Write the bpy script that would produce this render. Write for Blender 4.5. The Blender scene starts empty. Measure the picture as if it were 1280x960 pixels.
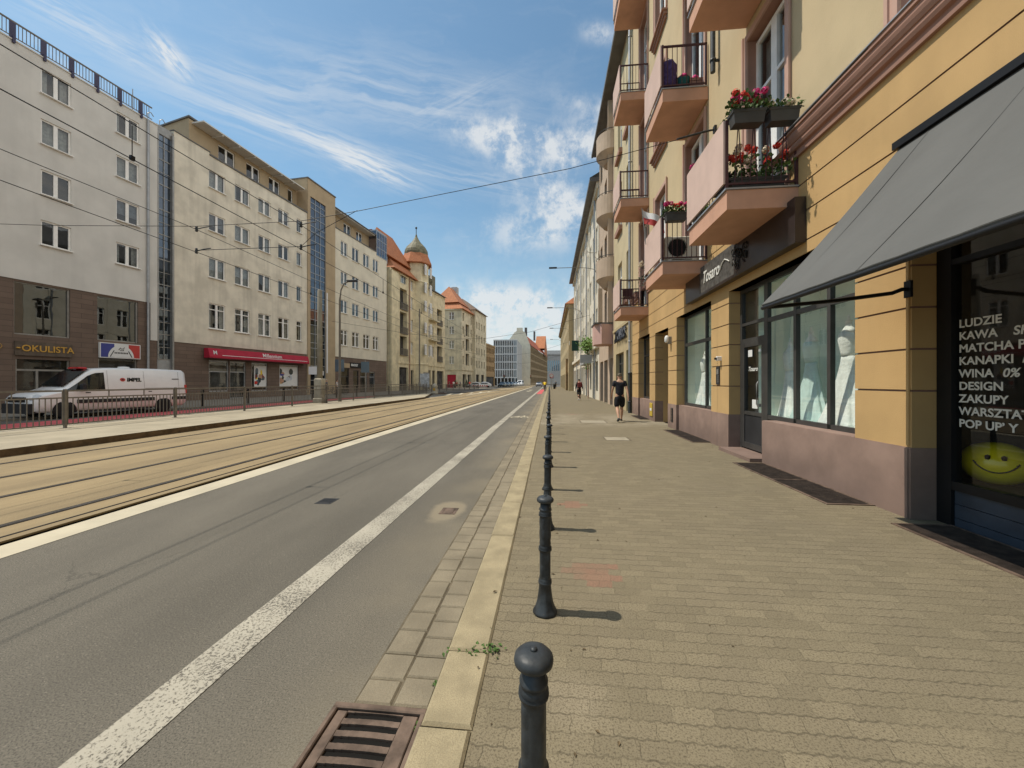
import bpy, bmesh, math, random
from mathutils import Vector, Matrix
R = math.radians
scene = bpy.context.scene
col = scene.collection
rnd = random.Random(7)

# ------------------------------------------------------------------ camera, light, sky
TH = math.atan(47 / 480)
cam_d = bpy.data.cameras.new('camera')
cam = bpy.data.objects.new('camera', cam_d)
col.objects.link(cam)
cam_d.sensor_width = 36
cam_d.lens = 36 * 480 / 1280
cam_d.shift_y = -3 / 1280
cam_d.clip_start = 0.05
cam_d.clip_end = 3000
cam.location = (0, 0, 1.5)
cam.rotation_euler = (R(90), 0, TH)
scene.camera = cam
scene.render.resolution_x, scene.render.resolution_y = 1024, 768
scene.view_settings.view_transform = 'Standard'
scene.view_settings.look = 'None'
scene.view_settings.exposure = 0
scene.cycles.max_bounces = 6
scene.cycles.transparent_max_bounces = 16
scene.cycles.caustics_reflective = False
scene.cycles.caustics_refractive = False
scene.cycles.use_denoising = True

SUN_EL = R(59.5)
SUN = Vector((-0.9995 * math.cos(SUN_EL), 0.02 * math.cos(SUN_EL), math.sin(SUN_EL)))
sd = bpy.data.lights.new('sun', 'SUN')
sd.energy = 4.0
sd.angle = R(0.53)
sd.color = (1.0, 0.925, 0.80)
so = bpy.data.objects.new('sun', sd)
so.location = (-60, -20, 90)
so.rotation_euler = SUN.to_track_quat('Z', 'Y').to_euler()
col.objects.link(so)


class NT:
    """tiny node-tree helper"""
    def __init__(s, tree):
        s.t = tree
        s.n = tree.nodes
        s.l = tree.links
        s.pos = None

    def new(s, typ, **kw):
        n = s.n.new(typ)
        for k, v in kw.items():
            setattr(n, k, v)
        return n

    def put(s, sock, v):
        if v is None:
            return
        if isinstance(v, bpy.types.NodeSocket):
            s.l.new(v, sock)
        else:
            if hasattr(sock.default_value, '__len__') and not hasattr(v, '__len__'):
                v = [v] * len(sock.default_value)
            if hasattr(v, '__len__') and len(sock.default_value) == 4 and len(v) == 3:
                v = (*v, 1)
            sock.default_value = v

    def math(s, op, a, b=None, c=None, clamp=False):
        n = s.new('ShaderNodeMath', operation=op)
        n.use_clamp = clamp
        s.put(n.inputs[0], a)
        if b is not None: s.put(n.inputs[1], b)
        if c is not None: s.put(n.inputs[2], c)
        return n.outputs[0]

    def vmath(s, op, a, b=None):
        n = s.new('ShaderNodeVectorMath', operation=op)
        s.put(n.inputs[0], a)
        if b is not None: s.put(n.inputs[1], b)
        return n.outputs['Value'] if op in ('DOT_PRODUCT', 'LENGTH', 'DISTANCE') else n.outputs[0]

    def mix(s, f, a, b, blend='MIX'):
        n = s.new('ShaderNodeMix', data_type='RGBA', blend_type=blend)
        s.put(n.inputs[0], f); s.put(n.inputs[6], a); s.put(n.inputs[7], b)
        return n.outputs[2]

    def ramp(s, f, a, b):
        """smoothstep-like linear clamp of f from a..b to 0..1"""
        n = s.new('ShaderNodeMapRange', interpolation_type='SMOOTHSTEP')
        s.put(n.inputs[0], f); n.inputs[1].default_value = a; n.inputs[2].default_value = b
        return n.outputs[0]

    def P(s):
        if s.pos is None:
            s.pos = s.new('ShaderNodeNewGeometry').outputs['Position']
        return s.pos

    def noise(s, scale, vec=None, detail=3, rough=.55, sc3=None):
        vec = vec if vec is not None else s.P()
        if sc3: vec = s.vmath('MULTIPLY', vec, sc3)
        n = s.new('ShaderNodeTexNoise')
        s.put(n.inputs['Vector'], vec)
        n.inputs['Scale'].default_value = scale
        n.inputs['Detail'].default_value = detail
        n.inputs['Roughness'].default_value = rough
        return n.outputs['Fac']

    def xyz(s, v=None):
        n = s.new('ShaderNodeSeparateXYZ')
        s.put(n.inputs[0], v if v is not None else s.P())
        return n.outputs

    def comb(s, x, y, z=0.0):
        n = s.new('ShaderNodeCombineXYZ')
        s.put(n.inputs[0], x); s.put(n.inputs[1], y); s.put(n.inputs[2], z)
        return n.outputs[0]

    def bump(s, h, strength=.3, dist=.01, normal=None):
        n = s.new('ShaderNodeBump')
        n.inputs['Strength'].default_value = strength
        n.inputs['Distance'].default_value = dist
        s.put(n.inputs['Height'], h)
        if normal is not None: s.put(n.inputs['Normal'], normal)
        return n.outputs[0]


def ntree(name):
    m = bpy.data.materials.new(name)
    m.use_nodes = True
    t = NT(m.node_tree)
    b = t.n['Principled BSDF']
    return m, t, b


def scl(c, k):
    return tuple(max(0, min(1, x * k)) for x in c)


def mat(name, c, rough=.85, var=.12, scale=1.5, bump=0.0, bscale=60, bdist=.01, metal=0, streak=0.0, spec=.3, fine=0.0, dirt=0.0, coat=0):
    m, t, b = ntree(name)
    n1 = t.noise(scale, detail=5)
    n1 = t.ramp(n1, .3, .7)
    cc = t.mix(n1, scl(c, 1 - var), scl(c, 1 + var))
    if streak:
        st = t.ramp(t.noise(1.0, sc3=(2.2, 2.2, .18), detail=5), .45, .75)
        cc = t.mix(t.math('MULTIPLY', st, streak), cc, scl(c, .55))
    if dirt:
        z = t.xyz()[2]
        d = t.math('SUBTRACT', 1, t.ramp(t.math('ADD', z, t.math('MULTIPLY', t.noise(3, detail=5), .6)), .2, 1.1))
        cc = t.mix(t.math('MULTIPLY', d, dirt), cc, scl(c, .5))
    if fine:
        cc = t.mix(t.math('MULTIPLY', t.ramp(t.noise(180, detail=2), .35, .7), fine), cc, scl(c, .6))
    t.put(b.inputs['Base Color'], cc)
    b.inputs['Roughness'].default_value = rough
    b.inputs['Metallic'].default_value = metal
    b.inputs['Specular IOR Level'].default_value = spec
    if coat: b.inputs['Coat Weight'].default_value = coat
    if bump:
        t.put(b.inputs['Normal'], t.bump(t.noise(bscale, detail=4), bump, bdist))
    return m


def glass_mat(name, tint=(.8, .85, .84), base=.06, gloss=(1, 1, 1), rough=.012):
    m, t, b = ntree(name)
    t.n.remove(b)
    out = t.n['Material Output']
    # slight waviness of real panes
    bmp = t.bump(t.noise(1.3, detail=1), .02, .05)
    tr = t.new('ShaderNodeBsdfTransparent'); tr.inputs[0].default_value = (*tint, 1)
    gl = t.new('ShaderNodeBsdfGlossy'); gl.inputs['Roughness'].default_value = rough
    gl.inputs['Color'].default_value = (*gloss, 1)
    t.put(gl.inputs['Normal'], bmp)
    mx = t.new('ShaderNodeMixShader')
    geo = t.new('ShaderNodeNewGeometry')
    cosv = t.math('ABSOLUTE', t.vmath('DOT_PRODUCT', geo.outputs['Incoming'], geo.outputs['True Normal']))
    sch = t.math('POWER', t.math('SUBTRACT', 1.0, cosv, clamp=True), 4.0)
    t.put(mx.inputs[0], t.math('ADD', t.math('MULTIPLY', sch, .9), base + .05, clamp=True))
    t.l.new(tr.outputs[0], mx.inputs[1]); t.l.new(gl.outputs[0], mx.inputs[2])
    t.l.new(mx.outputs[0], out.inputs['Surface'])
    return m


# ---- sky
w = bpy.data.worlds.new('World')
scene.world = w
w.use_nodes = True
t = NT(w.node_tree)
bg = t.n['Background']
sky = t.new('ShaderNodeTexSky', sky_type='NISHITA')
sky.sun_disc = False
sky.sun_elevation = SUN_EL
sky.sun_rotation = math.atan2(SUN.x, SUN.y)
sky.air_density = 1.15
sky.dust_density = 0.7
sky.ozone_density = 1.3
dirv = t.new('ShaderNodeTexCoord').outputs['Generated']
dirv = t.vmath('NORMALIZE', dirv)


def sdir(px, py):
    u, v = (px - 640) / 480, (477 - py) / 480
    c, s = math.cos(TH), math.sin(TH)
    return Vector((-s + u * c, c + u * s, v)).normalized()


warp = t.noise(5.0, dirv, detail=4, rough=.6)
wispy = t.noise(1.0, t.vmath('ADD', t.vmath('MULTIPLY', dirv, (9, 12, 34)), t.comb(t.math('MULTIPLY', warp, 3.0), 0.0, t.math('MULTIPLY', warp, 2.0))), detail=5, rough=.62)
puffy = t.noise(15.0, t.vmath('ADD', dirv, t.comb(t.math('MULTIPLY', warp, .05), 0.0, t.math('MULTIPLY', warp, .05))), detail=7, rough=.66)
total = None
pf_tex = t.ramp(puffy, .39, .65)
# (px, py, dx, dy, half length, half width, strength, puffiness)
CL = [(205, 62, 1, 1.15, 42, 15, .8, .4), (100, 30, 1, .55, 150, 22, .40, .2), (300, 100, 1, .3, 120, 22, .25, .1),
      (370, 166, 1, .36, 170, 19, .58, .05), (450, 203, 1, .45, 62, 16, .8, .15), (480, 115, 1, .15, 200, 52, .34, 0), (560, 130, 1, -.5, 70, 14, .2, 0),
      (600, 168, 1, .3, 60, 24, .75, .8), (648, 162, 1, .4, 42, 22, .9, .9), (632, 195, 1, .8, 46, 18, .6, .8),
      (716, 190, 1, -.4, 60, 34, .95, .9), (690, 245, 1, .2, 60, 26, .7, .9), (680, 285, 1, -.1, 95, 30, .85, .9),
      (665, 390, 1, 0, 150, 36, 1.15, .8), (620, 372, 1, .15, 60, 14, .8, .8), (740, 40, 1, .2, 24, 14, .7, .9),
      (640, 430, 1, 0, 300, 26, .8, .3), (560, 215, 1, .2, 130, 20, .28, .1), (60, 90, 1, .6, 90, 26, .4, .1), (730, 130, 1, .3, 50, 18, .4, .8)]
for ci, (px, py, dx, dy, hl, hw, st, pf) in enumerate(CL):
    c0 = sdir(px, py)
    n = math.hypot(dx, dy)
    hl *= .88; hw *= .85; st *= 1.35
    e1 = (sdir(px + 20 * dx / n, py + 20 * dy / n) - c0); l1 = e1.length / 20; e1.normalize()
    e2 = (sdir(px - 20 * dy / n, py + 20 * dx / n) - c0); l2 = e2.length / 20
    e2 = c0.cross(e1).normalized()
    a = t.math('DIVIDE', t.vmath('DOT_PRODUCT', dirv, tuple(e1)), hl * l1)
    b_ = t.math('DIVIDE', t.vmath('DOT_PRODUCT', dirv, tuple(e2)), hw * l2)
    r2 = t.math('ADD', t.math('MULTIPLY', a, a), t.math('MULTIPLY', b_, b_))
    g = t.math('EXPONENT', t.math('MULTIPLY', r2, -1.0))
    g = t.math('MULTIPLY', g, t.ramp(t.vmath('DOT_PRODUCT', dirv, tuple(c0)), 0, .3))
    loc = t.comb(t.math('ADD', t.math('MULTIPLY', a, 1.1), t.math('MULTIPLY', warp, 1.6)), t.math('ADD', t.math('MULTIPLY', b_, 2.2), t.math('MULTIPLY', warp, 2.4)), 3.7 * ci + .3)
    if pf < .5: tex = t.ramp(t.noise(1.0, loc, detail=5, rough=.62), .36, .64)
    else: tex = pf_tex
    tex = t.math('ADD', t.math('MULTIPLY', tex, .92), .08)
    g = t.math('MULTIPLY', t.math('MULTIPLY', g, st), tex)
    total = g if total is None else t.math('ADD', total, g)
thin = t.math('MULTIPLY', t.ramp(wispy, .45, .8), .09)
total = t.math('ADD', total, thin, clamp=True)
dz = t.xyz(dirv)[2]
haze = t.math('ADD', .035, t.math('MULTIPLY', t.math('SUBTRACT', 1, t.ramp(dz, 0.0, .45)), .48))
skyc = t.mix(1.0, sky.outputs[0], (.74, .93, .91), 'MULTIPLY')
skyc = t.mix(haze, skyc, (3.7, 4.4, 4.9))
skyc = t.mix(t.math('MULTIPLY', total, .80), skyc, (5.4, 5.5, 5.5))
# bright cloud bank added out of view to lift ambient light on left facades
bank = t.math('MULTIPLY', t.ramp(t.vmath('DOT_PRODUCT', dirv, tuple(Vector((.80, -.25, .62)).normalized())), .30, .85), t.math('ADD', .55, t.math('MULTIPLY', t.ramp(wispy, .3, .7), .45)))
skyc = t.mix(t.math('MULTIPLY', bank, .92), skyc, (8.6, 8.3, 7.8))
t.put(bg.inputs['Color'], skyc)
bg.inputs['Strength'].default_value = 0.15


# ------------------------------------------------------------------ object helpers
def tag(o, label=None, cat=None, group=None, kind=None):
    if label: o['label'] = label
    if cat: o['category'] = cat
    if group: o['group'] = group
    if kind: o['kind'] = kind
    return o


def thing(name, label, cat, loc=(0, 0, 0), group=None, rz=0):
    o = bpy.data.objects.new(name, None)
    o.empty_display_size = .2
    o.location = loc
    o.rotation_euler = (0, 0, rz)
    col.objects.link(o)
    return tag(o, label, cat, group)


def link(name, me, parent=None, loc=(0, 0, 0), rz=0):
    o = bpy.data.objects.new(name, me)
    col.objects.link(o)
    o.location = loc
    if rz: o.rotation_euler = (0, 0, rz)
    if parent is not None: o.parent = parent
    return o


def copy_tree(o, parent=None):
    c = o.copy()
    col.objects.link(c)
    if parent is not None: c.parent = parent
    for ch in list(o.children):
        copy_tree(ch, c)
    return c


class MB:
    def __init__(s, S=(1, 0), I=(0, 1)):
        s.v = []; s.f = []; s.mi = []; s.sm = []
        s.S, s.I = S, I
        s.m = 0
        s.smooth = False

    def p(s, a, o, z):
        return (a * s.S[0] + o * s.I[0], a * s.S[1] + o * s.I[1], z)

    def face(s, pts, raw=False):
        i = len(s.v)
        s.v += [tuple(q) if raw else s.p(*q) for q in pts]
        s.f.append(tuple(range(i, i + len(pts)))); s.mi.append(s.m); s.sm.append(s.smooth)

    def mesh(s, verts, faces, raw=False):
        i = len(s.v)
        s.v += [tuple(q) if raw else s.p(*q) for q in verts]
        for f in faces:
            s.f.append(tuple(k + i for k in f)); s.mi.append(s.m); s.sm.append(s.smooth)

    def box(s, a0, a1, o0, o1, z0, z1, ch=0.0):
        if ch:
            # chamfered top edges
            V = [(a0, o0, z0), (a1, o0, z0), (a1, o1, z0), (a0, o1, z0), (a0, o0, z1 - ch), (a1, o0, z1 - ch), (a1, o1, z1 - ch), (a0, o1, z1 - ch),
                 (a0 + ch, o0 + ch, z1), (a1 - ch, o0 + ch, z1), (a1 - ch, o1 - ch, z1), (a0 + ch, o1 - ch, z1)]
            F = [(3, 2, 1, 0), (0, 1, 5, 4), (1, 2, 6, 5), (2, 3, 7, 6), (3, 0, 4, 7), (4, 5, 9, 8), (5, 6, 10, 9), (6, 7, 11, 10), (7, 4, 8, 11), (8, 9, 10, 11)]
        else:
            V = [(a0, o0, z0), (a1, o0, z0), (a1, o1, z0), (a0, o1, z0), (a0, o0, z1), (a1, o0, z1), (a1, o1, z1), (a0, o1, z1)]
            F = [(3, 2, 1, 0), (4, 5, 6, 7), (0, 1, 5, 4), (1, 2, 6, 5), (2, 3, 7, 6), (3, 0, 4, 7)]
        s.mesh(V, F)

    def prism(s, prof, a0, a1):
        """profile of (o,z) points swept along a"""
        n = len(prof)
        V = [(a0, o, z) for o, z in prof] + [(a1, o, z) for o, z in prof]
        F = [(i, (i + 1) % n, (i + 1) % n + n, i + n) for i in range(n)] + [tuple(range(n))[::-1], tuple(range(n, 2 * n))]
        s.mesh(V, F)

    def vprism(s, poly, z0, z1):
        """plan polygon of (a,o) points extruded up"""
        n = len(poly)
        V = [(a, o, z0) for a, o in poly] + [(a, o, z1) for a, o in poly]
        F = [(i, (i + 1) % n, (i + 1) % n + n, i + n) for i in range(n)] + [tuple(range(n))[::-1], tuple(range(n, 2 * n))]
        s.mesh(V, F)

    def tube(s, pts, r, n=8, cap=True):
        """swept round tube; pts in local a,o,z; r scalar or list"""
        sm = s.smooth; s.smooth = True
        pts = [Vector(s.p(*q)) for q in pts]
        rr = r if hasattr(r, '__len__') else [r] * len(pts)
        rings = []
        up = Vector((0, 0, 1))
        for i, q in enumerate(pts):
            d = (pts[min(i + 1, len(pts) - 1)] - pts[max(i - 1, 0)]).normalized()
            x = d.cross(up)
            if x.length < .05: x = d.cross(Vector((0, 1, 0)))
            x.normalize(); y = d.cross(x).normalized()
            rings.append([q + (x * math.cos(2 * math.pi * k / n) + y * math.sin(2 * math.pi * k / n)) * rr[i] for k in range(n)])
        V = [tuple(p) for g in rings for p in g]
        F = [(i * n + k, i * n + (k + 1) % n, (i + 1) * n + (k + 1) % n, (i + 1) * n + k) for i in range(len(pts) - 1) for k in range(n)]
        s.mesh(V, F, raw=True)
        s.smooth = False
        if cap: s.mesh([V[k] for k in range(n)] + [V[-n + k] for k in range(n)], [tuple(range(n)), tuple(range(n, 2 * n))], raw=True)
        s.smooth = sm

    def lathe(s, prof, n=24, c=(0, 0, 0), smooth=True, fn=None):
        """prof of (r,z)"""
        sm = s.smooth; s.smooth = smooth
        V = []
        for r, z in prof:
            for k in range(n):
                th = 2 * math.pi * k / n
                q = r if fn is None else r * fn(th, z)
                V.append((c[0] + q * math.cos(th), c[1] + q * math.sin(th), c[2] + z))
        F = [(i * n + k, i * n + (k + 1) % n, (i + 1) * n + (k + 1) % n, (i + 1) * n + k) for i in range(len(prof) - 1) for k in range(n)]
        F += [tuple(range(n))[::-1], tuple(range((len(prof) - 1) * n, len(prof) * n))]
        s.mesh(V, F)
        s.smooth = sm

    def done(s, name, mats, parent=None, loc=(0, 0, 0)):
        return link(name, s.me(name, mats), parent, loc)

    def me(s, name, mats):
        me = bpy.data.meshes.new(name)
        me.from_pydata(s.v, [], s.f)
        for m in (mats if isinstance(mats, (list, tuple)) else [mats]):
            me.materials.append(m)
        me.polygons.foreach_set('material_index', s.mi)
        me.polygons.foreach_set('use_smooth', s.sm)
        me.update()
        return me


def struct(name, mb, mats, parent=None):
    o = mb.done(name, mats, parent)
    if parent is None: o['kind'] = 'structure'
    return o


def text_mesh(body, size, right, up, mats, name='lettering', parent=None, loc=(0, 0, 0), bold=0.0, extrude=.004, shear=0.0, align='LEFT', sx=1.0, space=1.0):
    cu = bpy.data.curves.new(name, 'FONT')
    cu.body = body
    cu.size = size
    cu.offset = bold
    cu.extrude = extrude
    cu.shear = shear
    cu.align_x = align
    cu.space_character = space
    cu.resolution_u = 4
    o = bpy.data.objects.new(name, cu)
    col.objects.link(o)
    dg = bpy.context.evaluated_depsgraph_get()
    me = bpy.data.meshes.new_from_object(o.evaluated_get(dg))
    bpy.data.objects.remove(o)
    bpy.data.curves.remove(cu)
    r, u = Vector(right), Vector(up)
    n = r.cross(u)
    M = Matrix((r * sx, u, n)).transposed().to_4x4()
    me.transform(M)
    me.materials.clear()
    me.materials.append(mats)
    me.name = name
    return link(name, me, parent, loc)


def grow(name, nodes, edges, mats, parent=None, sub=2, loc=(0, 0, 0), root=0):
    """one continuous skin over a skeleton: nodes [(x,y,z,rx,ry)], edges index pairs"""
    me = bpy.data.meshes.new(name)
    me.from_pydata([n[:3] for n in nodes], edges, [])
    o = bpy.data.objects.new(name, me)
    col.objects.link(o)
    sk = o.modifiers.new('skin', 'SKIN')
    sk.use_smooth_shade = True
    lay = me.skin_vertices[0].data
    for i, n in enumerate(nodes):
        lay[i].radius = (n[3], n[4] if len(n) > 4 else n[3])
        lay[i].use_root = (i == root)
    ss = o.modifiers.new('sub', 'SUBSURF')
    ss.levels = sub; ss.render_levels = sub
    dg = bpy.context.evaluated_depsgraph_get()
    m2 = bpy.data.meshes.new_from_object(o.evaluated_get(dg))
    bpy.data.objects.remove(o)
    m2.materials.clear()
    for q in (mats if isinstance(mats, (list, tuple)) else [mats]): m2.materials.append(q)
    m2.polygons.foreach_set('use_smooth', [True] * len(m2.polygons))
    m2.name = name
    return link(name, m2, parent, loc)
# ------------------------------------------------------------------ materials
K = {}
K['yellow'] = mat('ochre render', (.53, .345, .155), var=.07, scale=1.2, bump=.35, bscale=90, bdist=.006, streak=.16)
K['pale'] = mat('pale yellow render', (.55, .435, .265), var=.05, scale=1.2, bump=.35, bscale=70, bdist=.008, streak=.08)
K['plinth'] = mat('mauve plinth render', (.30, .205, .165), var=.12, scale=2.5, bump=.3, bscale=120, bdist=.004, dirt=.55, streak=.15)
K['pink'] = mat('pink panel', (.62, .45, .38), var=.06, scale=2, bump=.15, bscale=80, streak=.18)
K['pinkdark'] = mat('terracotta render', (.58, .33, .225), var=.08, scale=2, bump=.25, bscale=80, streak=.15)
K['trim'] = mat('brown pink trim', (.36, .205, .155), var=.07, scale=3, bump=.12)
K['trimlight'] = mat('pink surround', (.52, .335, .265), var=.05, scale=3, bump=.12)
K['rail'] = mat('dark red iron', (.075, .028, .03), rough=.5, var=.2, scale=8, spec=.4)
K['iron'] = mat('black iron', (.030, .034, .037), rough=.5, var=.45, scale=14, bump=.25, bscale=60, bdist=.004, spec=.45)
K['steel'] = mat('galvanised steel', (.32, .31, .29), rough=.5, var=.12, scale=4, metal=.6)
K['zinc'] = mat('zinc pipe', (.38, .39, .40), rough=.45, var=.1, scale=3, metal=.5)
K['greypaint'] = mat('grey brown paint', (.17, .15, .125), rough=.6, var=.15, scale=5)
K['white'] = mat('white frame', (.86, .84, .80), rough=.5, var=.05, scale=4)
K['darkframe'] = mat('anthracite frame', (.05, .048, .046), rough=.4, var=.12, scale=5, spec=.5)
K['black'] = mat('black', (.012, .012, .013), rough=.5, var=.2)
K['glass'] = glass_mat('window glass', (.62, .66, .67), .03)
K['shopglass'] = glass_mat('shop glass', (.96, .99, .97), .05)
K['darkglass'] = glass_mat('dark glass', (.97, .95, .90), -.01)
K['towerglass'] = glass_mat('curtain wall glass', (.12, .16, .21), .10, (.7, .8, .95))
K['showglass'] = glass_mat('showcase glass', (.22, .23, .23), .10, (.75, .76, .74))
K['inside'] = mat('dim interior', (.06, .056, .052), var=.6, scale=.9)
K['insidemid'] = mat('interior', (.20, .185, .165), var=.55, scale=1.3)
K['curtain'] = mat('net curtain', (.52, .51, .48), var=.2, scale=6)
K['blind'] = mat('grey blind', (.24, .25, .27), var=.2, scale=6)
K['wallA'] = mat('white grey render', (.64, .62, .575), var=.06, scale=.7, bump=.15, streak=.10)
K['wallB'] = mat('stained cream render', (.71, .65, .53), var=.13, scale=.8, bump=.25, bscale=30, bdist=.01, streak=.34)
K['wallC'] = mat('cream render', (.71, .65, .52), var=.07, scale=.7, bump=.2, streak=.16)
K['tan'] = mat('tan render', (.43, .33, .21), var=.08, scale=.8, bump=.15, streak=.12)
K['oldwall'] = mat('old yellowed render', (.69, .60, .40), var=.16, scale=.9, bump=.3, bscale=20, bdist=.02, streak=.35)
K['oldgrey'] = mat('old grey render', (.64, .57, .41), var=.16, scale=.9, bump=.3, bscale=20, streak=.4)
K['brick'] = mat('tan brick', (.36, .24, .12), var=.25, scale=2.5, bump=.4, bscale=15)
K['brownbrick'] = mat('brown brick', (.30, .22, .125), var=.25, scale=2.5, bump=.4, bscale=15)
K['greyconc'] = mat('grey concrete', (.42, .42, .41), var=.1, scale=1, streak=.15)
K['whiteconc'] = mat('white concrete fins', (.66, .66, .65), var=.05, scale=1)
K['roofgrey'] = mat('grey sheet roof', (.14, .135, .13), rough=.6, var=.15)
K['whitesoffit'] = mat('pale soffit', (.62, .60, .56), var=.06)
K['copper'] = mat('weathered copper', (.165, .15, .09), rough=.6, var=.35, scale=2.5, streak=.3)
K['rust'] = mat('rusty cast iron', (.15, .105, .078), rough=.7, var=.4, scale=9, bump=.5, bscale=70, bdist=.003, metal=.25)
K['oldiron'] = mat('old dark iron', (.045, .033, .026), rough=.75, var=.4, scale=9)
K['hole'] = mat('dark pit', (.008, .007, .006), rough=1)
K['concrete'] = mat('concrete', (.42, .38, .30), var=.14, scale=3, bump=.3, bscale=60)
K['red'] = mat('red fabric', (.42, .02, .045), rough=.6, var=.08)
K['redplastic'] = mat('red lamp', (.5, .03, .03), rough=.25, var=.1, spec=.5)
K['vanwhite'] = mat('white car paint', (.78, .78, .77), rough=.22, var=.03, spec=.5, coat=.5)
K['silver'] = mat('silver car paint', (.42, .44, .46), rough=.28, var=.04, metal=.4, coat=.5)
K['darkcar'] = mat('dark teal car paint', (.035, .055, .065), rough=.25, var=.1, coat=.6)
K['bluecar'] = mat('blue grey car paint', (.09, .12, .15), rough=.25, var=.1, coat=.6)
K['carglass'] = mat('car glass', (.012, .014, .015), rough=.04, var=.3, spec=.6)
K['rubber'] = mat('tyre rubber', (.016, .016, .016), rough=.8, var=.2)
K['plastic'] = mat('black plastic', (.03, .03, .032), rough=.6, var=.2)
K['lamp'] = mat('headlamp', (.55, .58, .6), rough=.1, var=.1, spec=.6)
K['gold'] = mat('gold letters', (.62, .36, .08), rough=.35, var=.1, metal=.3)
K['signwhite'] = mat('sign white', (.75, .74, .72), rough=.5, var=.04)
K['signblue'] = mat('sign blue', (.06, .07, .27), rough=.5, var=.05)
K['signred'] = mat('sign red', (.5, .06, .05), rough=.5, var=.05)
K['signdark'] = mat('black glossy sign', (.028, .022, .022), rough=.3, var=.3, scale=2, spec=.5)
K['signgrey'] = mat('grey wood sign', (.09, .083, .075), rough=.6, var=.35, scale=9, streak=.4)
K['skin'] = mat('skin', (.50, .29, .19), rough=.55, var=.06, scale=12)
K['hair'] = mat('grey blond hair', (.20, .16, .11), rough=.8, var=.3, scale=40, bump=.5, bscale=120)
K['hairdark'] = mat('dark hair', (.04, .028, .02), rough=.8, var=.3, scale=40)
K['navy'] = mat('dark navy cotton', (.022, .021, .026), rough=.9, var=.25, scale=9, bump=.4, bscale=18, bdist=.02)
K['blackcloth'] = mat('black cloth', (.014, .014, .016), rough=.9, var=.25, scale=9, bump=.4, bscale=18, bdist=.02)
K['shoe'] = mat('grey black shoe', (.05, .055, .055), rough=.7, var=.4, scale=25)
K['shoewhite'] = mat('white shoe sole', (.6, .6, .58), rough=.7, var=.1)
K['wine'] = mat('wine red cloth', (.22, .05, .045), rough=.9, var=.2, scale=9)
K['hivis'] = mat('yellow vest', (.85, .62, .03), rough=.8, var=.1)
K['whitecloth'] = mat('white cloth', (.66, .64, .62), rough=.9, var=.1, scale=9)
K['tulle'] = mat('ivory tulle', (.88, .90, .86), rough=.9, var=.10, scale=7, bump=.5, bscale=25, bdist=.02)
K['mintdress'] = mat('pale mint satin', (.62, .78, .74), rough=.6, var=.10, scale=6, bump=.4, bscale=14, bdist=.02)
K['mint'] = mat('mint backdrop', (.82, .90, .83), var=.06)
K['leaf'] = mat('geranium leaf', (.065, .11, .03), rough=.6, var=.5, scale=22)
K['leafdark'] = mat('dark leaf', (.03, .055, .02), rough=.6, var=.5, scale=22)
K['leafpale'] = mat('bright green leaf', (.13, .22, .04), rough=.6, var=.5, scale=22)
K['petalpink'] = mat('magenta petals', (.62, .04, .19), rough=.7, var=.35, scale=35)
K['petalred'] = mat('scarlet petals', (.62, .05, .03), rough=.7, var=.35, scale=35)
K['petalwhite'] = mat('cream petals', (.7, .6, .45), rough=.7, var=.2, scale=35)
K['planter'] = mat('charcoal plastic planter', (.065, .062, .058), rough=.6, var=.12, scale=5)
K['awning'] = mat('grey awning canvas', (.135, .134, .128), rough=.95, var=.05, scale=1.2, bump=.35, bscale=2.2, bdist=.05, spec=.1, streak=.06)
K['bluewood'] = mat('blue grey boards', (.040, .055, .078), rough=.45, var=.2, scale=4, spec=.4)
K['text'] = mat('white vinyl letters', (.74, .73, .68), rough=.6, var=.03)
K['yellowball'] = mat('yellow balloon', (.86, .70, .02), rough=.18, var=.05, spec=.6)
K['purple'] = mat('purple cloth', (.10, .065, .18), rough=.9, var=.3, scale=10, bump=.4, bscale=15)
K['teal'] = mat('teal plastic', (.05, .25, .28), rough=.5, var=.2)
K['greengrass'] = mat('weed', (.075, .14, .03), rough=.7, var=.4, scale=60)
K['citylight'] = mat('poster panel', (.55, .58, .62), rough=.3, var=.25, scale=3)
K['greensign'] = mat('dark green sign', (.01, .045, .03), rough=.4, var=.1)
K['sage'] = mat('sage grey door paint', (.30, .37, .34), rough=.6, var=.12)


def tiles_mat(name, c, c2, w, h, rot=False):
    """roof tiles / brown cladding: courses in z"""
    m, t, b = ntree(name)
    x, y, z = t.xyz()
    br = t.new('ShaderNodeTexBrick')
    t.put(br.inputs['Vector'], t.comb(t.math('ADD', t.math('MULTIPLY', y, 1.0), t.math('MULTIPLY', x, .5)), z, 0))
    br.inputs['Scale'].default_value = 1
    br.inputs['Brick Width'].default_value = w
    br.inputs['Row Height'].default_value = h
    br.inputs['Mortar Size'].default_value = .012
    t.put(br.inputs['Color1'], c); t.put(br.inputs['Color2'], c2); t.put(br.inputs['Mortar'], scl(c, .45))
    n = t.ramp(t.noise(1.2, detail=5), .3, .75)
    t.put(b.inputs['Base Color'], t.mix(t.math('MULTIPLY', n, .45), br.outputs[0], scl(c, .6)))
    b.inputs['Roughness'].default_value = .8
    t.put(b.inputs['Normal'], t.bump(br.outputs['Fac'], -.4, .02))
    return m


K['roof'] = tiles_mat('orange clay tiles', (.52, .20, .085), (.43, .155, .065), .3, .22)
K['cladding'] = tiles_mat('brown stone cladding', (.19, .132, .098), (.145, .10, .075), 1.2, .30)


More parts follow.
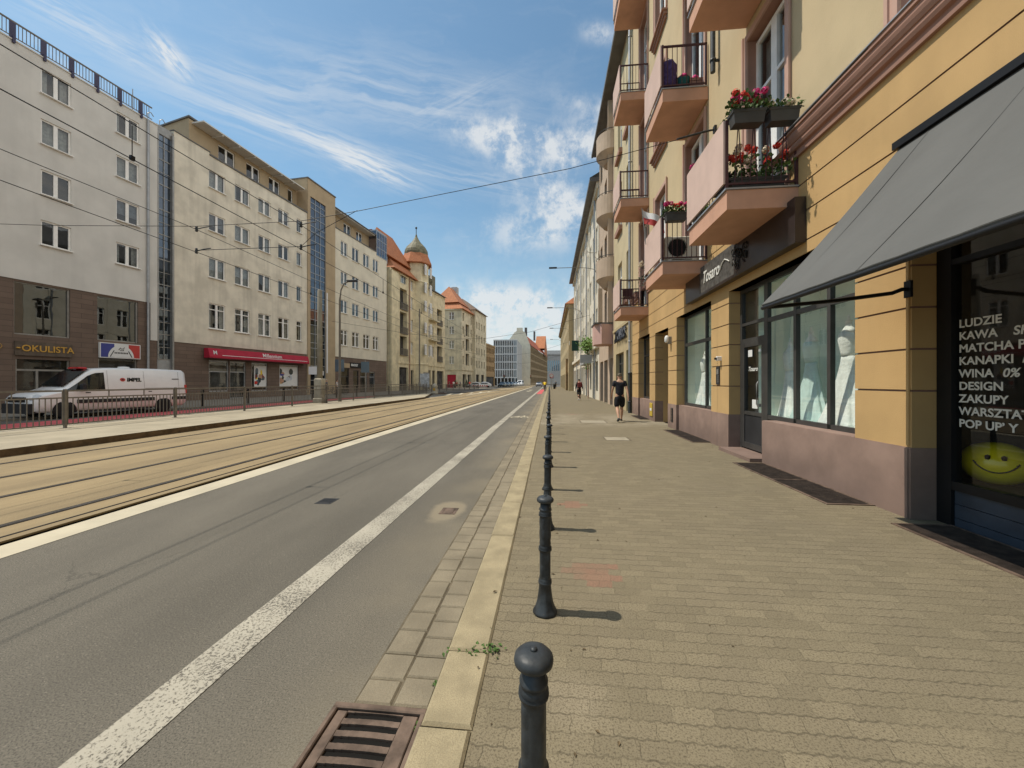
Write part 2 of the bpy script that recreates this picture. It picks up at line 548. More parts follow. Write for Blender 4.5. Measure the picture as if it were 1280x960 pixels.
# ------------------------------------------------------------------ ground materials
def paver_mat():
    m, t, b = ntree('wavy concrete pavers')
    x, y, z = t.xyz()
    nz = t.math('MULTIPLY', t.math('SUBTRACT', t.noise(6, detail=4), .5), .026)
    yw = t.math('ADD', t.math('ADD', y, t.math('MULTIPLY', t.math('SINE', t.math('MULTIPLY', x, 2 * math.pi / .0613)), .0042)), nz)
    xw = t.math('ADD', t.math('ADD', x, t.math('MULTIPLY', t.math('SINE', t.math('MULTIPLY', y, 2 * math.pi / .092)), .005)), nz)
    br = t.new('ShaderNodeTexBrick')
    t.put(br.inputs['Vector'], t.comb(xw, yw, 0))
    br.inputs['Scale'].default_value = 1
    br.inputs['Brick Width'].default_value = .184
    br.inputs['Row Height'].default_value = .092
    br.inputs['Mortar Size'].default_value = .0034
    br.inputs['Mortar Smooth'].default_value = .8
    br.inputs['Bias'].default_value = 0
    c = (.238, .198, .126)
    t.put(br.inputs['Color1'], scl(c, 1.10)); t.put(br.inputs['Color2'], scl(c, .88)); t.put(br.inputs['Mortar'], c)
    fr = t.math('PINGPONG', t.math('DIVIDE', yw, .092), .5)
    gap = t.math('MULTIPLY', t.noise(14, detail=3), .05)
    rowj = t.math('MULTIPLY', t.math('SUBTRACT', 1, t.ramp(t.math('SUBTRACT', fr, gap), .0, .045)), t.ramp(t.noise(2.6, detail=6, rough=.7), .36, .58))
    vj = t.math('MULTIPLY', br.outputs['Fac'], t.ramp(t.noise(5.5, detail=4), .36, .54))
    joint = t.math('MAXIMUM', rowj, t.math('MULTIPLY', vj, .75))
    row = t.math('FLOOR', t.math('DIVIDE', yw, .092))
    off = t.math('MULTIPLY', t.math('FLOORED_MODULO', row, 2.0), .092)
    cx = t.math('MULTIPLY', t.math('ADD', t.math('FLOOR', t.math('DIVIDE', t.math('ADD', xw, off), .184)), .5), .184)
    cx = t.math('SUBTRACT', cx, off)
    cy = t.math('MULTIPLY', t.math('ADD', row, .5), .092)
    red = None
    for rx, ry, ax, ay in [(.32, 3.06, .22, .19), (.30, 4.72, .16, .16), (1.0, 17.8, .3, .3)]:
        dx = t.math('DIVIDE', t.math('SUBTRACT', cx, rx), ax); dy = t.math('DIVIDE', t.math('SUBTRACT', cy, ry), ay)
        k = t.math('LESS_THAN', t.math('ADD', t.math('MULTIPLY', dx, dx), t.math('MULTIPLY', dy, dy)), 1.0)
        red = k if red is None else t.math('MAXIMUM', red, k)
    cc = t.mix(t.math('MULTIPLY', red, .55), br.outputs[0], (.33, .15, .105))
    # swept sand, stains, wear
    sand = t.ramp(t.noise(1.1, detail=6, rough=.65), .50, .72)
    cc = t.mix(t.math('MULTIPLY', sand, .50), cc, (.265, .22, .145))
    dark = t.ramp(t.noise(.55, detail=6, rough=.6), .50, .70)
    cc = t.mix(t.math('MULTIPLY', dark, .28), cc, (.15, .125, .09))
    blob = t.math('SUBTRACT', 1, t.ramp(t.vmath('DISTANCE', t.vmath('ADD', t.P(), t.comb(t.math('MULTIPLY', t.noise(5), .3), 0.0, 0.0)), (.27, 1.83, 0)), .02, .26))
    cc = t.mix(t.math('MULTIPLY', blob, .7), cc, (.30, .25, .17))
    # sandy strip where slabs were re-laid further along
    far = t.math('MULTIPLY', t.ramp(y, 12.5, 14), t.math('SUBTRACT', 1, t.ramp(y, 16.5, 19)))
    cc = t.mix(t.math('MULTIPLY', far, t.ramp(t.noise(.9, detail=5), .3, .65)), cc, (.36, .31, .22))
    cc = t.mix(t.math('MULTIPLY', t.ramp(t.noise(2.6, detail=6, rough=.7), .42, .62), .42), cc, (.225, .185, .122))
    cc = t.mix(t.math('MULTIPLY', joint, .62), cc, scl(c, .33))
    sp = t.noise(105, detail=4, rough=.8)
    cc = t.mix(t.math('MULTIPLY', t.ramp(sp, .48, .62), .85), cc, (.085, .067, .044))
    sp2 = t.noise(85, detail=4, rough=.8)
    cc = t.mix(t.math('MULTIPLY', t.ramp(sp2, .62, .72), .65), cc, (.46, .40, .30))
    t.put(b.inputs['Base Color'], cc)
    b.inputs['Roughness'].default_value = .9
    b.inputs['Specular IOR Level'].default_value = .25
    h = t.math('ADD', t.math('MULTIPLY', t.math('SUBTRACT', 1, joint), t.math('SUBTRACT', 1, t.math('MULTIPLY', t.math('MAXIMUM', sand, blob), .5))), t.math('MULTIPLY', sp, .22))
    t.put(b.inputs['Normal'], t.bump(h, .45, .004))
    return m


def asphalt_mat(name, c, worn=0.5):
    m, t, b = ntree(name)
    x, y, z = t.xyz()
    n = t.ramp(t.noise(.8, detail=6, sc3=(1.4, .35, 1)), .3, .7)
    cc = t.mix(n, scl(c, .80), scl(c, 1.14))
    cc = t.mix(t.math("MULTIPLY", t.ramp(t.noise(.33, detail=3, sc3=(1.6, .5, 1)), .48, .56), .22), cc, scl(c, .62))
    ag = t.noise(120, detail=4, rough=.8)
    cc = t.mix(t.math('MULTIPLY', t.ramp(ag, .47, .61), .9), cc, scl(c, .32))
    ag2 = t.noise(95, detail=4, rough=.8)
    cc = t.mix(t.math('MULTIPLY', t.ramp(ag2, .56, .72), .7), cc, scl(c, 2.3))
    # tarry seam cracks
    ck = t.new('ShaderNodeTexVoronoi', feature='DISTANCE_TO_EDGE')
    t.put(ck.inputs['Vector'], t.vmath('ADD', t.vmath('MULTIPLY', t.P(), (.42, .16, 0)), t.comb(t.math('MULTIPLY', t.noise(1.7, detail=5), .35), t.math('MULTIPLY', t.noise(1.1, detail=5), .2), 0)))
    ck.inputs['Scale'].default_value = 1
    crack = t.math('MULTIPLY', t.math('SUBTRACT', 1, t.ramp(ck.outputs['Distance'], .0, .0045)), t.ramp(t.noise(.7), .45, .6))
    cc = t.mix(t.math('MULTIPLY', crack, .55), cc, scl(c, .4))
    # dusty margin towards the kerb
    dust = t.math('MULTIPLY', t.ramp(x, -1.75, -.95), t.math('ADD', .25, t.math('MULTIPLY', t.ramp(t.noise(.7, detail=6), .35, .7), .75)))
    dust = t.math('MULTIPLY', dust, t.math('SUBTRACT', 1, t.ramp(x, -.2, .2)))
    cc = t.mix(t.math('MULTIPLY', dust, .5), cc, (.27, .225, .15))
    pat = t.math('SUBTRACT', 1, t.ramp(t.math('ADD', t.vmath('LENGTH', t.vmath('MULTIPLY', t.vmath('SUBTRACT', t.P(), (-1.22, 4.5, -.05)), (3.6, 1.9, 0))), t.math('MULTIPLY', t.noise(3.5, detail=4), .6)), .8, 1.15))
    cc = t.mix(t.math('MULTIPLY', pat, .6), cc, (.31, .255, .17))
    t.put(b.inputs['Base Color'], cc)
    b.inputs['Roughness'].default_value = .82
    b.inputs['Specular IOR Level'].default_value = .35
    t.put(b.inputs['Normal'], t.bump(t.math('ADD', ag, ag2), .30, .004))
    return m


def paint_mat(name, c, under, wear):
    m, t, b = ntree(name)
    n = t.noise(62, detail=6, rough=.78)
    n2 = t.noise(2.2, detail=4)
    f = t.ramp(t.math('ADD', n, t.math('MULTIPLY', n2, .25)), wear, wear + .07)
    # a worn margin along the painted band reads as ragged edges
    cc = t.mix(t.ramp(t.noise(1.5, detail=4), .3, .7), c, scl(c, .82))
    ag = t.noise(230, detail=2)
    un = t.mix(t.math('MULTIPLY', t.ramp(ag, .5, .66), .55), under, scl(under, .4))
    t.put(b.inputs['Base Color'], t.mix(f, un, cc))
    b.inputs['Roughness'].default_value = .8
    t.put(b.inputs['Normal'], t.bump(t.math('ADD', t.math('MULTIPLY', f, 1.0), ag), .4, .003))
    return m


def track_mat():
    m, t, b = ntree('sandy track concrete')
    x, y, z = t.xyz()
    c = (.285, .21, .110)
    n = t.ramp(t.noise(1.0, detail=6, sc3=(1.5, .35, 1)), .3, .72)
    cc = t.mix(n, scl(c, .80), scl(c, 1.12))
    cc = t.mix(t.math('MULTIPLY', t.ramp(t.noise(1, detail=6, sc3=(9, .25, 1)), .45, .75), .22), cc, scl(c, .62))
    cc = t.mix(t.math('MULTIPLY', t.ramp(t.noise(1, detail=6, sc3=(1.6, 1.1, 1), rough=.7), .5, .7), .25), cc, (.34, .27, .15))
    br = t.new('ShaderNodeTexBrick')
    br.offset = 0
    t.put(br.inputs['Vector'], t.comb(y, x, 0))
    br.inputs['Scale'].default_value = 1
    br.inputs['Brick Width'].default_value = 3.0
    br.inputs['Row Height'].default_value = 50
    br.inputs['Mortar Size'].default_value = .012
    cc = t.mix(t.math('MULTIPLY', br.outputs['Fac'], .35), cc, scl(c, .4))
    sp = t.noise(160, detail=2)
    cc = t.mix(t.math('MULTIPLY', t.ramp(sp, .52, .7), .4), cc, scl(c, .5))
    t.put(b.inputs['Base Color'], cc)
    b.inputs['Roughness'].default_value = .9
    t.put(b.inputs['Normal'], t.bump(sp, .4, .006))
    return m


K['paver'] = paver_mat()
ASP = (.155, .138, .108)
K['asphalt'] = asphalt_mat('worn asphalt', ASP)
K['asphaltfar'] = asphalt_mat('asphalt of the far carriageway', (.13, .118, .10))
K['line'] = paint_mat('cracked white paint', (.46, .42, .335), scl(ASP, .75), .545)
K['line2'] = paint_mat('solid cream edge paint', (.54, .475, .345), ASP, .40)
K['redlane'] = paint_mat('red lane paint', (.60, .10, .10), (.2, .10, .09), .28)
K['track'] = track_mat()
K['platform'] = mat('pale platform slabs', (.37, .32, .23), var=.12, scale=1.2, bump=.3, bscale=60, fine=.3)
K['kerb'] = mat('sandy granite kerb', (.365, .30, .185), var=.18, scale=5, bump=.4, bscale=110, bdist=.005, fine=.6)
K['sett'] = mat('worn stone setts', (.25, .21, .145), var=.2, scale=2.2, bump=.45, bscale=50, bdist=.008, fine=.5)
K['sandjoint'] = mat('dirt in joints', (.13, .105, .068), var=.3, scale=8, bump=.5)
K['kerbdark'] = mat('stone edge with painted shade', (.115, .078, .042), var=.3, scale=5, bump=.4)  # dark tone carries the shade of the platform's edge faces
K['railsteel'] = mat('polished rail head', (.17, .155, .14), rough=.32, var=.25, scale=3, metal=.8)
K['railgroove'] = mat('dark rail groove', (.018, .014, .011), rough=.9, var=.2)
K['slab'] = mat('grey paving slabs', (.22, .20, .165), var=.15, scale=1.4, bump=.3, fine=.25)
K['cover'] = mat('pale concrete cover', (.34, .295, .215), var=.12, scale=6, bump=.3)

# ------------------------------------------------------------------ ground, road, tracks
ZR = -.05
g = MB(); g.face([(-900, -300, -.12), (900, -300, -.12), (900, 1500, -.12), (-900, 1500, -.12)])
struct('ground', g, K['slab'])
g = MB(); g.face([(-5.0, -14, ZR), (-.55, -14, ZR), (-.55, 260, ZR), (-5.0, 260, ZR)])
struct('road', g, K['asphalt'])
g = MB(); g.face([(-.36, -14, 0), (4.2, -14, 0), (4.2, 112, 0), (-.36, 112, 0)])
struct('pavement', g, K['paver'])
# tracks
g = MB(); g.face([(-11.2, -14, -.03), (-5.22, -14, -.03), (-5.22, 260, -.03), (-11.2, 260, -.03)])
g.face([(-5.22, -14, -.03), (-5.22, -14, ZR), (-5.22, 260, ZR), (-5.22, 260, -.03)])
struct('tram_track_bed', g, K['track'])
for i, (x, wd) in enumerate([(-5.78, 'rail nearest the road beside the cream edge line'), (-7.24, 'second rail from the road, inner rail of the near track'), (-8.72, 'third rail from the road, inner rail of the far track'), (-10.16, 'rail nearest the tram platform')]):
    g = MB()
    g.m = 0; g.box(x - .035, x + .03, -14, 260, -.06, -.024)
    g.m = 1; g.box(x + .032, x + .070, -14, 260, -.06, -.0255); g.box(x - .058, x - .037, -14, 260, -.06, -.027)
    o = g.done('tram_rail', [K['railsteel'], K['railgroove']])
    tag(o, 'steel grooved tram ' + wd, 'tram rail', 'tram rails in the sandy track bed')
# painted lines
def stripe(name, x0, x1, y0, y1, m, z=ZR + .004, n=90):
    g = MB()
    r = random.Random(int(abs(x0) * 100))
    prev = None
    for i in range(n + 1):
        f = i / n
        y = y0 + (y1 - y0) * f * f if n > 1 else y0 + (y1 - y0) * f
        e0, e1 = (r.uniform(-.008, .008), r.uniform(-.008, .008)) if n > 1 else (0, 0)
        cur = ((x0 + e0, y, z), (x1 + e1, y, z))
        if prev: g.face([prev[0], prev[1], cur[1], cur[0]])
        prev = cur
    return struct(name, g, m)
stripe('bike_lane_line', -1.96, -1.72, -6, 120, K['line'])
stripe('road_edge_line', -5.14, -4.78, -10, 130, K['line2'])
# sunk joint between bed and asphalt
g = MB(); g.box(-5.38, -5.34, -10, 200, -.05, -.027)
struct('track_joint', g, K['railgroove'])
# white bicycle symbol and far road markings
def ring_pts(cx, cy, r0, r1, n=20, ky=2.0):
    F = []
    for k in range(n):
        a0, a1 = 2 * math.pi * k / n, 2 * math.pi * (k + 1) / n
        F.append([(cx + math.cos(a0) * r0, cy + ky * math.sin(a0) * r0), (cx + math.cos(a1) * r0, cy + ky * math.sin(a1) * r0), (cx + math.cos(a1) * r1, cy + ky * math.sin(a1) * r1), (cx + math.cos(a0) * r1, cy + ky * math.sin(a0) * r1)])
    return F
g = MB()
z = ZR + .0085
for q in ring_pts(-1.5, 16.6, .13, .19) + ring_pts(-1.08, 16.6, .13, .19):
    g.face([(a, b, z) for a, b in q])
for (xa, ya), (xb, yb) in [((-1.5, 16.6), (-1.38, 17.2)), ((-1.38, 17.2), (-1.12, 17.2)), ((-1.12, 17.2), (-1.3, 16.6)), ((-1.3, 16.6), (-1.5, 16.6)), ((-1.08, 16.6), (-1.14, 17.45)), ((-1.38, 17.2), (-1.3, 16.6)), ((-1.2, 17.45), (-1.06, 17.45))]:
    d = Vector((xb - xa, yb - ya)).normalized(); nx, ny = -d.y * .028, d.x * .028
    g.face([(xa + nx, ya + ny, z + .001), (xa - nx, ya - ny, z + .001), (xb - nx, yb - ny, z + .001), (xb + nx, yb + ny, z + .001)])
struct('bicycle_marking', g, K['line2'])
g = MB()
for k in range(5):
    g.face([(-11.6 + k * .7, 42 + k * 3.0, -.024), (-11.25 + k * .7, 42 + k * 3.0, -.024), (-12.0 + k * .7, 47 + k * 3, -.024), (-12.3 + k * .7, 47 + k * 3, -.024)])
g.face([(-9.4, 42, -.023), (-9.1, 42, -.023), (-8.6, 110, -.023), (-8.9, 110, -.023)])
struct('track_marking', g, K['line2'])
g = MB()
for y0 in (60, 68): g.face([(-3.6, y0, ZR + .006), (-3.2, y0, ZR + .006), (-3.0, y0 + 4, ZR + .006), (-3.8, y0 + 4, ZR + .006)])
struct('lane_arrow_marking', g, K['line2'])
stripe('red_bike_lane', -1.66, -.98, 48, 75, K['redlane'], ZR + .006, 1)
# gutter: bedding sheet, two rows of setts, kerb stones
g = MB(); g.face([(-.94, -14, ZR + .002), (-.5, -14, ZR + .002), (-.5, 120, ZR + .002), (-.94, 120, ZR + .002)])
struct('gutter_bed', g, K['sandjoint'])
g = MB()
r = random.Random(3)
for x0, x1 in ((-.925, -.752), (-.745, -.572)):
    y = -2.0
    while y < 62:
        L = r.uniform(.15, .21) if y < 40 else 1.2
        if y < 1.19 < y + L: y = 1.765
        if not (y + L > 1.20 and y < 1.76):
            dz = r.uniform(-.002, .002)
            jx = r.uniform(-.006, .006)
            g.box(x0 + jx, x1 + r.uniform(-.005, .005), y, y + L - r.uniform(.006, .011), ZR - .05, ZR + .011 + dz, ch=.008)
        y += L
struct('gutter_setts', g, K['sett'])
g = MB()
y = -2.55
r = random.Random(5)
cuts = [-2.5, -1.5, -.6, .62, 1.62, 2.09, 3.68, 4.7, 5.75, 6.8, 7.8, 8.85, 9.9]
while cuts[-1] < 112: cuts.append(cuts[-1] + r.uniform(.95, 1.1))
for a, b_ in zip(cuts, cuts[1:]):
    dz = r.uniform(-.002, .002)
    e = r.uniform(-.004, .004)
    g.box(-.560 + e, -.335 + e, a + .004, b_ - .005, -.2, .018 + dz, ch=.012)
struct('kerb', g, K['kerb'])
# tram platform
g = MB()
plat = [(-11.0, -12), (-11.0, 33), (-14.6, 47), (-14.9, 47), (-14.9, -12)]
g.m = 0; g.face([(x, y, .13) for x, y in plat])
g.m = 1
for (xa, ya), (xb, yb) in zip(plat, plat[1:]):
    g.face([(xa, ya, -.1), (xb, yb, -.1), (xb, yb, .13), (xa, ya, .13)])
g.m = 0
struct('tram_platform', g, [K['platform'], K['kerbdark']])
# left carriageway, red bike lane, pavement
g = MB(); g.face([(-26, -40, ZR), (-14.85, -40, ZR), (-14.85, 48, ZR), (-11.2, 60, ZR), (-11.2, 260, ZR), (-24, 260, ZR)])
struct('left_road', g, K['asphaltfar'])
stripe('left_bike_lane', -19.6, -17.3, -5, 38, K['redlane'], ZR + .005, 1)
stripe('left_bike_lane_line', -17.2, -17.0, -5, 38, K['line2'], ZR + .005, 1)
LP0 = Vector((-31.151, -3.050)); LS = (0.103607, 0.994618); LI = (-0.994618, 0.103607)
g = MB(LS, LI)
g.box(-30, 150, -8.2, -.02, -.3, 0.02)
o = struct('left_pavement', g, K['slab']); o.location = (LP0.x, LP0.y, 0)
# beyond the bend: a square
g = MB(); g.face([(-60, 100, -.045), (60, 120, -.045), (60, 260, -.045), (-60, 260, -.045)])
struct('far_square', g, K['asphaltfar'])

# covers, drains, sand
def flat_cover(name, label, cat, x, y, w, l, z, m, rim=None):
    t_ = thing(name, label, cat, (x, y, z))
    g = MB(); g.box(-w / 2, w / 2, -l / 2, l / 2, -.03, .004, ch=.003)
    g.done('lid', m, t_)
    g = MB()
    r_ = .035
    g.box(-w / 2 - r_, w / 2 + r_, -l / 2 - r_, -l / 2 - .004, -.03, .003); g.box(-w / 2 - r_, w / 2 + r_, l / 2 + .004, l / 2 + r_, -.03, .003)
    g.box(-w / 2 - r_, -w / 2 - .004, -l / 2 - .004, l / 2 + .004, -.03, .003); g.box(w / 2 + .004, w / 2 + r_, -l / 2 - .004, l / 2 + .004, -.03, .003)
    g.done('frame', rim or m, t_)
    return t_
flat_cover('access_cover', 'pale concrete access cover set in the pavement, the nearer one', 'access cover', 1.75, 10.3, .58, .55, 0, K['cover'], K['sandjoint'])
flat_cover('access_cover', 'pair of wide pale slabs in the pavement by the walking man', 'access cover', 1.62, 14.6, .9, .9, 0, K['cover'], K['sandjoint'])
flat_cover('valve_cover', 'small dark valve cover in the middle of the driving lane', 'valve cover', -2.87, 4.72, .14, .16, ZR, K['black'], K['plastic'])
flat_cover('valve_cover', 'small rusty valve cover in a sandy patch beside the bike lane line', 'valve cover', -1.2, 4.5, .12, .15, ZR + .001, K['rust'], K['rust'])
# big gully grate at the kerb
gt = thing('gully_grate', 'rusty cast iron gully grate with long slots beside the kerb', 'drain grate', (-.79, 1.47, ZR + .004))
g = MB()
g.face([(-.22, -.27, .001), (.22, -.27, .001), (.22, .27, .001), (-.22, .27, .001)])
g.done('pit', K['hole'], gt)
g = MB()
W2, L2 = .225, .275
for a in ((-W2, W2, -L2, -L2 + .03), (-W2, W2, L2 - .03, L2), (-W2, -W2 + .025, -L2 + .03, L2 - .03), (W2 - .025, W2, -L2 + .03, L2 - .03)):
    g.box(*a, -.02, .022, ch=.005)
g.done('frame', K['rust'], gt)
g = MB()
yy = -L2 + .038
xs = W2 - .032
g.box(-xs, -xs + .05, yy, -yy, -.015, .014, ch=.004); g.box(xs - .07, xs, yy, -yy, -.015, .014, ch=.004)
nb = 8
st = (L2 * 2 - .076) / nb
for k in range(nb + 1):
    yc = yy + k * st
    n = 8
    for q in range(n):
        xa, xb = -xs + .05 + (2 * xs - .12) * q / n, -xs + .05 + (2 * xs - .12) * (q + 1) / n
        ya = .010 * math.cos((xa) * 7); 
        g.box(xa, xb, max(yy, yc - .014 + ya), min(-yy, yc + .014 + ya), -.015, .013)
g.done('bars', K['rust'], gt)
# weeds in the kerb joints
def weed(name, label, spots, n, h, seed):
    r = random.Random(seed)
    g = MB()
    for _ in range(n):
        x, y, zz, sp = spots[r.randrange(len(spots))]
        x += r.gauss(0, sp); y += r.gauss(0, sp * .8)
        a = r.uniform(0, 6.28); l = r.uniform(.4, 1) * h; wd = l * .35
        dx, dy = math.cos(a), math.sin(a); up = r.uniform(.2, .9)
        q = (x + dx * l * .5, y + dy * l * .5, zz + l * up * .6)
        e = (x + dx * l, y + dy * l, zz + l * up * .75)
        g.face([(x, y, zz), (q[0] - dy * wd, q[1] + dx * wd, q[2]), e, (q[0] + dy * wd, q[1] - dx * wd, q[2])])
    o = g.done(name, K['greengrass'])
    return tag(o, label, 'weed', None, 'stuff')
weed('weeds', 'green weeds sprouting from the joint of the kerb near the bollard', [(-.31, 2.12, .005, .035), (-.40, 2.09, .01, .04), (-.33, 2.14, .005, .03), (-.5, 2.07, 0, .03)], 90, .032, 1)
weed('weeds', 'small weeds growing between the drain grate and the kerb', [(-.565, 1.55, -.04, .012), (-.568, 1.45, -.04, .012), (-.57, 1.66, -.04, .01), (-.56, 1.35, -.04, .012), (-.565, 1.9, -.04, .01)], 170, .024, 2)
# ------------------------------------------------------------------ bollards
def bollard_proto():
    t_ = thing('bollard', 'cast iron bollard', 'bollard', (0, 0, 0), 'black cast iron bollards along the kerb')
    prof = [(.078, 0), (.078, .012), (.074, .02), (.060, .045), (.050, .08), (.043, .13), (.038, .185), (.044, .19), (.044, .200), (.039, .204), (.043, .212), (.037, .218)]
    z = .218
    while z < .40: z += .008; prof.append((.037, z))
    prof += [(.043, .403), (.044, .412), (.038, .416), (.043, .424), (.037, .43)]
    z = .43
    while z < .62: z += .008; prof.append((.036, z))
    prof += [(.042, .626), (.043, .633), (.037, .637), (.042, .645), (.036, .65), (.036, .66), (.040, .664), (.040, .672), (.033, .676), (.032, .705)]

    def relief(th, z):
        if .235 < z < .39 or .445 < z < .61:
            return 1 + .13 * max(0, math.sin(4 * th + (1.57 if z < .40 else 0))) ** .7 * (abs(math.sin((z - .235) * 40.5)) ** .6) - .04 * abs(math.sin(2 * th))
        if z < .17:
            return 1 + .02 * math.cos(8 * th)
        return 1
    g = MB(); g.lathe(prof, 40, fn=relief)
    g.done('post', K['iron'], t_)
    g = MB()
    g.lathe([(.026, .708), (.046, .712), (.0535, .719), (.0555, .728), (.0535, .737), (.046, .745), (.034, .7505), (.018, .753), (.001, .7535)], 32, fn=lambda th, z: 1 + .008 * math.cos(8 * th))
    g.lathe([(.010, .7525), (.010, .757), (.006, .760), (.001, .761)], 12)
    g.done('cap', K['iron'], t_)
    g = MB()
    for k in range(4):
        a = k * math.pi / 2 + .6
        g.lathe([(.007, .012), (.007, .02), (.001, .023)], 8, c=(.066 * math.cos(a), .066 * math.sin(a), .004))
    g.done('bolts', K['rust'], t_)
    return t_
b0 = bollard_proto()
yb = 1.085
nb = 42
ordn = ['first', 'second', 'third', 'fourth', 'fifth', 'sixth', 'seventh', 'eighth', 'ninth', 'tenth', 'eleventh', 'twelfth']
r = random.Random(2)
bpos = []
while len(bpos) < nb:
    bpos.append(yb); yb += 1.425
for i, y in enumerate(bpos):
    o = b0 if i == 0 else copy_tree(b0)
    o.location = (-.045 if i == 0 else -.02 + r.uniform(-.012, .012), y, 0)
    o.rotation_euler = (r.gauss(0, .008), r.gauss(0, .008), r.uniform(0, 6))
    if i == 0: o['label'] = 'black ornate bollard nearest the drain grate, cut off by the bottom of the view'
    elif i == 1: o['label'] = 'black bollard seen whole, second along the kerb, with bolted flared foot'
    elif i < 12: o['label'] = 'black cast iron bollard, %s along the kerb counted from the drain grate' % ordn[i]
    else: o['label'] = 'small far black bollard in the receding kerb row beyond the twelfth'

# ------------------------------------------------------------------ facade tools
def facade(g, a0, a1, z0, z1, ops, o=0.0, rev=.2, revm=None):
    A = sorted({a0, a1, *[x for q in ops for x in q[:2] if a0 < x < a1]})
    Z = sorted({z0, z1, *[x for q in ops for x in q[2:4] if z0 < x < z1]})
    for a, b in zip(A, A[1:]):
        zs = None
        for c, d in zip(Z, Z[1:]):
            ma, mz = (a + b) / 2, (c + d) / 2
            if any(q[0] < ma < q[1] and q[2] < mz < q[3] for q in ops):
                if zs is not None: g.face([(a, o, zs), (b, o, zs), (b, o, c), (a, o, c)])
                zs = None
            elif zs is None: zs = c
        if zs is not None: g.face([(a, o, zs), (b, o, zs), (b, o, z1), (a, o, z1)])
    m = g.m
    if revm is not None: g.m = revm
    for q in ops:
        b, c = max(q[0], a0), min(q[1], a1)
        d, e = max(q[2], z0), min(q[3], z1)
        if b >= c or d >= e: continue
        O = o + rev
        if q[0] >= a0: g.face([(b, o, d), (b, O, d), (b, O, e), (b, o, e)])
        if q[1] <= a1: g.face([(c, o, d), (c, O, d), (c, O, e), (c, o, e)])
        if q[2] >= z0: g.face([(b, o, d), (c, o, d), (c, O, d), (b, O, d)])
        if q[3] <= z1: g.face([(b, o, e), (c, o, e), (c, O, e), (b, O, e)])
    g.m = m


WC = {}
def window(parent, S, I, a0, a1, z0, z1, o, style='double', frame='white', glass='glass', sill=None, curtain=None, name='window'):
    """window (frame) with pane, sill and curtain children; equal ones share their meshes. Local to parent."""
    w_, h_ = a1 - a0, z1 - z0
    key = (round(w_, 2), round(h_, 2), style, frame, S)
    if key not in WC:
        g = MB(S, I)
        ft = .085 if w_ > .7 else .055
        g.box(0, w_, -.03, .03, 0, ft); g.box(0, w_, -.03, .03, h_ - ft, h_)
        g.box(0, ft, -.03, .03, ft, h_ - ft); g.box(w_ - ft, w_, -.03, .03, ft, h_ - ft)
        kind, *arg = style.split(':')
        nv = {'double': 2, 'single': 1, 'triple': 3, 'cross': 2, 'dt': 2, 'st': 1, 'tt': 3}[kind]
        top = h_ - ft
        if kind in ('cross', 'dt', 'st', 'tt'):
            zt = h_ * float(arg[0]) if arg else h_ * .72
            g.box(ft, w_ - ft, -.034, .034, zt - .035, zt + .035)
        for k in range(1, nv):
            x = w_ * k / nv
            g.box(x - .09, x + .09, -.038, .038, ft, h_ - ft) if nv == 2 else g.box(x - .035, x + .035, -.038, .038, ft, h_ - ft)
        if kind == 'cross':
            for k in range(2):
                x = w_ * (.25 + .5 * k); g.box(x - .012, x + .012, -.02, .02, ft, h_ - ft)
        fm = g.me('window_frame', K[frame])
        g = MB(S, I); g.face([(.03, .012, .03), (w_ - .03, .012, .03), (w_ - .03, .012, h_ - .03), (.03, .012, h_ - .03)])
        pm = g.me('pane', K[glass])
        g = MB(S, I); g.box(-.06, w_ + .06, -.24, -.03, -.05, -.004)
        sm = g.me('sill', K['white'])
        cm = []
        for q in range(4):
            g = MB(S, I)
            rr = random.Random(q)
            full = (q == 0)
            for x0, x1 in ([(0.03, w_ - .03)] if full else [(.03, w_ * (.18 + .06 * q)), (w_ * (.80 - .05 * q), w_ - .03)]):
                n = max(4, int((x1 - x0) / .07))
                prev = None
                for k in range(n + 1):
                    cur = (x0 + (x1 - x0) * k / n, .14 + .022 * (k % 2) + rr.uniform(0, .01))
                    if prev: g.face([(prev[0], prev[1], .04), (cur[0], cur[1], .04), (cur[0], cur[1], h_ - .04), (prev[0], prev[1], h_ - .04)])
                    prev = cur
            cm.append(g.me('curtain', K['curtain']))
        g = MB(S, I); g.box(.03, w_ - .03, .09, .10, h_ * .35, h_ - .03)
        cm.append(g.me('blind', K['blind']))
        WC[key] = (fm, pm, sm, cm)
    fm, pm, sm, cm = WC[key]
    loc = (a0 * S[0] + o * I[0], a0 * S[1] + o * I[1], z0)
    wo = link(name, fm, parent, loc)
    link('pane', pm, wo)
    if sill: link('sill', sm, wo)
    if curtain is not None and curtain >= 0:
        link('blind' if curtain == 4 else 'curtain', cm[curtain], wo)
    return wo


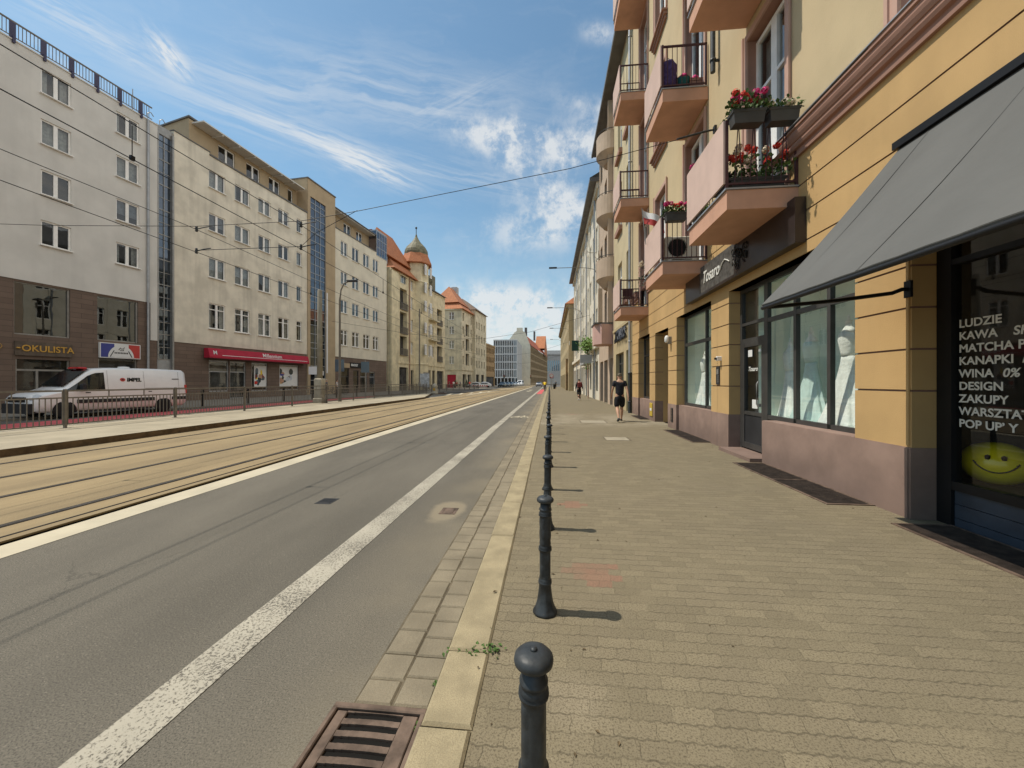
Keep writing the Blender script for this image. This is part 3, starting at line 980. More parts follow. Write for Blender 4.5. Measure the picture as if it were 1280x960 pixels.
def flowers(name, label, cat, loc, w_, d_, n, petal, seed, along='x', box=True, group=None, spread=.12, hgt=.16, leaf='leaf'):
    """planter > leaves, blossoms"""
    t_ = thing(name, label, cat, loc, group)
    r = random.Random(seed)
    S, I = ((1, 0), (0, 1)) if along == 'x' else ((0, 1), (1, 0))
    hz = 0
    if box:
        g = MB(S, I)
        hz = .21
        V = []
        for (k, z) in ((.86, 0), (.94, .165), (1.0, .17), (1.03, .21), (.97, .21), (.93, .18)):
            V += [(-w_ / 2 * k, -d_ / 2 * k, z), (w_ / 2 * k, -d_ / 2 * k, z), (w_ / 2 * k, d_ / 2 * k, z), (-w_ / 2 * k, d_ / 2 * k, z)]
        F = [(3, 2, 1, 0), (20, 21, 22, 23)]
        for q in range(5): F += [(q * 4 + i, q * 4 + (i + 1) % 4, q * 4 + 4 + (i + 1) % 4, q * 4 + 4 + i) for i in range(4)]
        g.mesh(V, F)
        g.done('planter_box', K['planter'], t_)
    g = MB(S, I)
    for _ in range(n * 24):
        a, o, z = r.uniform(-.5, .5) * (w_ + spread * .6), r.gauss(0, .33) * (d_ + spread), hz + abs(r.gauss(.03, .45 * hgt))
        s_ = r.uniform(.016, .038)
        ax = Vector((r.gauss(0, 1), r.gauss(0, 1), r.gauss(0, .7) + .8)).normalized()
        u = ax.orthogonal().normalized(); v = ax.cross(u)
        pts = [(a + (u * math.cos(k * 1.2566) + v * math.sin(k * 1.2566)).x * s_, o + (u * math.cos(k * 1.2566) + v * math.sin(k * 1.2566)).y * s_, z + (u * math.cos(k * 1.2566) + v * math.sin(k * 1.2566)).z * s_) for k in range(5)]
        g.face(pts)
    g.done('leaves', K[leaf], t_)
    for pi, pn in enumerate(petal):
        g = MB(S, I)
        for q in range(max(3, int(n * 1.3) // len(petal))):
            a, o, z = r.uniform(-.5, .5) * w_, r.gauss(0, .3) * d_, hz + hgt * r.uniform(.8, 1.5)
            for _ in range(60):
                v = Vector((r.gauss(0, 1), r.gauss(0, 1), r.gauss(0, 1))).normalized()
                c = Vector((a, o, z)) + v * .058 * r.uniform(.6, 1)
                u = v.orthogonal().normalized(); w2 = v.cross(u); s_ = .02
                g.face([tuple(c + (u * math.cos(k * 1.5708 + a) + w2 * math.sin(k * 1.5708 + a)) * s_ + v * .004 * (k % 2)) for k in range(4)])
        g.done('blossoms', K[pn], t_)
    return t_


# ------------------------------------------------------------------ right hand building with shops
XW = 3.92
RS, RI = (0, 1), (1, 0)       # a = world Y, o = depth behind the facade
hb = thing('tenement_house', 'yellow tenement with ochre shop storey, pink balconies and the grey awning', 'building', (XW, 0, 0))
COURSE = [.78, 1.40, 1.855, 2.31, 2.765, 3.22, 3.675, 4.13, 4.585, 5.05]
Z4 = [4.60, 8.93, 13.20, 17.45]
A0, A1 = -7.0, 18.72
shop_ops = [(-5.5, -.2, -.1, 3.48), (.6, 4.58, -.1, 3.48), (5.36, 8.86, -.1, 3.48), (9.79, 12.35, -.1, 3.48), (13.2, 14.78, -.1, 3.30), (15.58, 17.5, -.1, 3.40)]
door_cols = [(6.85, 8.1), (10.25, 11.6), (16.0, 17.2)]
l1doors = [(a, b, 4.65, 8.3) for a, b in door_cols]
g = MB(RS, RI)
for c, d in zip(COURSE, COURSE[1:]):
    facade(g, A0, A1, c + (.011 if c > .8 else 0), d - (.011 if d < 5 else 0), shop_ops + l1doors, 0, .29)
ops2 = [(a - .02, b + .02, c, d) for a, b, c, d in shop_ops] + l1doors
g.m = 1
facade(g, A0, A1, .78, 5.05, ops2, .022, .25)
g.m = 0
g.box(4.60, 4.63, -.016, .0, .80, 3.2)
# deep passage of the entry
g.box(13.2, 13.22, .29, 1.6, 0, 3.3); g.box(14.78, 14.80, .29, 1.6, 0, 3.3); g.face([(13.2, .29, 3.3), (14.78, .29, 3.3), (14.78, 1.6, 3.3), (13.2, 1.6, 3.3)])
g.done('shop_storey_wall', [K['yellow'], K['trim']], hb)
g = MB(RS, RI)
pl_ops = [(-5.5, -.2, -.1, 3), (.6, 4.58, -.1, 3), (7.52, 8.86, -.1, 3), (9.79, 12.35, -.1, 3), (13.2, 14.78, -.1, 3), (15.58, 17.5, -.1, 3)]
facade(g, A0, A1, -.1, .779, pl_ops, -.012, .30)
edges = [A0] + [q for p_ in pl_ops for q in p_[:2]] + [A1]
for a, b in zip(edges[::2], edges[1::2]): g.face([(a, -.012, .779), (b, -.012, .779), (b, .02, .779), (a, .02, .779)])
g.box(4.60, 4.635, -.03, -.013, 0, .77)
g.box(5.37, 7.51, .0, .27, .77, .785)
for a, b in ((9.79, 12.35), (15.58, 17.5)):
    g.box(a, b, .07, .28, -.1, .775)
g.done('plinth', K['plinth'], hb)
# upper wall
win_cols = [(3.35, 4.75), (13.5, 14.8)]
up_ops = [(a, b, z + .05, z + 3.65) for z in Z4[1:] for a, b in door_cols] + [(a, b, 5.45, 8.3) for a, b in door_cols]
up_ops += [(a, b, z + .95, z + 3.65) for z in Z4 for a, b in win_cols]
g = MB(RS, RI)
ops_up = up_ops
facade(g, A0, A1, 5.45, 21.2, ops_up, .03, .24, revm=1)
g.done('upper_wall', [K['pale'], K['trim']], hb)
g = MB(RS, RI)
for a, b, c, d in up_ops:
    c2 = c if c > 5.5 else 4.65
    g.box(a - .13, a - .002, -.005, .032, c2, d + .13); g.box(b + .002, b + .13, -.005, .032, c2, d + .13)
    g.box(a - .002, b + .002, -.005, .032, d + .002, d + .13)
    g.box(a - .15, a - .10, -.03, .0, c2, d + .15); g.box(b + .10, b + .15, -.03, .0, c2, d + .15)
g.done('window_surrounds', K['trimlight'], hb)
for z in Z4:
    for a, b in win_cols:
        g = MB(RS, RI)
        g.box(a - .18, b + .18, -.17, .02, z + .80, z + .86); g.box(a - .14, b + .14, -.10, .02, z + .70, z + .80); g.box(a - .1, b + .1, -.05, .02, z + .6, z + .7)
        g.done('window_sill', K['trim'], hb)
prof = [(.03, 5.05), (-.045, 5.05), (-.05, 5.09), (-.03, 5.11), (-.03, 5.16), (-.075, 5.17), (-.095, 5.21), (-.095, 5.25), (-.11, 5.255), (-.135, 5.30), (-.15, 5.34), (-.15, 5.39), (-.175, 5.40), (-.175, 5.425), (.03, 5.452)]
g = MB(RS, RI)
g.prism(prof, A0, 6.76); g.prism(prof, 8.24, 10.08); g.prism(prof, 11.75, 15.85); g.prism(prof, 17.35, A1)
g.done('string_cornice', K['trim'], hb)
g = MB(RS, RI)
for a, b in ((A0, 6.77), (8.23, 10.09), (11.74, 15.86), (17.34, A1)): g.box(a, b, -.19, .03, 5.455, 5.47)
g.done('cornice_flashing', K['zinc'], hb)
g = MB(RS, RI)
g.box(A0, A1, -.6, .6, 21.2, 21.5); g.face([(A0, -.7, 21.5), (A1, -.7, 21.5), (A1, 8, 26), (A0, 8, 26)])
g.done('roof', K['roof'], hb)
g = MB(RS, RI)
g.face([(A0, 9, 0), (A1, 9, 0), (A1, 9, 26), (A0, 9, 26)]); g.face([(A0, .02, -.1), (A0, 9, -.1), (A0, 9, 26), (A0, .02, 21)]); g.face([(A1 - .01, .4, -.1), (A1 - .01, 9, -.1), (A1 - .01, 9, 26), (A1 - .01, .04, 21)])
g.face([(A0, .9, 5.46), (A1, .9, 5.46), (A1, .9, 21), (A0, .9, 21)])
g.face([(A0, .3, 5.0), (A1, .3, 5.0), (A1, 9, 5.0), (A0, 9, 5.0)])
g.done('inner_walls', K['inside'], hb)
for i, z in enumerate(Z4):
    for j, (a, b) in enumerate(door_cols):
        window(hb, RS, RI, a, b, z + .06, z + 3.64, .21, 'dt:.70', curtain=(i + j) % 3, name='balcony_door')
    for j, (a, b) in enumerate(win_cols):
        window(hb, RS, RI, a, b, z + .96, z + 3.64, .21, 'dt:.68', curtain=(i + j * 2) % 4)


def balcony(a0, a1, zb, depth=1.11, ht=1.07, mid=False, bars=True):
    """child of the house: slab, panel, railing; origin on the wall at its near end, underside level"""
    bz = thing('balcony', None, None)
    bz.parent = hb; bz.location = (0, a0, zb)
    w_ = a1 - a0
    g = MB(RS, RI)
    # slab: tapered soffit
    V = [(0.02, .02, 0), (w_ - .02, .02, 0), (w_ - .10, -depth + .12, 0), (.06, -depth + .10, 0),
         (0, .02, .30), (w_, .02, .30), (w_, -depth + .02, .30), (0, -depth + .02, .30), (0, .02, .0), (0, -depth + .02, .10), (w_, -depth + .02, .10)]
    g.mesh([(.0, .02, 0), (w_, .02, 0), (w_, -depth + .03, 0), (0, -depth + .03, 0), (0, .02, .31), (w_, .02, .31), (w_, -depth + .03, .31), (0, -depth + .03, .31)],
           [(0, 1, 2, 3), (4, 5, 6, 7), (0, 1, 5, 4), (1, 2, 6, 5), (2, 3, 7, 6), (3, 0, 4, 7)])
    g.done('slab', K['pinkdark'], bz)
    g = MB(RS, RI)
    g.box(-.02, w_ + .02, -depth - .0, .0, .315, .34)
    g.done('slab_flashing', K['zinc'], bz)
    g = MB(RS, RI)
    g.box(0.01, w_ - .01, -depth - .02, -depth + .01, .42, .42 + ht - .05)
    g.done('panel', K['pink'], bz)
    g = MB(RS, RI)
    zt = .35 + ht
    for a in (.02, w_ - .02):
        g.box(a - .02, a + .02, -depth + .02, -.0, zt - .04, zt)
        g.box(a - .015, a + .015, -depth + .02, -.0, .40, .43)
        g.box(a - .022, a + .022, -depth + .015, -depth + .055, .34, zt + .02); g.box(a - .02, a + .02, -.04, .0, .34, zt)
        n = 9
        for k in range(1, n):
            o = -depth + .04 + (depth - .06) * k / n
            if bars == 'zig':
                o2 = o + (.055 if k % 2 else -.055)
                g.tube([(a, o, .42), (a, o2, zt - .03)], .008, 5)
            else:
                g.box(a - .007, a + .007, o - .007, o + .007, .42, zt - .04)
        if mid:
            g.box(a - .01, a + .01, -depth + .04, -.36, .66, .69); g.box(a - .01, a + .01, -.37, -.34, .42, .69)
    g.box(.02, w_ - .02, -depth + .02, -depth + .06, zt - .04, zt)
    g.done('railing', K['rail'], bz)
    return bz
ZB = [4.27, 8.62, 12.88, 17.1]
for i in range(3): balcony(6.49, 8.16, ZB[i], bars='zig')
for i in range(4): balcony(10.02, 11.68, ZB[i] - .06)
for i in range(4): balcony(15.76, 17.34, ZB[i] - .10, mid=True)

# ---- shop fronts (parts of the house): frames, panes, doors
def frame_set(name, o, uprights, rails, mat_='darkframe', parent=hb, thick=.035):
    g = MB(RS, RI)
    for a, w_, z0, z1 in uprights: g.box(a - w_ / 2, a + w_ / 2, o - thick, o + thick, z0, z1)
    for a0, a1, z, h_ in rails: g.box(a0, a1, o - thick + .003, o + thick - .003, z - h_ / 2, z + h_ / 2)
    return g.done(name, K[mat_], parent)


def pane(o, a0, a1, z0, z1, parent=hb, m='shopglass'):
    g = MB(RS, RI); g.face([(a0, o, z0), (a1, o, z0), (a1, o, z1), (a0, o, z1)])
    return g.done('pane', K[m], parent)
sf = frame_set('shop_window', .27, [(5.40, .08, .78, 3.48), (6.18, .07, .86, 3.48), (6.98, .07, .86, 3.48), (7.86, .12, .1, 3.48), (8.82, .08, .0, 3.48)],
               [(5.44, 6.145, .82, .08), (6.215, 6.945, .82, .08), (7.015, 7.8, .82, .08), (5.44, 7.8, 2.68, .08), (5.44, 7.8, 3.44, .08), (7.92, 8.78, 2.36, .10), (7.92, 8.78, 2.72, .06), (7.92, 8.78, 3.44, .08)])
for a0, a1 in ((5.44, 6.145), (6.215, 6.945), (7.015, 7.8)):
    pane(.275, a0, a1, .86, 2.64, sf); pane(.275, a0, a1, 2.72, 3.40, sf)
pane(.275, 7.92, 8.78, 2.75, 3.40, sf); pane(.275, 7.92, 8.78, 2.41, 2.69, sf)
dr = frame_set('shop_door', .27, [(7.97, .09, .1, 2.31), (8.73, .09, .1, 2.31)], [(8.015, 8.685, .16, .12), (8.015, 8.685, .84, .07), (8.015, 8.685, 2.27, .08)])
pane(.275, 8.015, 8.685, .875, 2.23, dr, 'shopglass')
g = MB(RS, RI); g.box(8.015, 8.685, .255, .285, .22, .805); g.done('kick_panel', K['plastic'], dr)
g = MB(RS, RI); g.tube([(8.06, .20, 1.0), (8.06, .17, 1.05), (8.06, .17, 1.45), (8.06, .20, 1.5)], .014, 8); g.box(8.03, 8.09, .19, .24, 1.0, 1.06); g.done('handle', K['steel'], dr)
text_mesh('Tosaro', .13, (0, -1, 0), (0, 0, 1), K['text'], 'lettering', dr, (.262, 8.58, 1.72), shear=.35, bold=.002, extrude=.001)
g = MB(RS, RI); g.box(8.40, 8.56, .255, .262, 2.02, 2.16); g.box(8.07, 8.15, .255, .262, 2.1, 2.15); g.box(8.2, 8.4, .255, .262, .95, 1.13); g.done('paper_notice', K['signwhite'], dr)
g = MB(RS, RI); g.box(7.53, 8.85, -.22, .30, -.1, .07); g.done('door_step', K['plinth'], hb)
s2 = frame_set('shop_window', .27, [(9.83, .07, .78, 3.48), (10.72, .07, .86, 3.48), (12.31, .08, .78, 3.48)], [(9.865, 10.685, .82, .07), (10.755, 12.27, .82, .07), (9.865, 12.27, 2.62, .09), (9.865, 12.27, 3.44, .07)])
for a0, a1 in ((9.865, 10.685), (10.755, 12.27)):
    pane(.275, a0, a1, .86, 2.57, s2); pane(.275, a0, a1, 2.67, 3.40, s2)
s3 = frame_set('shop_window', .27, [(15.62, .07, .78, 3.40), (16.3, .06, .86, 3.4), (17.46, .07, .78, 3.40)], [(15.655, 16.27, .82, .07), (16.33, 17.425, .82, .07), (15.655, 17.425, 2.62, .08), (15.655, 17.425, 3.36, .07)])
for a0, a1 in ((15.655, 16.27), (16.33, 17.425)):
    pane(.275, a0, a1, .86, 2.58, s3); pane(.275, a0, a1, 2.66, 3.32, s3)
e_ = frame_set('entrance_door', 1.5, [(13.27, .1, .05, 3.3), (14.0, .08, .05, 2.5), (14.72, .1, .05, 3.3)], [(13.32, 14.67, .2, .3), (13.32, 14.67, 2.5, .1), (13.32, 14.67, 3.24, .1), (13.32, 14.67, 1.1, .1)], 'trim')
pane(1.5, 13.32, 14.67, .35, 3.2, e_, 'darkglass')
# cafe front
cf = frame_set('cafe_window', .29, [(.66, .10, .0, 3.48), (2.55, .07, .46, 3.48), (4.50, .15, .0, 3.48)], [(.71, 2.515, .42, .09), (2.585, 4.425, .42, .09), (.71, 4.425, 3.42, .10), (.71, 4.425, 2.74, .06)], 'black', thick=.05)
pane(.29, .71, 2.515, .465, 2.71, cf, 'darkglass'); pane(.29, 2.585, 4.425, .465, 2.71, cf, 'darkglass'); pane(.29, .71, 2.515, 2.77, 3.37, cf, 'darkglass'); pane(.29, 2.585, 4.425, 2.77, 3.37, cf, 'darkglass')
g = MB(RS, RI)
for k in range(4): g.box(.72, 4.42, .27, .30, -.2 + k * .145, -.062 + k * .145)
g.done('stall_riser', K['bluewood'], cf)
S_ = .113
rows = [('LUDZIE', 4.395, 2.055), ('KAWA', 4.395, 1.928), ('MATCHA P', 4.395, 1.80), ('KANAPKI', 4.395, 1.672), ('WINA', 4.395, 1.545), ('DESIGN', 4.395, 1.418), ('ZAKUPY', 4.395, 1.29), ('WARSZTAT', 4.395, 1.163), ('POP UP\u2019 Y', 4.395, 1.036)]
for b_, y, z in rows:
    text_mesh(b_, S_, (0, -1, 0), (0, 0, 1), K['text'], 'lettering', cf, (.286, y, z), bold=.0028, extrude=.0006, sx=1.0)
for b_, y, z, s_, sh in [('SPE', 3.93, 1.928, S_, .12), ('i', 3.865, 1.672, S_, .25), ('0%', 4.015, 1.545, S_, .2), ('RA', 3.85, 2.085, .06, 0), ('N', 3.80, 1.60, .05, 0), ('DLA', 3.83, 1.31, .06, 0)]:
    text_mesh(b_, s_, (0, -1, 0), (0, 0, 1), K['text'], 'lettering', cf, (.286, y, z), bold=.0028 if s_ > .1 else .001, extrude=.0006, shear=sh)
# interiors
def room(name, a0, a1, o0, o1, z0, z1, m, floor=None):
    g = MB(RS, RI)
    g.m = 0
    g.face([(a0, o1, z0), (a1, o1, z0), (a1, o1, z1), (a0, o1, z1)])
    g.face([(a0, o0, z0), (a0, o1, z0), (a0, o1, z1), (a0, o0, z1)]); g.face([(a1, o0, z0), (a1, o1, z0), (a1, o1, z1), (a1, o0, z1)])
    g.face([(a0, o0, z1), (a1, o0, z1), (a1, o1, z1), (a0, o1, z1)])
    g.m = 1
    g.face([(a0, o0, z0), (a1, o0, z0), (a1, o1, z0), (a0, o1, z0)])
    return g.done(name, [m, floor or m], hb)
room('shop_interior', 5.3, 8.3, .33, 1.5, .80, 3.6, K['mint'], K['mint'])
room('shop_interior', 8.32, 8.9, .33, 5, .06, 3.6, K['insidemid'])
room('shop_interior', 9.7, 12.4, .33, 1.4, .80, 3.6, K['mint'], K['mint'])
room('shop_interior', 15.5, 17.6, .33, 2.0, .80, 3.6, K['insidemid'])
room('cafe_interior', .5, 4.9, .36, 6.5, .0, 3.7, K['inside'], K['inside'])
g = MB(RS, RI); g.box(.55, 4.88, .36, .9, .3, .40); g.done('cafe_sill_board', K['plastic'], cf)
# pits and gratings before the wall
def grating(label, x0, x1, y0, y1):
    t_ = thing('light_well_grate', label, 'grating', ((x0 + x1) / 2, (y0 + y1) / 2, 0))
    g = MB()
    w_, l_ = (x1 - x0) / 2, (y1 - y0) / 2
    g.box(-w_, w_, -l_, -l_ + .03, -.02, .012); g.box(-w_, w_, l_ - .03, l_, -.02, .012); g.box(-w_, -w_ + .03, -l_ + .03, l_ - .03, -.02, .012); g.box(w_ - .03, w_, -l_ + .03, l_ - .03, -.02, .012)
    g.box(-w_ + .03, w_ - .03, -.012, .012, -.02, .011)
    g.done('frame', K['rust'], t_)
    g = MB(); g.face([(-w_, -l_, .002), (w_, -l_, .002), (w_, l_, .002), (-w_, l_, .002)]); g.done('pit', K['hole'], t_)
    g = MB()
    x = -w_ + .045
    while x < w_ - .03: g.box(x - .003, x + .003, -l_ + .03, -.012, .0035, .0095); g.box(x - .003, x + .003, .012, l_ - .03, .0035, .0095); x += .024
    g.done('bars', K['oldiron'], t_)
grating('long dark light well grate below the dress shop window', 3.36, 3.905, 5.03, 7.45)
grating('dark light well grate below the second dress window', 3.50, 3.985, 9.85, 12.3)
grating('small dark light well grate beyond the entrance passage', 3.55, 3.985, 15.6, 17.4)
grating('dark grate before the blue boards of the cafe front', 3.58, 4.16, 1.0, 4.42)
# ---- awning
aw = thing('awning', 'big grey canvas awning sloping over the cafe window', 'awning', (XW, 3.2, 2.36))
g = MB(RS, RI)
NA, NB = 36, 14
def awp(i, j):
    a = -2.2 + 3.66 * i / NA
    f = j / NB
    u_ = 14 * i / NA
    sag = -.05 * math.sin(f * math.pi) - .016 * math.sin(u_ * 2.1 + f * 3) * math.sin(f * math.pi) * (.4 + .6 * math.sin(u_ * .7) ** 2) - .002 * math.sin(u_ * 4.3 - f * 5) * f
    return (a, -.03 + (-1.47) * f, 1.76 - 1.74 * f + sag)
V = [awp(i, j) for i in range(NA + 1) for j in range(NB + 1)]
F = [(i * (NB + 1) + j, (i + 1) * (NB + 1) + j, (i + 1) * (NB + 1) + j + 1, i * (NB + 1) + j + 1) for i in range(NA) for j in range(NB)]
g.smooth = True
g.mesh(V, F)
V2 = [(a, o, z - .006) for a, o, z in V]
g.mesh(V2, F)
g.smooth = False
for i in range(NA):     # hem folded down at the front edge
    a, b = awp(i, NB), awp(i + 1, NB)
    g.face([a, b, (b[0], b[1] + .02, b[2] - .05), (a[0], a[1] + .02, a[2] - .05)])
g.done('canvas', K['awning'], aw)
for a in (-1.05, .1, 1.1):
    g = MB(RS, RI)
    V = [(a + dx, -.03 + (-1.47) * j / NB, 1.76 - 1.74 * j / NB - .05 * math.sin(j / NB * math.pi) + .0035) for j in range(NB + 1) for dx in (-.012, .012)]
    g.mesh(V, [(2 * j, 2 * j + 1, 2 * j + 3, 2 * j + 2) for j in range(NB)])
    g.done('seam', K['awning'], aw)
g = MB(RS, RI)
g.tube([(-2.2, -1.49, -.02), (1.46, -1.49, -.02)], .022, 8)
g.done('front_bar', K['black'], aw)
for a in (1.40, -2.0):
    g = MB(RS, RI)
    g.tube([(a, -1.46, -.02), (a, -.75, .04), (a, -.18, .11), (a, -.08, .15), (a, -.02, .15)], .022, 8)
    g.box(a - .04, a + .04, -.03, -.004, .06, .24)
    g.done('arm', K['black'], aw)
g = MB(RS, RI)
g.box(-2.25, 1.49, -.11, -.013, 1.72, 1.80)
g.done('cassette', K['black'], aw)
# ---- sign of the dress shop
sg = thing('shop_sign', 'long dark fascia sign with white script over the dress shop', 'shop sign', (XW, 9, 3.66))
g = MB(RS, RI)
g.m = 0; g.box(-2.71, -.74, -.17, -.013, 0, .68); g.box(1.05, 2.06, -.17, -.013, 0, .68)
g.m = 1; g.box(-.74, 1.05, -.165, -.013, 0, .68)
g.m = 0; g.box(-.74, 1.05, -.172, -.165, 0, .035); g.box(-2.71, 2.06, -.17, -.013, -.022, -.001)
g.done('board', [K['signdark'], K['signgrey']], sg)
text_mesh('Tosaro', .40, (0, -1, 0), (0, 0, 1), K['text'], 'lettering', sg, (-.175, .86, .24), shear=.3, bold=.004, extrude=.006, sx=.80)
g = MB(RS, RI)
g.tube([(-.12, -.18, .30), (-.22, -.18, .42), (-.34, -.18, .47), (-.46, -.18, .42), (-.56, -.18, .36)], .012, 6)
g.done('swash', K['text'], sg)
g = MB(RS, RI)
r = random.Random(11)
for k in range(9):
    a, z = -1.0 + r.uniform(-.28, .28), .30 + r.uniform(-.16, .22)
    pts = [(a + .11 * math.cos(q * .8 + k) * (1 - q * .09), -.185, z + .11 * math.sin(q * .8 + k) * (1 - q * .09)) for q in range(9)]
    g.tube(pts, .011, 5)
g.done('flower_emblem', K['black'], sg)
g = MB(RS, RI)
g.tube([(-.95, -.195, .2), (-.87, -.195, .42), (-.89, -.195, .62)], .013, 5); g.tube([(-.73, -.195, .2), (-.77, -.195, .3), (-.83, -.195, .2), (-.87, -.195, .27)], .014, 5)
g.done('emblem_stem', K['signgrey'], sg)
# ---- small wall fittings
def small_box(name, label, cat, loc, sx, sy, sz, m, extra=None):
    t_ = thing(name, label, cat, loc)
    g = MB(); g.box(-sx, 0, -sy / 2, sy / 2, 0, sz, ch=.012); g.done('case', m, t_)
    if extra: extra(t_)
    return t_
def lampglass(t_):
    g = MB(); g.lathe([(.05, .04), (.075, .08), (.075, .2), (.05, .26), (.01, .28)], 12, c=(-.13, 0, 0)); g.done('lamp_shade', K['signwhite'], t_)
small_box('wall_lamp', 'white round wall lamp on the ochre pillar beside the entrance', 'wall lamp', (XW, 12.9, 2.72), .09, .14, .24, K['steel'], lampglass)
small_box('intercom_panel', 'dark narrow intercom panel on the pillar left of the shop door', 'intercom', (XW, 9.38, 1.43), .022, .17, .42, K['plastic'], lambda t_: (lambda g: (g.box(-.027, -.0222, -.05, .05, .24, .36), [g.box(-.027, -.0222, -.05, -.01, .05 + k * .045, .08 + k * .045) for k in range(4)], g.done('buttons', K['steel'], t_)))(MB()))
small_box('camera_box', 'small white camera above the intercom panel', 'camera', (XW, 9.25, 1.98), .10, .08, .10, K['signwhite'], lambda t_: (lambda g: (g.tube([(-.10, 0, .05), (-.14, 0, .045)], .028, 10), g.done('lens', K['black'], t_)))(MB()))
small_box('utility_box', 'yellow utility box let into the plinth beyond the entrance', 'utility box', (XW - .012, 15.25, .18), .03, .36, .50, mat('yellow metal', (.55, .38, .05), rough=.5), lambda t_: (lambda g: (g.box(-.036, -.0305, -.12, .12, .2, .3), g.done('label_plate', K['signwhite'], t_)))(MB()))
pt = thing('vent_opening', 'dark slotted vent in the plinth of the pillar', 'vent', (XW - .012, 12.75, .22))
g = MB(RS, RI); g.box(-.10, .10, -.02, -.001, 0, .44, ch=.01); g.done('frame', K['plastic'], pt)
g = MB(RS, RI); [g.box(-.07, .07, -.027, -.021, .04 + k * .05, .065 + k * .05) for k in range(8)]; g.done('louvres', K['rust'], pt)
vp = thing('vent_pipe', 'black flue pipe clipped to the pale wall above the flower balcony', 'pipe', (XW, 9.42, 8.75))
g = MB(RS, RI); g.tube([(0, -.11, 0), (0, -.11, 6)], .055, 12); g.done('flue', K['iron'], vp)
for z in (.25, 2.2, 4.2):
    g = MB(RS, RI); g.lathe([(.068, 0), (.068, .06)], 12, c=(0, -.11, z)); g.box(-.02, .02, -.06, .03, z, z + .05); g.done('clip', K['iron'], vp)
dp = thing('downpipe', 'tall silver downpipe between the ochre house and the beige house', 'downpipe', (XW - .1, 18.85, 0))
g = MB(); g.tube([(0, 0, 1.9), (0, 0, 21)], .065, 12); g.done('pipe', K['zinc'], dp)
g = MB(); g.tube([(0, 0, 0), (0, 0, 1.9)], .085, 12); g.lathe([(.1, 1.86), (.1, 1.94)], 12); g.lathe([(.1, .5), (.1, .56)], 12); g.done('iron_foot_pipe', K['iron'], dp)
for z in (3.4, 6.3, 9.2, 12, 15, 18):
    g = MB(); g.lathe([(.085, 0), (.085, .05)], 12, c=(0, 0, z)); g.box(0, .12, -.02, .02, z, z + .04); g.done('bracket', K['zinc'], dp)

# ---- balcony contents
ZA = ZB[0]
G1 = 'charcoal planters hung on the balcony rails'
flowers('flower_box', 'charcoal planter with scarlet and pink geraniums on the nearest balcony rail, outer one', 'flower box', (3.10, 6.40, ZA + 1.27), .50, .2, 12, ['petalred', 'petalpink'], 1, group=G1, hgt=.20)
flowers('flower_box', 'charcoal planter with few pale flowers beside the wall on the nearest balcony rail', 'flower box', (3.62, 6.40, ZA + 1.27), .46, .2, 5, ['petalwhite'], 2, group=G1, hgt=.07)
flowers('floor_flowers', 'red geraniums growing low behind the bars of the nearest balcony', 'flowers', (3.38, 6.72, ZA + .36), .9, .22, 18, ['petalred', 'petalred', 'petalwhite'], 3, hgt=.34, spread=.2)
flowers('flower_box', 'dark planter with white trailing flowers at the far side of the nearest balcony', 'flower box', (3.35, 7.95, ZA + .9), .9, .2, 7, ['petalwhite'], 4, group=G1)
flowers('flower_box', 'charcoal planter with pink geraniums on the balcony above the fan unit, outer one', 'flower box', (3.12, 9.93, ZA + 1.22), .52, .2, 10, ['petalpink', 'petalred'], 5, group=G1)
flowers('flower_box', 'charcoal planter with pink geraniums beside the wall above the fan unit', 'flower box', (3.64, 9.93, ZA + 1.22), .42, .2, 8, ['petalpink'], 6, group=G1)
flowers('flower_pot', 'bright pink flowers peeping over the rail of the nearest balcony', 'flowers', (3.0, 8.1, ZA + 1.35), .3, .15, 7, ['petalpink'], 7, box=False)
flowers('balcony_plant', 'tall green pot plant on the third balcony', 'plant', (3.75, 16.0, ZB[0] + 1.1), .3, .3, 4, ['petalwhite'], 8, hgt=.9, leaf='leafdark', box=False, spread=.05)
ac = thing('fan_unit', 'beige air conditioner with round fan grille behind balcony bars', 'air conditioner', (3.38, 10.22, ZA + .34))
g = MB(); g.box(-.42, .42, 0, .28, .04, .62, ch=.02); g.box(-.35, -.25, 0, .28, 0, .04); g.box(.25, .35, 0, .28, 0, .04); g.done('case', mat('beige enamel', (.78, .72, .60), rough=.5), ac)
g = MB()
g.mesh([(-.12 + .22 * math.cos(q * .314), -.004, .33 + .22 * math.sin(q * .314)) for q in range(20)], [tuple(range(20))])
for rr in (.10, .17, .23): g.tube([(-.12 + rr * math.cos(q * .314), -.014, .33 + rr * math.sin(q * .314)) for q in range(21)], .005, 5)
for q in range(8): g.tube([(-.12, -.012, .33), (-.12 + .25 * math.cos(q * .785), -.012, .33 + .25 * math.sin(q * .785))], .005, 4)
g.done('fan_grille', K['black'], ac)
fl = thing('flag', 'small red and white flag leaning out over a balcony panel', 'flag', (2.74, 11.3, ZA + 1.55))
g = MB(); g.tube([(0, 0, -.4), (-.12, -.05, .62)], .012, 6); g.done('pole', K['steel'], fl)
for m, (f0, f1) in (('signwhite', (0, .5)), ('signred', (.5, 1))):
    g = MB(); g.smooth = True
    n = 8
    def fp(i, f):
        u = i / n
        return (-.12 + f * .06 + .58 * u, -.05 + .07 * math.sin(u * 7 + f * 2), .60 - f * .40 - .30 * u)
    g.mesh([fp(i, f) for i in range(n + 1) for f in (f0, f1)], [(2 * i, 2 * i + 1, 2 * i + 3, 2 * i + 2) for i in range(n)])
    g.done('cloth_band', K[m], fl)
lg = thing('hung_coat', 'purple coat hanging in the balcony corner on the second floor', 'coat', (3.05, 10.3, ZB[1] + .36))
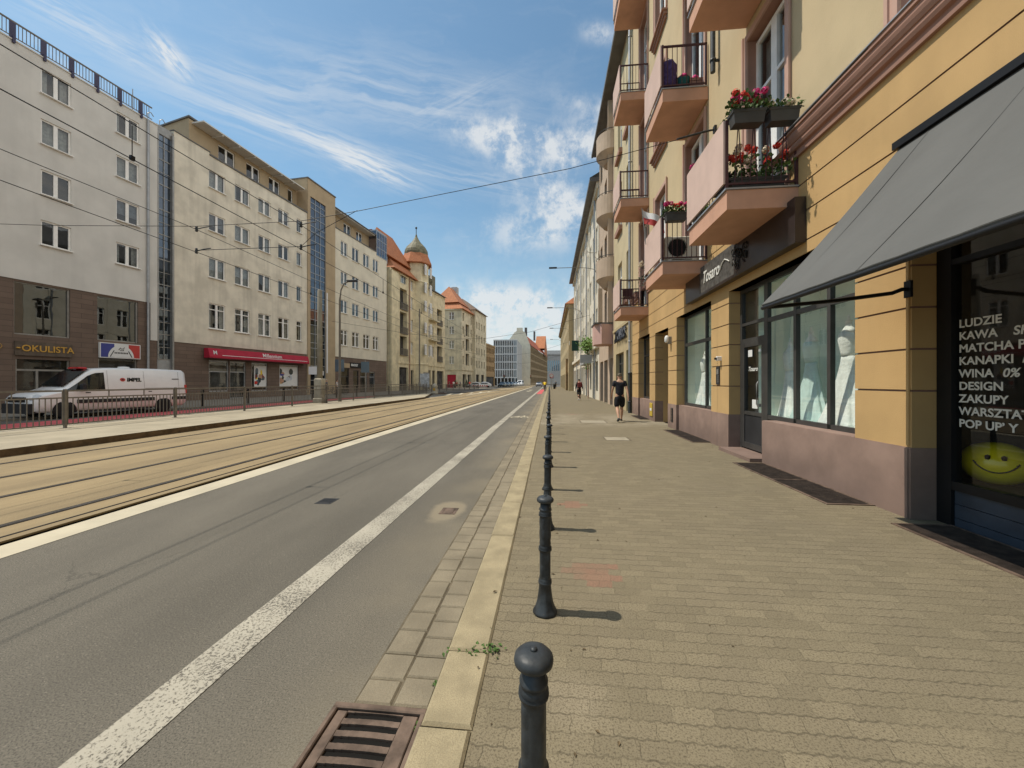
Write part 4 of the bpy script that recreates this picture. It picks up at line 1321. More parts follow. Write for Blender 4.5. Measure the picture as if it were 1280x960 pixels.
g = MB(); g.lathe([(.20, .02), (.22, .2), (.19, .5), (.21, .68), (.13, .76), (.05, .80)], 14, fn=lambda th, z: 1 + .15 * math.sin(5 * th + z * 3)); g.done('coat', K['purple'], lg)
g = MB(); g.tube([(.04, 0, .78), (.05, 0, .86), (.0, 0, .9), (-.04, 0, .86)], .01, 6); g.done('hanger', K['steel'], lg)
tb = thing('laundry_basket', 'teal basket with coloured cloths on the second floor balcony', 'basket', (3.42, 10.3, ZB[1] + .36))
g = MB(); g.lathe([(.12, 0), (.17, .3), (.18, .3), (.16, .3), (.11, .03)], 16); g.done('basket', K['teal'], tb)
g = MB(); g.lathe([(.16, .28), (.13, .38), (.05, .42)], 10, fn=lambda th, z: 1 + .2 * math.sin(3 * th)); g.done('cloths', K['petalpink'], tb)
cr = thing('wooden_crate', 'brown crate beside the wall on the second floor balcony', 'crate', (3.72, 10.3, ZB[1] + .36))
g = MB(); [g.box(-.16, .16, -.12, .12, .02 + k * .085, .09 + k * .085) for k in range(3)]; g.done('slats', K['trim'], cr)
g = MB(); g.lathe([(.08, .26), (.1, .32), (.06, .38), (.01, .4)], 10); g.done('pot', K['petalpink'], cr)
ch = thing('balcony_chair', 'dark metal chair on the third balcony above the bistro sign', 'chair', (3.25, 16.3, ZB[0] + .25))
g = MB(); g.box(-.2, .2, -.2, .2, .43, .46); g.done('seat', K['rail'], ch)
g = MB(); g.box(-.2, .2, .18, .21, .55, .85); g.done('backrest', K['rail'], ch)
for sx in (-.18, .18):
    for sy in (-.18, .18):
        g = MB(); g.tube([(sx, sy, 0), (sx, sy, .44 if sy < 0 else .86)], .014, 6); g.done('leg', K['rail'], ch)

# ---- dresses on stands behind the glass
def dress(label, x, y, zf, h_, rad, m, seed, lean=0):
    t_ = thing('bridal_gown', label, 'dress', (x, y, zf), 'bridal gowns on stands in the shop windows')
    t_.scale = (.62, 1, 1)
    r = random.Random(seed)
    ph = r.uniform(0, 6)
    prof = []
    for k in range(17):
        f = k / 16
        prof.append((.115 + (rad - .115) * (1 - f) ** 1.35, f * h_ * .60))
    def folds(th, z):
        f = 1 - z / (h_ * .6)
        return 1 + max(0, f) * (.09 * math.sin(9 * th + ph + .6 * math.sin(z * 4)) + .05 * math.sin(17 * th + ph * 2))
    g = MB(); g.lathe(prof, 72, fn=folds); g.done('skirt', K[m], t_)
    z0 = h_ * .60
    g = MB(); g.lathe([(.115, z0), (.125, z0 + .06), (.15, z0 + .17), (.165, z0 + .25), (.155, z0 + .32), (.13, z0 + .36)], 28, fn=lambda th, z: 1 + .16 * math.cos(2 * th) + .02 * math.sin(14 * th + z * 30)); g.done('bodice', K[m], t_)
    g = MB(); g.lathe([(.13, z0 + .36), (.09, z0 + .42), (.055, z0 + .46), (.052, z0 + .53), (.06, z0 + .535), (.02, z0 + .56), (.018, z0 + .62), (.001, z0 + .63)], 20); g.done('mannequin_neck', K['tulle'], t_)
    return t_
dress('pale mint gown with wide skirt in the middle pane of the shop window', 4.54, 7.17, .81, 1.70, .40, 'mintdress', 1)
dress('ivory gown with train at the near end of the shop window', 4.54, 6.33, .81, 1.80, .46, 'tulle', 2)
dress('ivory narrow gown partly hidden behind the pale mint gown', 4.60, 7.86, .81, 1.5, .27, 'tulle', 3)
dress('ivory gown standing alone in the second shop window', 4.56, 11.85, .81, 1.6, .36, 'tulle', 4)
# ---- smiling balloon in the cafe window
bl = thing('balloon', 'big yellow balloon with a smiling face behind the cafe glass', 'balloon', (4.74, 4.58, .395))
g = MB(); g.smooth = True
n1, n2 = 32, 18
V = []
for j in range(n2 + 1):
    ph = math.pi * j / n2
    for i in range(n1):
        th = 2 * math.pi * i / n1
        V.append((.27 * math.sin(ph) * math.cos(th), .27 * math.sin(ph) * math.sin(th), .235 - .225 * math.cos(ph)))
g.mesh(V, [(j * n1 + i, j * n1 + (i + 1) % n1, (j + 1) * n1 + (i + 1) % n1, (j + 1) * n1 + i) for j in range(n2) for i in range(n1)])
g.done('ball', K['yellowball'], bl)
fd = Vector((-.72, -.69, 0)).normalized(); fx = Vector((-.69, .72, 0)) * -1
def onball(u, v, k=1.015):
    d = (fd + fx * u + Vector((0, 0, v))).normalized()
    return (d.x * .27 * k, d.y * .27 * k, .235 + d.z * .225 * k)
g = MB()
for sx in (-1, 1):
    c = onball(sx * .22, .42, 1.0); g.lathe([(.001, -.028), (.018, -.02), (.022, 0), (.018, .02), (.001, .028)], 10, c=c)
g.done('eyes', K['black'], bl)
g = MB(); g.tube([onball(-.62 + 1.24 * k / 16, .12 - .42 * (1 - ((k - 8) / 8) ** 2)) for k in range(17)], .007, 6)
for sx in (-1, 1): g.tube([onball(sx * .67, .20), onball(sx * .62, .12), onball(sx * .55, .10)], .007, 6)
g.done('mouth', K['black'], bl)
# cafe furniture glimpsed inside
ct = thing('cafe_table', 'dim cafe table standing inside behind the lettered window', 'table', (6.3, 3.9, 0))
g = MB(); g.lathe([(.35, .72), (.36, .74), (.35, .75)], 24); g.done('table_top', K['trim'], ct)
g = MB(); g.tube([(0, 0, .02), (0, 0, .73)], .03, 8); g.lathe([(.22, 0), (.2, .02), (.03, .04)], 20); g.done('pedestal', K['black'], ct)
# ------------------------------------------------------------------ buildings across the street
class LB(MB):
    """mesh builder on the facade line of the left side; a measured along the line, o behind the facade"""
    def __init__(s, oa, S=LS, I=LI):
        super().__init__(S, I); s.oa = oa

    def p(s, a, o, z):
        a -= s.oa
        return (a * s.S[0] + o * s.I[0], a * s.S[1] + o * s.I[1], z)


def lroot(name, label, cat, a):
    return thing(name, label, cat, (LP0.x + a * LS[0], LP0.y + a * LS[1], 0))


def lwin(root, oa, a0, a1, z0, z1, o, **k):
    return window(root, LS, LI, a0 - oa, a1 - oa, z0, z1, o, **k)


rw = random.Random(21)
def rcur():
    return rw.choice([0, 0, 1, 2, 3, 4, -1, 1])


def shell(b, oa, a0, a1, z1, depth=14, roofm='roofgrey', o=0.0):
    g = LB(oa)
    g.face([(a0, depth, 0), (a1, depth, 0), (a1, depth, z1), (a0, depth, z1)])
    g.face([(a0, o + .02, 0), (a0, depth, 0), (a0, depth, z1), (a0, o + .02, z1)]); g.face([(a1, o + .02, 0), (a1, depth, 0), (a1, depth, z1), (a1, o + .02, z1)])
    g.done('side_walls', b['wm'] if False else K[b['mat']], b['root'])
    g = LB(oa); g.face([(a0, o + .02, z1 - .05), (a1, o + .02, z1 - .05), (a1, depth, z1 - .05), (a0, depth, z1 - .05)])
    g.done('roof', K[roofm], b['root'])
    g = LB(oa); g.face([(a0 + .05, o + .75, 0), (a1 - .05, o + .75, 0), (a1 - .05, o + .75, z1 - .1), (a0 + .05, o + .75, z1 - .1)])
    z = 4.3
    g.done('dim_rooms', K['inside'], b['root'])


# --- white grey block with the roof railing
oa = 20
b1 = lroot('office_block', 'white grey block with dark stone base and roof railing behind the van', 'building', oa)
B = {'root': b1, 'mat': 'wallA'}
wcols = [(7.8, 9.1), (11.3, 12.6), (15.2, 16.5), (18.75, 20.05), (22.32, 23.63), (25.86, 27.19)]
wrows = [19.40 - 2.885 * k for k in range(4)]
ops = [(a, b, z - 1.42, z) for a, b in wcols for z in wrows]
g = LB(oa); facade(g, 4, 27.88, 7.1, 20.0, ops, 0, .14); facade(g, 27.88, 28.34, 4.45, 20.0, [], 0)
g.box(4, 28.34, -.05, .3, 20.003, 20.08)
g.done('upper_wall', K['wallA'], b1)
for a, b in wcols:
    for z in wrows: lwin(b1, oa, a, b, z - 1.42, z, .10, style='double', sill=1, curtain=rcur())
gops = [(14.3, 16.6, 4.1, 7.0), (17.7, 20.1, 4.1, 7.0), (21.3, 23.6, 4.1, 7.0), (24.9, 27.15, 4.15, 7.0), (17.9, 20.0, -.1, 2.75), (21.36, 23.6, -.1, 2.75), (24.95, 27.1, -.1, 3.0)]
g = LB(oa); facade(g, 4, 27.88, -.2, 7.098, gops, .04, .2); facade(g, 27.88, 28.34, -.2, 4.448, [], .04)
g.face([(4, -.0, 7.099), (27.88, 0, 7.099), (27.88, .05, 7.099), (4, .05, 7.099)])
g.done('stone_base', K['cladding'], b1)
for a, b, z0, z1 in gops[:4]:
    g = LB(oa); g.box(a, a + .06, .14, .2, z0, z1); g.box(b - .09, b, .10, .2, z0, z1); g.box(a + .06, b - .09, .14, .2, z0, z0 + .07); g.box(a + .06, b - .09, .14, .2, z1 - .07, z1)
    w_ = g.done('showcase_window', K['steel'], b1)
    g = LB(oa); g.face([(a + .05, .17, z0 + .05), (b - .08, .17, z0 + .05), (b - .08, .17, z1 - .05), (a + .05, .17, z1 - .05)]); g.done('pane', K['showglass'], w_)
for a, b, z0, z1 in gops[4:]:
    g = LB(oa); g.box(a, a + .08, .12, .2, 0, z1); g.box(b - .08, b, .12, .2, 0, z1); g.box((a + b) / 2 - .3, (a + b) / 2 - .2, .12, .2, 0, 2.1); g.box(a + .08, b - .08, .12, .2, 2.1, 2.2)
    d_ = g.done('shop_door', K['steel'], b1)
    g = LB(oa); g.face([(a + .06, .16, .05), (b - .06, .16, .05), (b - .06, .16, z1), (a + .06, .16, z1)]); g.done('pane', K['darkglass'], d_)
shell(B, oa, 4, 28.34, 20.0)
# glazed stair strip
g = LB(oa); g.box(28.34, 28.42, -.02, .3, 3.1, 19.6); g.box(29.32, 29.44, -.05, .4, 0, 19.9)
z = 3.1
while z < 19.7: g.box(28.42, 29.32, .14, .22, z, z + .07); z += 1.83
z = 4.0
while z < 19.5: g.box(28.42, 29.32, .15, .21, z, z + .045); z += 1.83
g.box(28.85, 28.90, .13, .23, 3.1, 19.6); g.box(28.34, 29.42, .1, .3, 19.6, 20.2)
sw = g.done('stair_window', K['steel'], b1)
g = LB(oa); g.face([(28.42, .18, 3.1), (29.32, .18, 3.1), (29.32, .18, 19.6), (28.42, .18, 19.6)]); g.done('pane', K['towerglass'], sw)
g = LB(oa); g.box(28.42, 29.32, .12, .25, 0, 3.08); g.done('stair_door', K['zinc'], b1)
g = LB(oa)
a = 4.3
vg = mat('violet grey paint', (.06, .055, .10), rough=.5)
while a < 27.9:
    g = LB(oa); g.box(a - .12, a + .12, .0, .06, 20.1, 21.0); g.box(a - .05, a + .05, -.12, .05, 19.85, 20.2); g.done('railing_post', vg, b1)
    a += 1.21
g = LB(oa); g.box(4, 28.0, .0, .06, 21.0, 21.08); g.box(4, 28.0, .01, .05, 20.2, 20.25)
a = 4.1
while a < 27.9: g.box(a - .012, a + .012, .015, .04, 20.25, 21.0); a += .151
g.done('roof_railing', K['greypaint'], b1)
g = LB(oa); g.tube([(27.68, -.09, 0), (27.68, -.09, 20.0)], .07, 10); g.done('downpipe', K['zinc'], b1)
g = LB(oa)
for a in (28.4, 29.2): g.tube([(a, 1, 20.2), (a, 1, 21.1), (a + .2, 1, 21.3), (a + .4, 1, 21.1)], .03, 6)
g.tube([(27.2, .6, 20), (27.2, .6, 21.9)], .025, 6)
g.done('roof_vents', K['steel'], b1)

# --- stained cream block with red fascia
oa = 36
b2 = lroot('bank_block', 'stained cream block over the long red bank fascia, canopied attic', 'building', oa)
B = {'root': b2, 'mat': 'wallB'}
cols2 = [(32.15, 33.6), (34.5, 36.0), (36.95, 38.35), (39.3, 40.7)]
rows2 = [(17.5, 18.95), (13.95, 15.4), (10.1, 11.75)]
ops = [(a, b, c, d) for a, b in cols2 for c, d in rows2] + [(a, b, 5.88, 7.98) for a, b in cols2] + [(41.75, 42.5, c, d) for c, d in rows2] + [(41.75, 42.5, 5.88, 7.98)]
g = LB(oa); facade(g, 29.45, 43.3, 4.5, 20.1, ops, 0, .16); g.box(29.45, 32.2, 0.001, .3, 20.1, 20.35)
g.done('upper_wall', K['wallB'], b2)
for a, b, c, d in ops: lwin(b2, oa, a, b, c, d, .11, style=('single' if b - a < 1 else 'double') if d - c < 2 else ('st:.76' if b - a < 1 else 'dt:.76'), sill=1, curtain=rcur())
g = LB(oa); g.box(32.2, 43.3, -.09, .3, 20.101, 20.22); g.box(29.4, 32.25, -.06, .35, 20.351, 20.42); g.done('coping', K['roofgrey'], b2)
g2 = [(32.2, 33.98, .65, 3.28), (34.08, 35.66, -.1, 3.28), (36.25, 38.05, .6, 3.28), (39.5, 42.1, .6, 3.22)]
g = LB(oa); facade(g, 29.45, 43.3, -.2, 4.498, g2, .05, .2); g.done('stone_base', K['cladding'], b2)
for i, (a, b, z0, z1) in enumerate(g2):
    g = LB(oa); g.box(a, a + .09, .12, .22, z0, z1); g.box(b - .09, b, .12, .22, z0, z1); g.box(a + .09, b - .09, .12, .22, z1 - .12, z1); g.box(a + .09, b - .09, .12, .22, max(z0, 0), max(z0, 0) + .1)
    if i < 2: g.box(a + .09, b - .09, .13, .21, 2.3, 2.38)
    w_ = g.done('shop_window' if i != 1 else 'shop_door', K['zinc'], b2)
    g = LB(oa); g.face([(a, .17, z0), (b, .17, z0), (b, .17, z1), (a, .17, z1)]); g.done('pane', K['glass'], w_)
shell(B, oa, 29.45, 43.3, 20.1)
g = LB(oa); g.face([(30, .6, .02), (43.2, .6, .02), (43.2, .6, 4.3), (30, .6, 4.3)]); g.done('shop_interior', K['insidemid'], b2)
# attic
aops = [(a, b, 20.55, 22.35) for a, b in ((34.1, 35.7), (36.9, 38.4), (39.5, 40.9), (42.0, 42.7))]
g = LB(oa); facade(g, 31.6, 43.3, 20.1, 22.9, aops, 1.3, .15)
g.face([(31.6, 1.3, 20.1), (31.6, 9, 20.1), (31.6, 9, 21.8), (31.6, 1.3, 23.0)])
g.done('attic_wall', K['tan'], b2)
for a, b, c, d in aops: lwin(b2, oa, a, b, c, d, 1.42, style='double' if b - a > 1 else 'single', curtain=-1)
g = LB(oa)
g.mesh([(31.5, 1.2, 23.0), (43.3, 1.2, 23.0), (43.3, 9, 21.85), (31.5, 9, 21.85), (31.5, 1.2, 23.12), (43.3, 1.2, 23.12), (43.3, 9, 21.97), (31.5, 9, 21.97)], [(0, 1, 2, 3), (4, 5, 6, 7), (0, 1, 5, 4), (3, 2, 6, 7), (0, 3, 7, 4), (1, 2, 6, 5)])
g.done('attic_roof', K['roofgrey'], b2)
g = LB(oa); g.box(31.8, 43.1, .1, 1.3, 22.62, 22.72)
a = 33.5
while a < 43: g.box(a, a + .08, .15, 1.3, 22.5, 22.62); a += 1.6
g.done('canopy', K['whitesoffit'], b2)

# --- tan stair tower
oa = 45.5
b3 = lroot('stair_tower', 'tan stair tower with tall blue curtain wall between two cream blocks', 'building', oa)
B = {'root': b3, 'mat': 'tan'}
g = LB(oa); facade(g, 43.302, 48.0, -.2, 24.0, [(43.75, 46.3, -.2, 22.2)], -.06, .2); g.done('wall', K['tan'], b3)
g = LB(oa)
for a in (43.75, 44.56, 45.38, 46.24): g.box(a, a + .06, .0, .1, 0, 22.2)
z = .0
k = 0
while z < 22.2: g.box(43.8, 46.24, .01, .09, z, z + .06); z += (.62 if k % 3 == 0 else 1.0); k += 1
cw = g.done('curtain_wall_grid', K['zinc'], b3)
g = LB(oa); g.face([(43.75, .06, 0), (46.3, .06, 0), (46.3, .06, 22.2), (43.75, .06, 22.2)]); g.done('pane', K['towerglass'], cw)
shell(B, oa, 43.302, 48.0, 24.0, o=-.06)
g = LB(oa); g.box(43.25, 48.05, -.15, 6, 24.0, 24.12); g.done('coping', K['roofgrey'], b3)
g = LB(oa); g.box(46.35, 46.55, -.14, -.062, 2.5, 12.0); g.done('light_strip', K['signwhite'], b3)

# --- cream block with the corner glazing
oa = 54
b4 = lroot('cream_block', 'cream block with blue glazed attic corner left of the old domed house', 'building', oa)
B = {'root': b4, 'mat': 'wallC'}
cols3 = [(49.15, 50.5), (51.5, 53.0), (54.0, 55.5), (56.4, 57.85)]
rows3 = [(17.45, 19.25), (13.75, 15.4), (10.2, 11.85)]
ops = [(a, b, c, d) for a, b in cols3 for c, d in rows3] + [(a, b, 6.1, 8.05) for a, b in cols3]
g = LB(oa); facade(g, 48.002, 60.2, 4.6, 20.4, ops, 0, .16); g.done('upper_wall', K['wallC'], b4)
for a, b, c, d in ops: lwin(b4, oa, a, b, c, d, .11, style='double' if d - c < 1.9 else 'dt:.74', sill=1, curtain=rcur())
g = LB(oa); g.box(48.05, 57, -.08, .3, 20.401, 20.5); g.done('coping', K['roofgrey'], b4)
g3 = [(48.9, 50.9, -.1, 3.2), (51.8, 53.0, .3, 3.0), (53.4, 55.0, -.1, 3.0), (55.6, 57.0, .2, 2.9)]
g = LB(oa); facade(g, 48.002, 60.2, -.2, 4.598, g3, .05, .22); g.done('stone_base', K['cladding'], b4)
for i, (a, b, z0, z1) in enumerate(g3):
    g = LB(oa); g.box(a, a + .08, .12, .22, z0, z1); g.box(b - .08, b, .12, .22, z0, z1); g.box(a + .08, b - .08, .12, .22, z1 - .1, z1); g.box(a + .08, b - .08, .12, .22, 2.1, 2.2)
    w_ = g.done('shop_window', K['zinc' if i > 1 else 'darkframe'], b4)
    g = LB(oa); g.face([(a, .17, z0), (b, .17, z0), (b, .17, z1), (a, .17, z1)]); g.done('pane', K['darkglass'], w_)
shell(B, oa, 48.002, 60.2, 20.4)
aops = [(a, b, 20.8, 22.5) for a, b in ((48.6, 49.9), (51.4, 53.0), (54.2, 55.6))]
g = LB(oa); facade(g, 48.002, 57.3, 20.4, 22.9, aops, 1.2, .15); g.done('attic_wall', K['tan'], b4)
for a, b, c, d in aops: lwin(b4, oa, a, b, c, d, 1.33, style='double', curtain=-1)
g = LB(oa); g.box(48.0, 57.4, .0, 9, 22.9, 23.0); g.box(52.5, 56, 2.5, 6, 23.0, 24.2); g.done('attic_roof', K['roofgrey'], b4)
g = LB(oa); g.box(48.2, 57.2, .15, 1.2, 22.78, 22.88); g.done('canopy', K['whitesoffit'], b4)
g = LB(oa)
for a in (57.3, 58.0, 58.7, 59.4, 60.1): g.box(a, a + .07, -.05, .03, 20.0, 23.6)
for z in (20.0, 21.2, 22.4, 23.5): g.box(57.37, 60.1, -.04, .02, z, z + .08)
g.box(57.3, 60.17, -.05, 4, 23.6, 23.75)
cg = g.done('corner_glazing', K['zinc'], b4)
g = LB(oa); g.face([(57.3, -.01, 20), (60.17, -.01, 20), (60.17, -.01, 23.6), (57.3, -.01, 23.6)]); g.face([(57.31, -.01, 20), (57.31, 4, 20), (57.31, 4, 23.6), (57.31, -.01, 23.6)]); g.done('pane', K['towerglass'], cg)
g = LB(oa); g.face([(60.2, .5, 0), (61.1, .5, 0), (61.1, .5, 20), (60.2, .5, 20)]); g.done('link_glazing', K['towerglass'], b4)
g = LB(oa)
for k in range(16): g.box(60.22, 61.08, .42, .49, .5 + k * 1.25, .6 + k * 1.25)
g.box(60.2, 61.1, .4, .55, 19.9, 21)
g.done('link_bars', K['zinc'], b4)

# --- old house with the onion dome
oa = 70
b5 = lroot('domed_house', 'old yellowed tenement with copper onion dome and orange tiled roof', 'building', oa)
B = {'root': b5, 'mat': 'oldwall'}
logg = [(64.4, 66.9, 13.6, 17.0), (64.4, 66.9, 9.6, 13.1), (64.4, 66.9, 6.0, 9.1), (64.6, 66.7, 17.9, 19.3)]
w5 = [(68.3, 69.2, z, z + 2.1) for z in (6.3, 10.2, 14.1, 17.4)]
w5b = [(a, a + 1.0, z, z + 2.1) for a in (75.6, 77.3) for z in (6.3, 10.2, 14.1)]
log2 = [(80.0, 82.6, 13.2, 16.4), (80.0, 82.6, 9.4, 12.6), (80.0, 82.6, 5.7, 8.8)]
gr5 = [(64.2, 67.2, -.1, 3.9), (68.3, 69.4, -.1, 3.5), (74.5, 76.8, -.1, 3.7), (77.6, 79, -.1, 3.7), (80, 83.5, -.1, 3.7)]
g = LB(oa); facade(g, 61.102, 84.3, -.2, 19.4, logg + w5 + w5b + log2 + gr5, 0, 1.0)
g.box(61.1, 84.3, -.12, .02, 4.5, 4.75); g.box(63.6, 84.3, -.10, .02, 19.1, 19.41); g.box(61.1, 63.3, -.35, .0, -.2, 19)
g.done('wall', K['oldwall'], b5)
shell(B, oa, 61.102, 84.3, 19.4, roofm='roofgrey')
for q in w5 + w5b: lwin(b5, oa, *q, .2, style='cross:.66', sill=1, curtain=rcur())
for q in logg[:3] + log2:
    g = LB(oa); g.face([(q[0], .98, q[2]), (q[1], .98, q[2]), (q[1], .98, q[3]), (q[0], .98, q[3])]); g.done('loggia_back', K['inside'], b5)
for q in gr5:
    g = LB(oa); g.face([(q[0], .3, q[2]), (q[1], .3, q[2]), (q[1], .3, q[3]), (q[0], .3, q[3])]); g.done('shop_front', K['inside'], b5)
for q in logg[:3] + log2:
    g = LB(oa); g.box(q[0], q[1], -.25, .1, q[2] - .15, q[2]); g.box(q[0], q[1], -.22, -.16, q[2] + .95, q[2] + 1.0)
    n = 16
    for k in range(n + 1): a = q[0] + (q[1] - q[0] - .03) * k / n; g.box(a, a + .03, -.21, -.17, q[2], q[2] + .95)
    g.done('balcony_railing', K['greypaint'], b5)
for a0, z in ((75.2, 9.7), (75.2, 13.6)):
    g = LB(oa); g.box(a0, 79.6, -.9, 0, z - .2, z); g.box(a0, 79.6, -.9, -.85, z + .9, z + .96)
    for k in range(23): g.box(a0 + k * .195, a0 + k * .195 + .03, -.89, -.86, z, z + .9)
    g.done('balcony', K['oldgrey'], b5)
lwin(b5, oa, 64.6, 66.7, 17.9, 19.3, .2, style='triple', curtain=0)
def lroof(root, oa, a0, a1, zb, zr, o0=-.5, o1=8, m='roof', hip0=0, hip1=0, kick=None, name='roof'):
    g = LB(oa)
    om = (o0 + o1) / 2
    g.face([(a0, o0, zb), (a1, o0, zb), (a1 - hip1, om, zr), (a0 + hip0, om, zr)])
    g.face([(a0, o1, zb), (a1, o1, zb), (a1 - hip1, om, zr), (a0 + hip0, om, zr)])
    g.face([(a0, o0, zb), (a0, o1, zb), (a0 + hip0, om, zr)]); g.face([(a1, o0, zb), (a1, o1, zb), (a1 - hip1, om, zr)])
    g.face([(a0, o0, zb - .02), (a1, o0, zb - .02), (a1, o1, zb - .02), (a0, o1, zb - .02)])
    g.box(a0, a1, o0 - .08, o0 + .02, zb - .12, zb - .03)
    return g.done(name, K[m], root)
lroof(b5, oa, 61.6, 70.2, 19.5, 23.0, -.6, 5.5, hip0=2.2, hip1=1)
lroof(b5, oa, 61.7, 70.2, 21.6, 26.6, .6, 6.0, hip0=1.2, hip1=2.2)
lroof(b5, oa, 74.5, 84.3, 19.5, 22.2, -.4, 8, 'roofgrey')
g = LB(oa); g.box(62.6, 63.4, 4, 4.8, 22.5, 26.2); g.done('chimney', mat('red brick chimney', (.20, .05, .04), var=.3, scale=4), b5)
g = LB(oa); g.box(77, 78.6, -.2, 2, 19.5, 22.4); g.done('dormer', K['copper'], b5)
tc = (71.9, .7, 0)
o8 = lambda th, z: 1 / math.cos(((th + math.pi / 8) % (math.pi / 4)) - math.pi / 8)
g = LB(oa); g.lathe([(2.35, -.2), (2.35, 4.5), (2.5, 4.6), (2.35, 4.75), (2.35, 19.2), (2.5, 19.4), (2.38, 19.6), (2.38, 23.2)], 8, c=tc, smooth=False); g.done('turret_wall', K['oldwall'], b5)
g = LB(oa); g.lathe([(2.95, 22.7), (3.0, 22.8), (2.25, 24.6), (2.1, 24.7)], 8, c=tc, smooth=False); g.done('turret_skirt_roof', K['roof'], b5)
g = LB(oa); g.lathe([(2.1, 24.6), (2.14, 25.0), (2.05, 25.5), (1.75, 26.05), (1.28, 26.55), (.82, 27.05), (.5, 27.55), (.25, 28.0), (.12, 28.5)], 16, c=tc, smooth=False); g.done('onion_dome', K['copper'], b5)
g = LB(oa); g.lathe([(.06, 28.4), (.06, 29.5), (.16, 29.6), (.2, 29.75), (.14, 29.9), (.01, 29.95)], 10, c=tc); g.done('finial', K['iron'], b5)
for a, o in ((70.75, -1.38), (73.0, -1.38)):
    for z in (6.3, 10.2, 14.1, 17.4, 20.6): lwin(b5, oa, a - .38, a + .38, z, z + 1.9, o - .33, style='cross:.66', curtain=0)
for z in (6.3, 10.2, 14.1, 17.4, 20.6): pass
g = LB(oa); g.tube([(67.6, -.15, 0), (67.6, -.15, 19.4)], .09, 8); g.done('downpipe', K['trim'], b5)

# --- corner house with orange mansard, its side wall facing us
oa = 95.24
b6 = lroot('corner_house', 'pale corner house with steep orange roof beyond the side street', 'building', oa)
FS, FI = (1, 0), (0, 1)
g = MB(FS, FI)
wz = [(5.8, 7.7), (9.5, 11.5), (13.1, 15.0), (16.6, 18.4)]
facade(g, -12, 0, -.2, 19.2, [(-3.1, -1.9, *q) for q in wz] + [(-3.6, -1.4, -.1, 3.2)], 0, .2)
g.box(-12, .15, -.15, 0, 4.3, 4.6); g.box(-12, .2, -.25, 0, 18.9, 19.2)
g.done('side_wall', K['oldgrey'], b6)
for q in wz: window(b6, FS, FI, -3.1, -1.9, *q, .13, style='cross:.62', sill=1, curtain=-1)
g = MB(FS, FI); g.face([(-3.6, .2, 0), (-1.4, .2, 0), (-1.4, .2, 3.2), (-3.6, .2, 3.2)]); g.done('shop_front', K['red'], b6)
g = LB(oa)
sops = [(98.4, 101.2, z, z + 3.0) for z in (5.6, 9.3, 13.0)] + [(a, a + 1, z, z + 2) for a in (96, 102.5) for z in (5.8, 9.5, 13.1, 16.4)] + [(96, 99, -.1, 3.3), (100, 103, -.1, 3.3)]
facade(g, 95.24, 104, -.2, 19.2, sops, .0, .8); g.box(95.24, 104, -.2, -.01, 4.3, 4.6); g.done('street_wall', K['oldgrey'], b6)
for q in sops:
    g = LB(oa); g.face([(q[0], .6, q[2]), (q[1], .6, q[2]), (q[1], .6, q[3]), (q[0], .6, q[3])]); g.done('recess_back', K['inside'], b6)
lroof(b6, oa, 94.7, 104.2, 19.2, 23.4, -.6, 8, hip0=3.6, hip1=1)
lroof(b6, oa, 95.6, 104.0, 21.0, 25.6, .9, 8, hip0=2.8, hip1=1.5, name='upper_roof')
lroof(b6, oa, 94.9, 100, 19.25, 24.6, 3, 14, hip0=3.2, hip1=1, name='side_roof')
g = LB(oa); g.box(101.5, 103, 3.5, 5, 22, 26.2); g.done('chimney', K['greyconc'], b6)

oa = 109
b7 = lroot('tall_house', 'tall grey house with brown hipped roof past the orange roofed corner', 'building', oa)
B = {'root': b7, 'mat': 'oldgrey'}
ops = [(a, a + 1, z, z + 1.9) for a in (105.2, 107.4, 110, 112.6) for z in (5.2, 8.7, 12.2, 15.7)] + [(105, 108, -.1, 3.4), (110, 113, -.1, 3.4)]
g = LB(oa); facade(g, 104.1, 115.2, -.2, 20.6, ops, -.7, .3); g.face([(104.1, -.7, -.2), (104.1, 3, -.2), (104.1, 3, 19.8), (104.1, -.7, 19.8)]); g.done('wall', K['oldgrey'], b7)
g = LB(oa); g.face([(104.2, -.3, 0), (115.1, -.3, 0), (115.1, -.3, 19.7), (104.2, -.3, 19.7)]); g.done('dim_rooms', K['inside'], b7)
shell(B, oa, 104.1, 115.2, 20.6, o=-.7)
lroof(b7, oa, 103.8, 115.6, 20.6, 24.4, -1.1, 9, m='rust', hip0=3.5, hip1=3)

oa = 121
b8 = lroot('brick_house', 'low tan brick house just before the white finned building', 'building', oa)
B = {'root': b8, 'mat': 'brick'}
ops = [(116.2 + k * 1.75, 117.2 + k * 1.75, z, z + 1.6) for k in range(6) for z in (4.6, 7.4, 10.2)] + [(116.5, 126, -.1, 3.0)]
g = LB(oa); facade(g, 115.25, 127, -.2, 12.8, ops, -.3, .25); g.box(115.25, 127, -.5, -.3, 12.4, 12.9); g.done('wall', K['brick'], b8)
g = LB(oa); g.face([(115.3, .0, 0), (126.9, .0, 0), (126.9, .0, 12.6), (115.3, .0, 12.6)]); g.done('dim_rooms', K['inside'], b8)
shell(B, oa, 115.25, 127, 12.8, o=-.3)

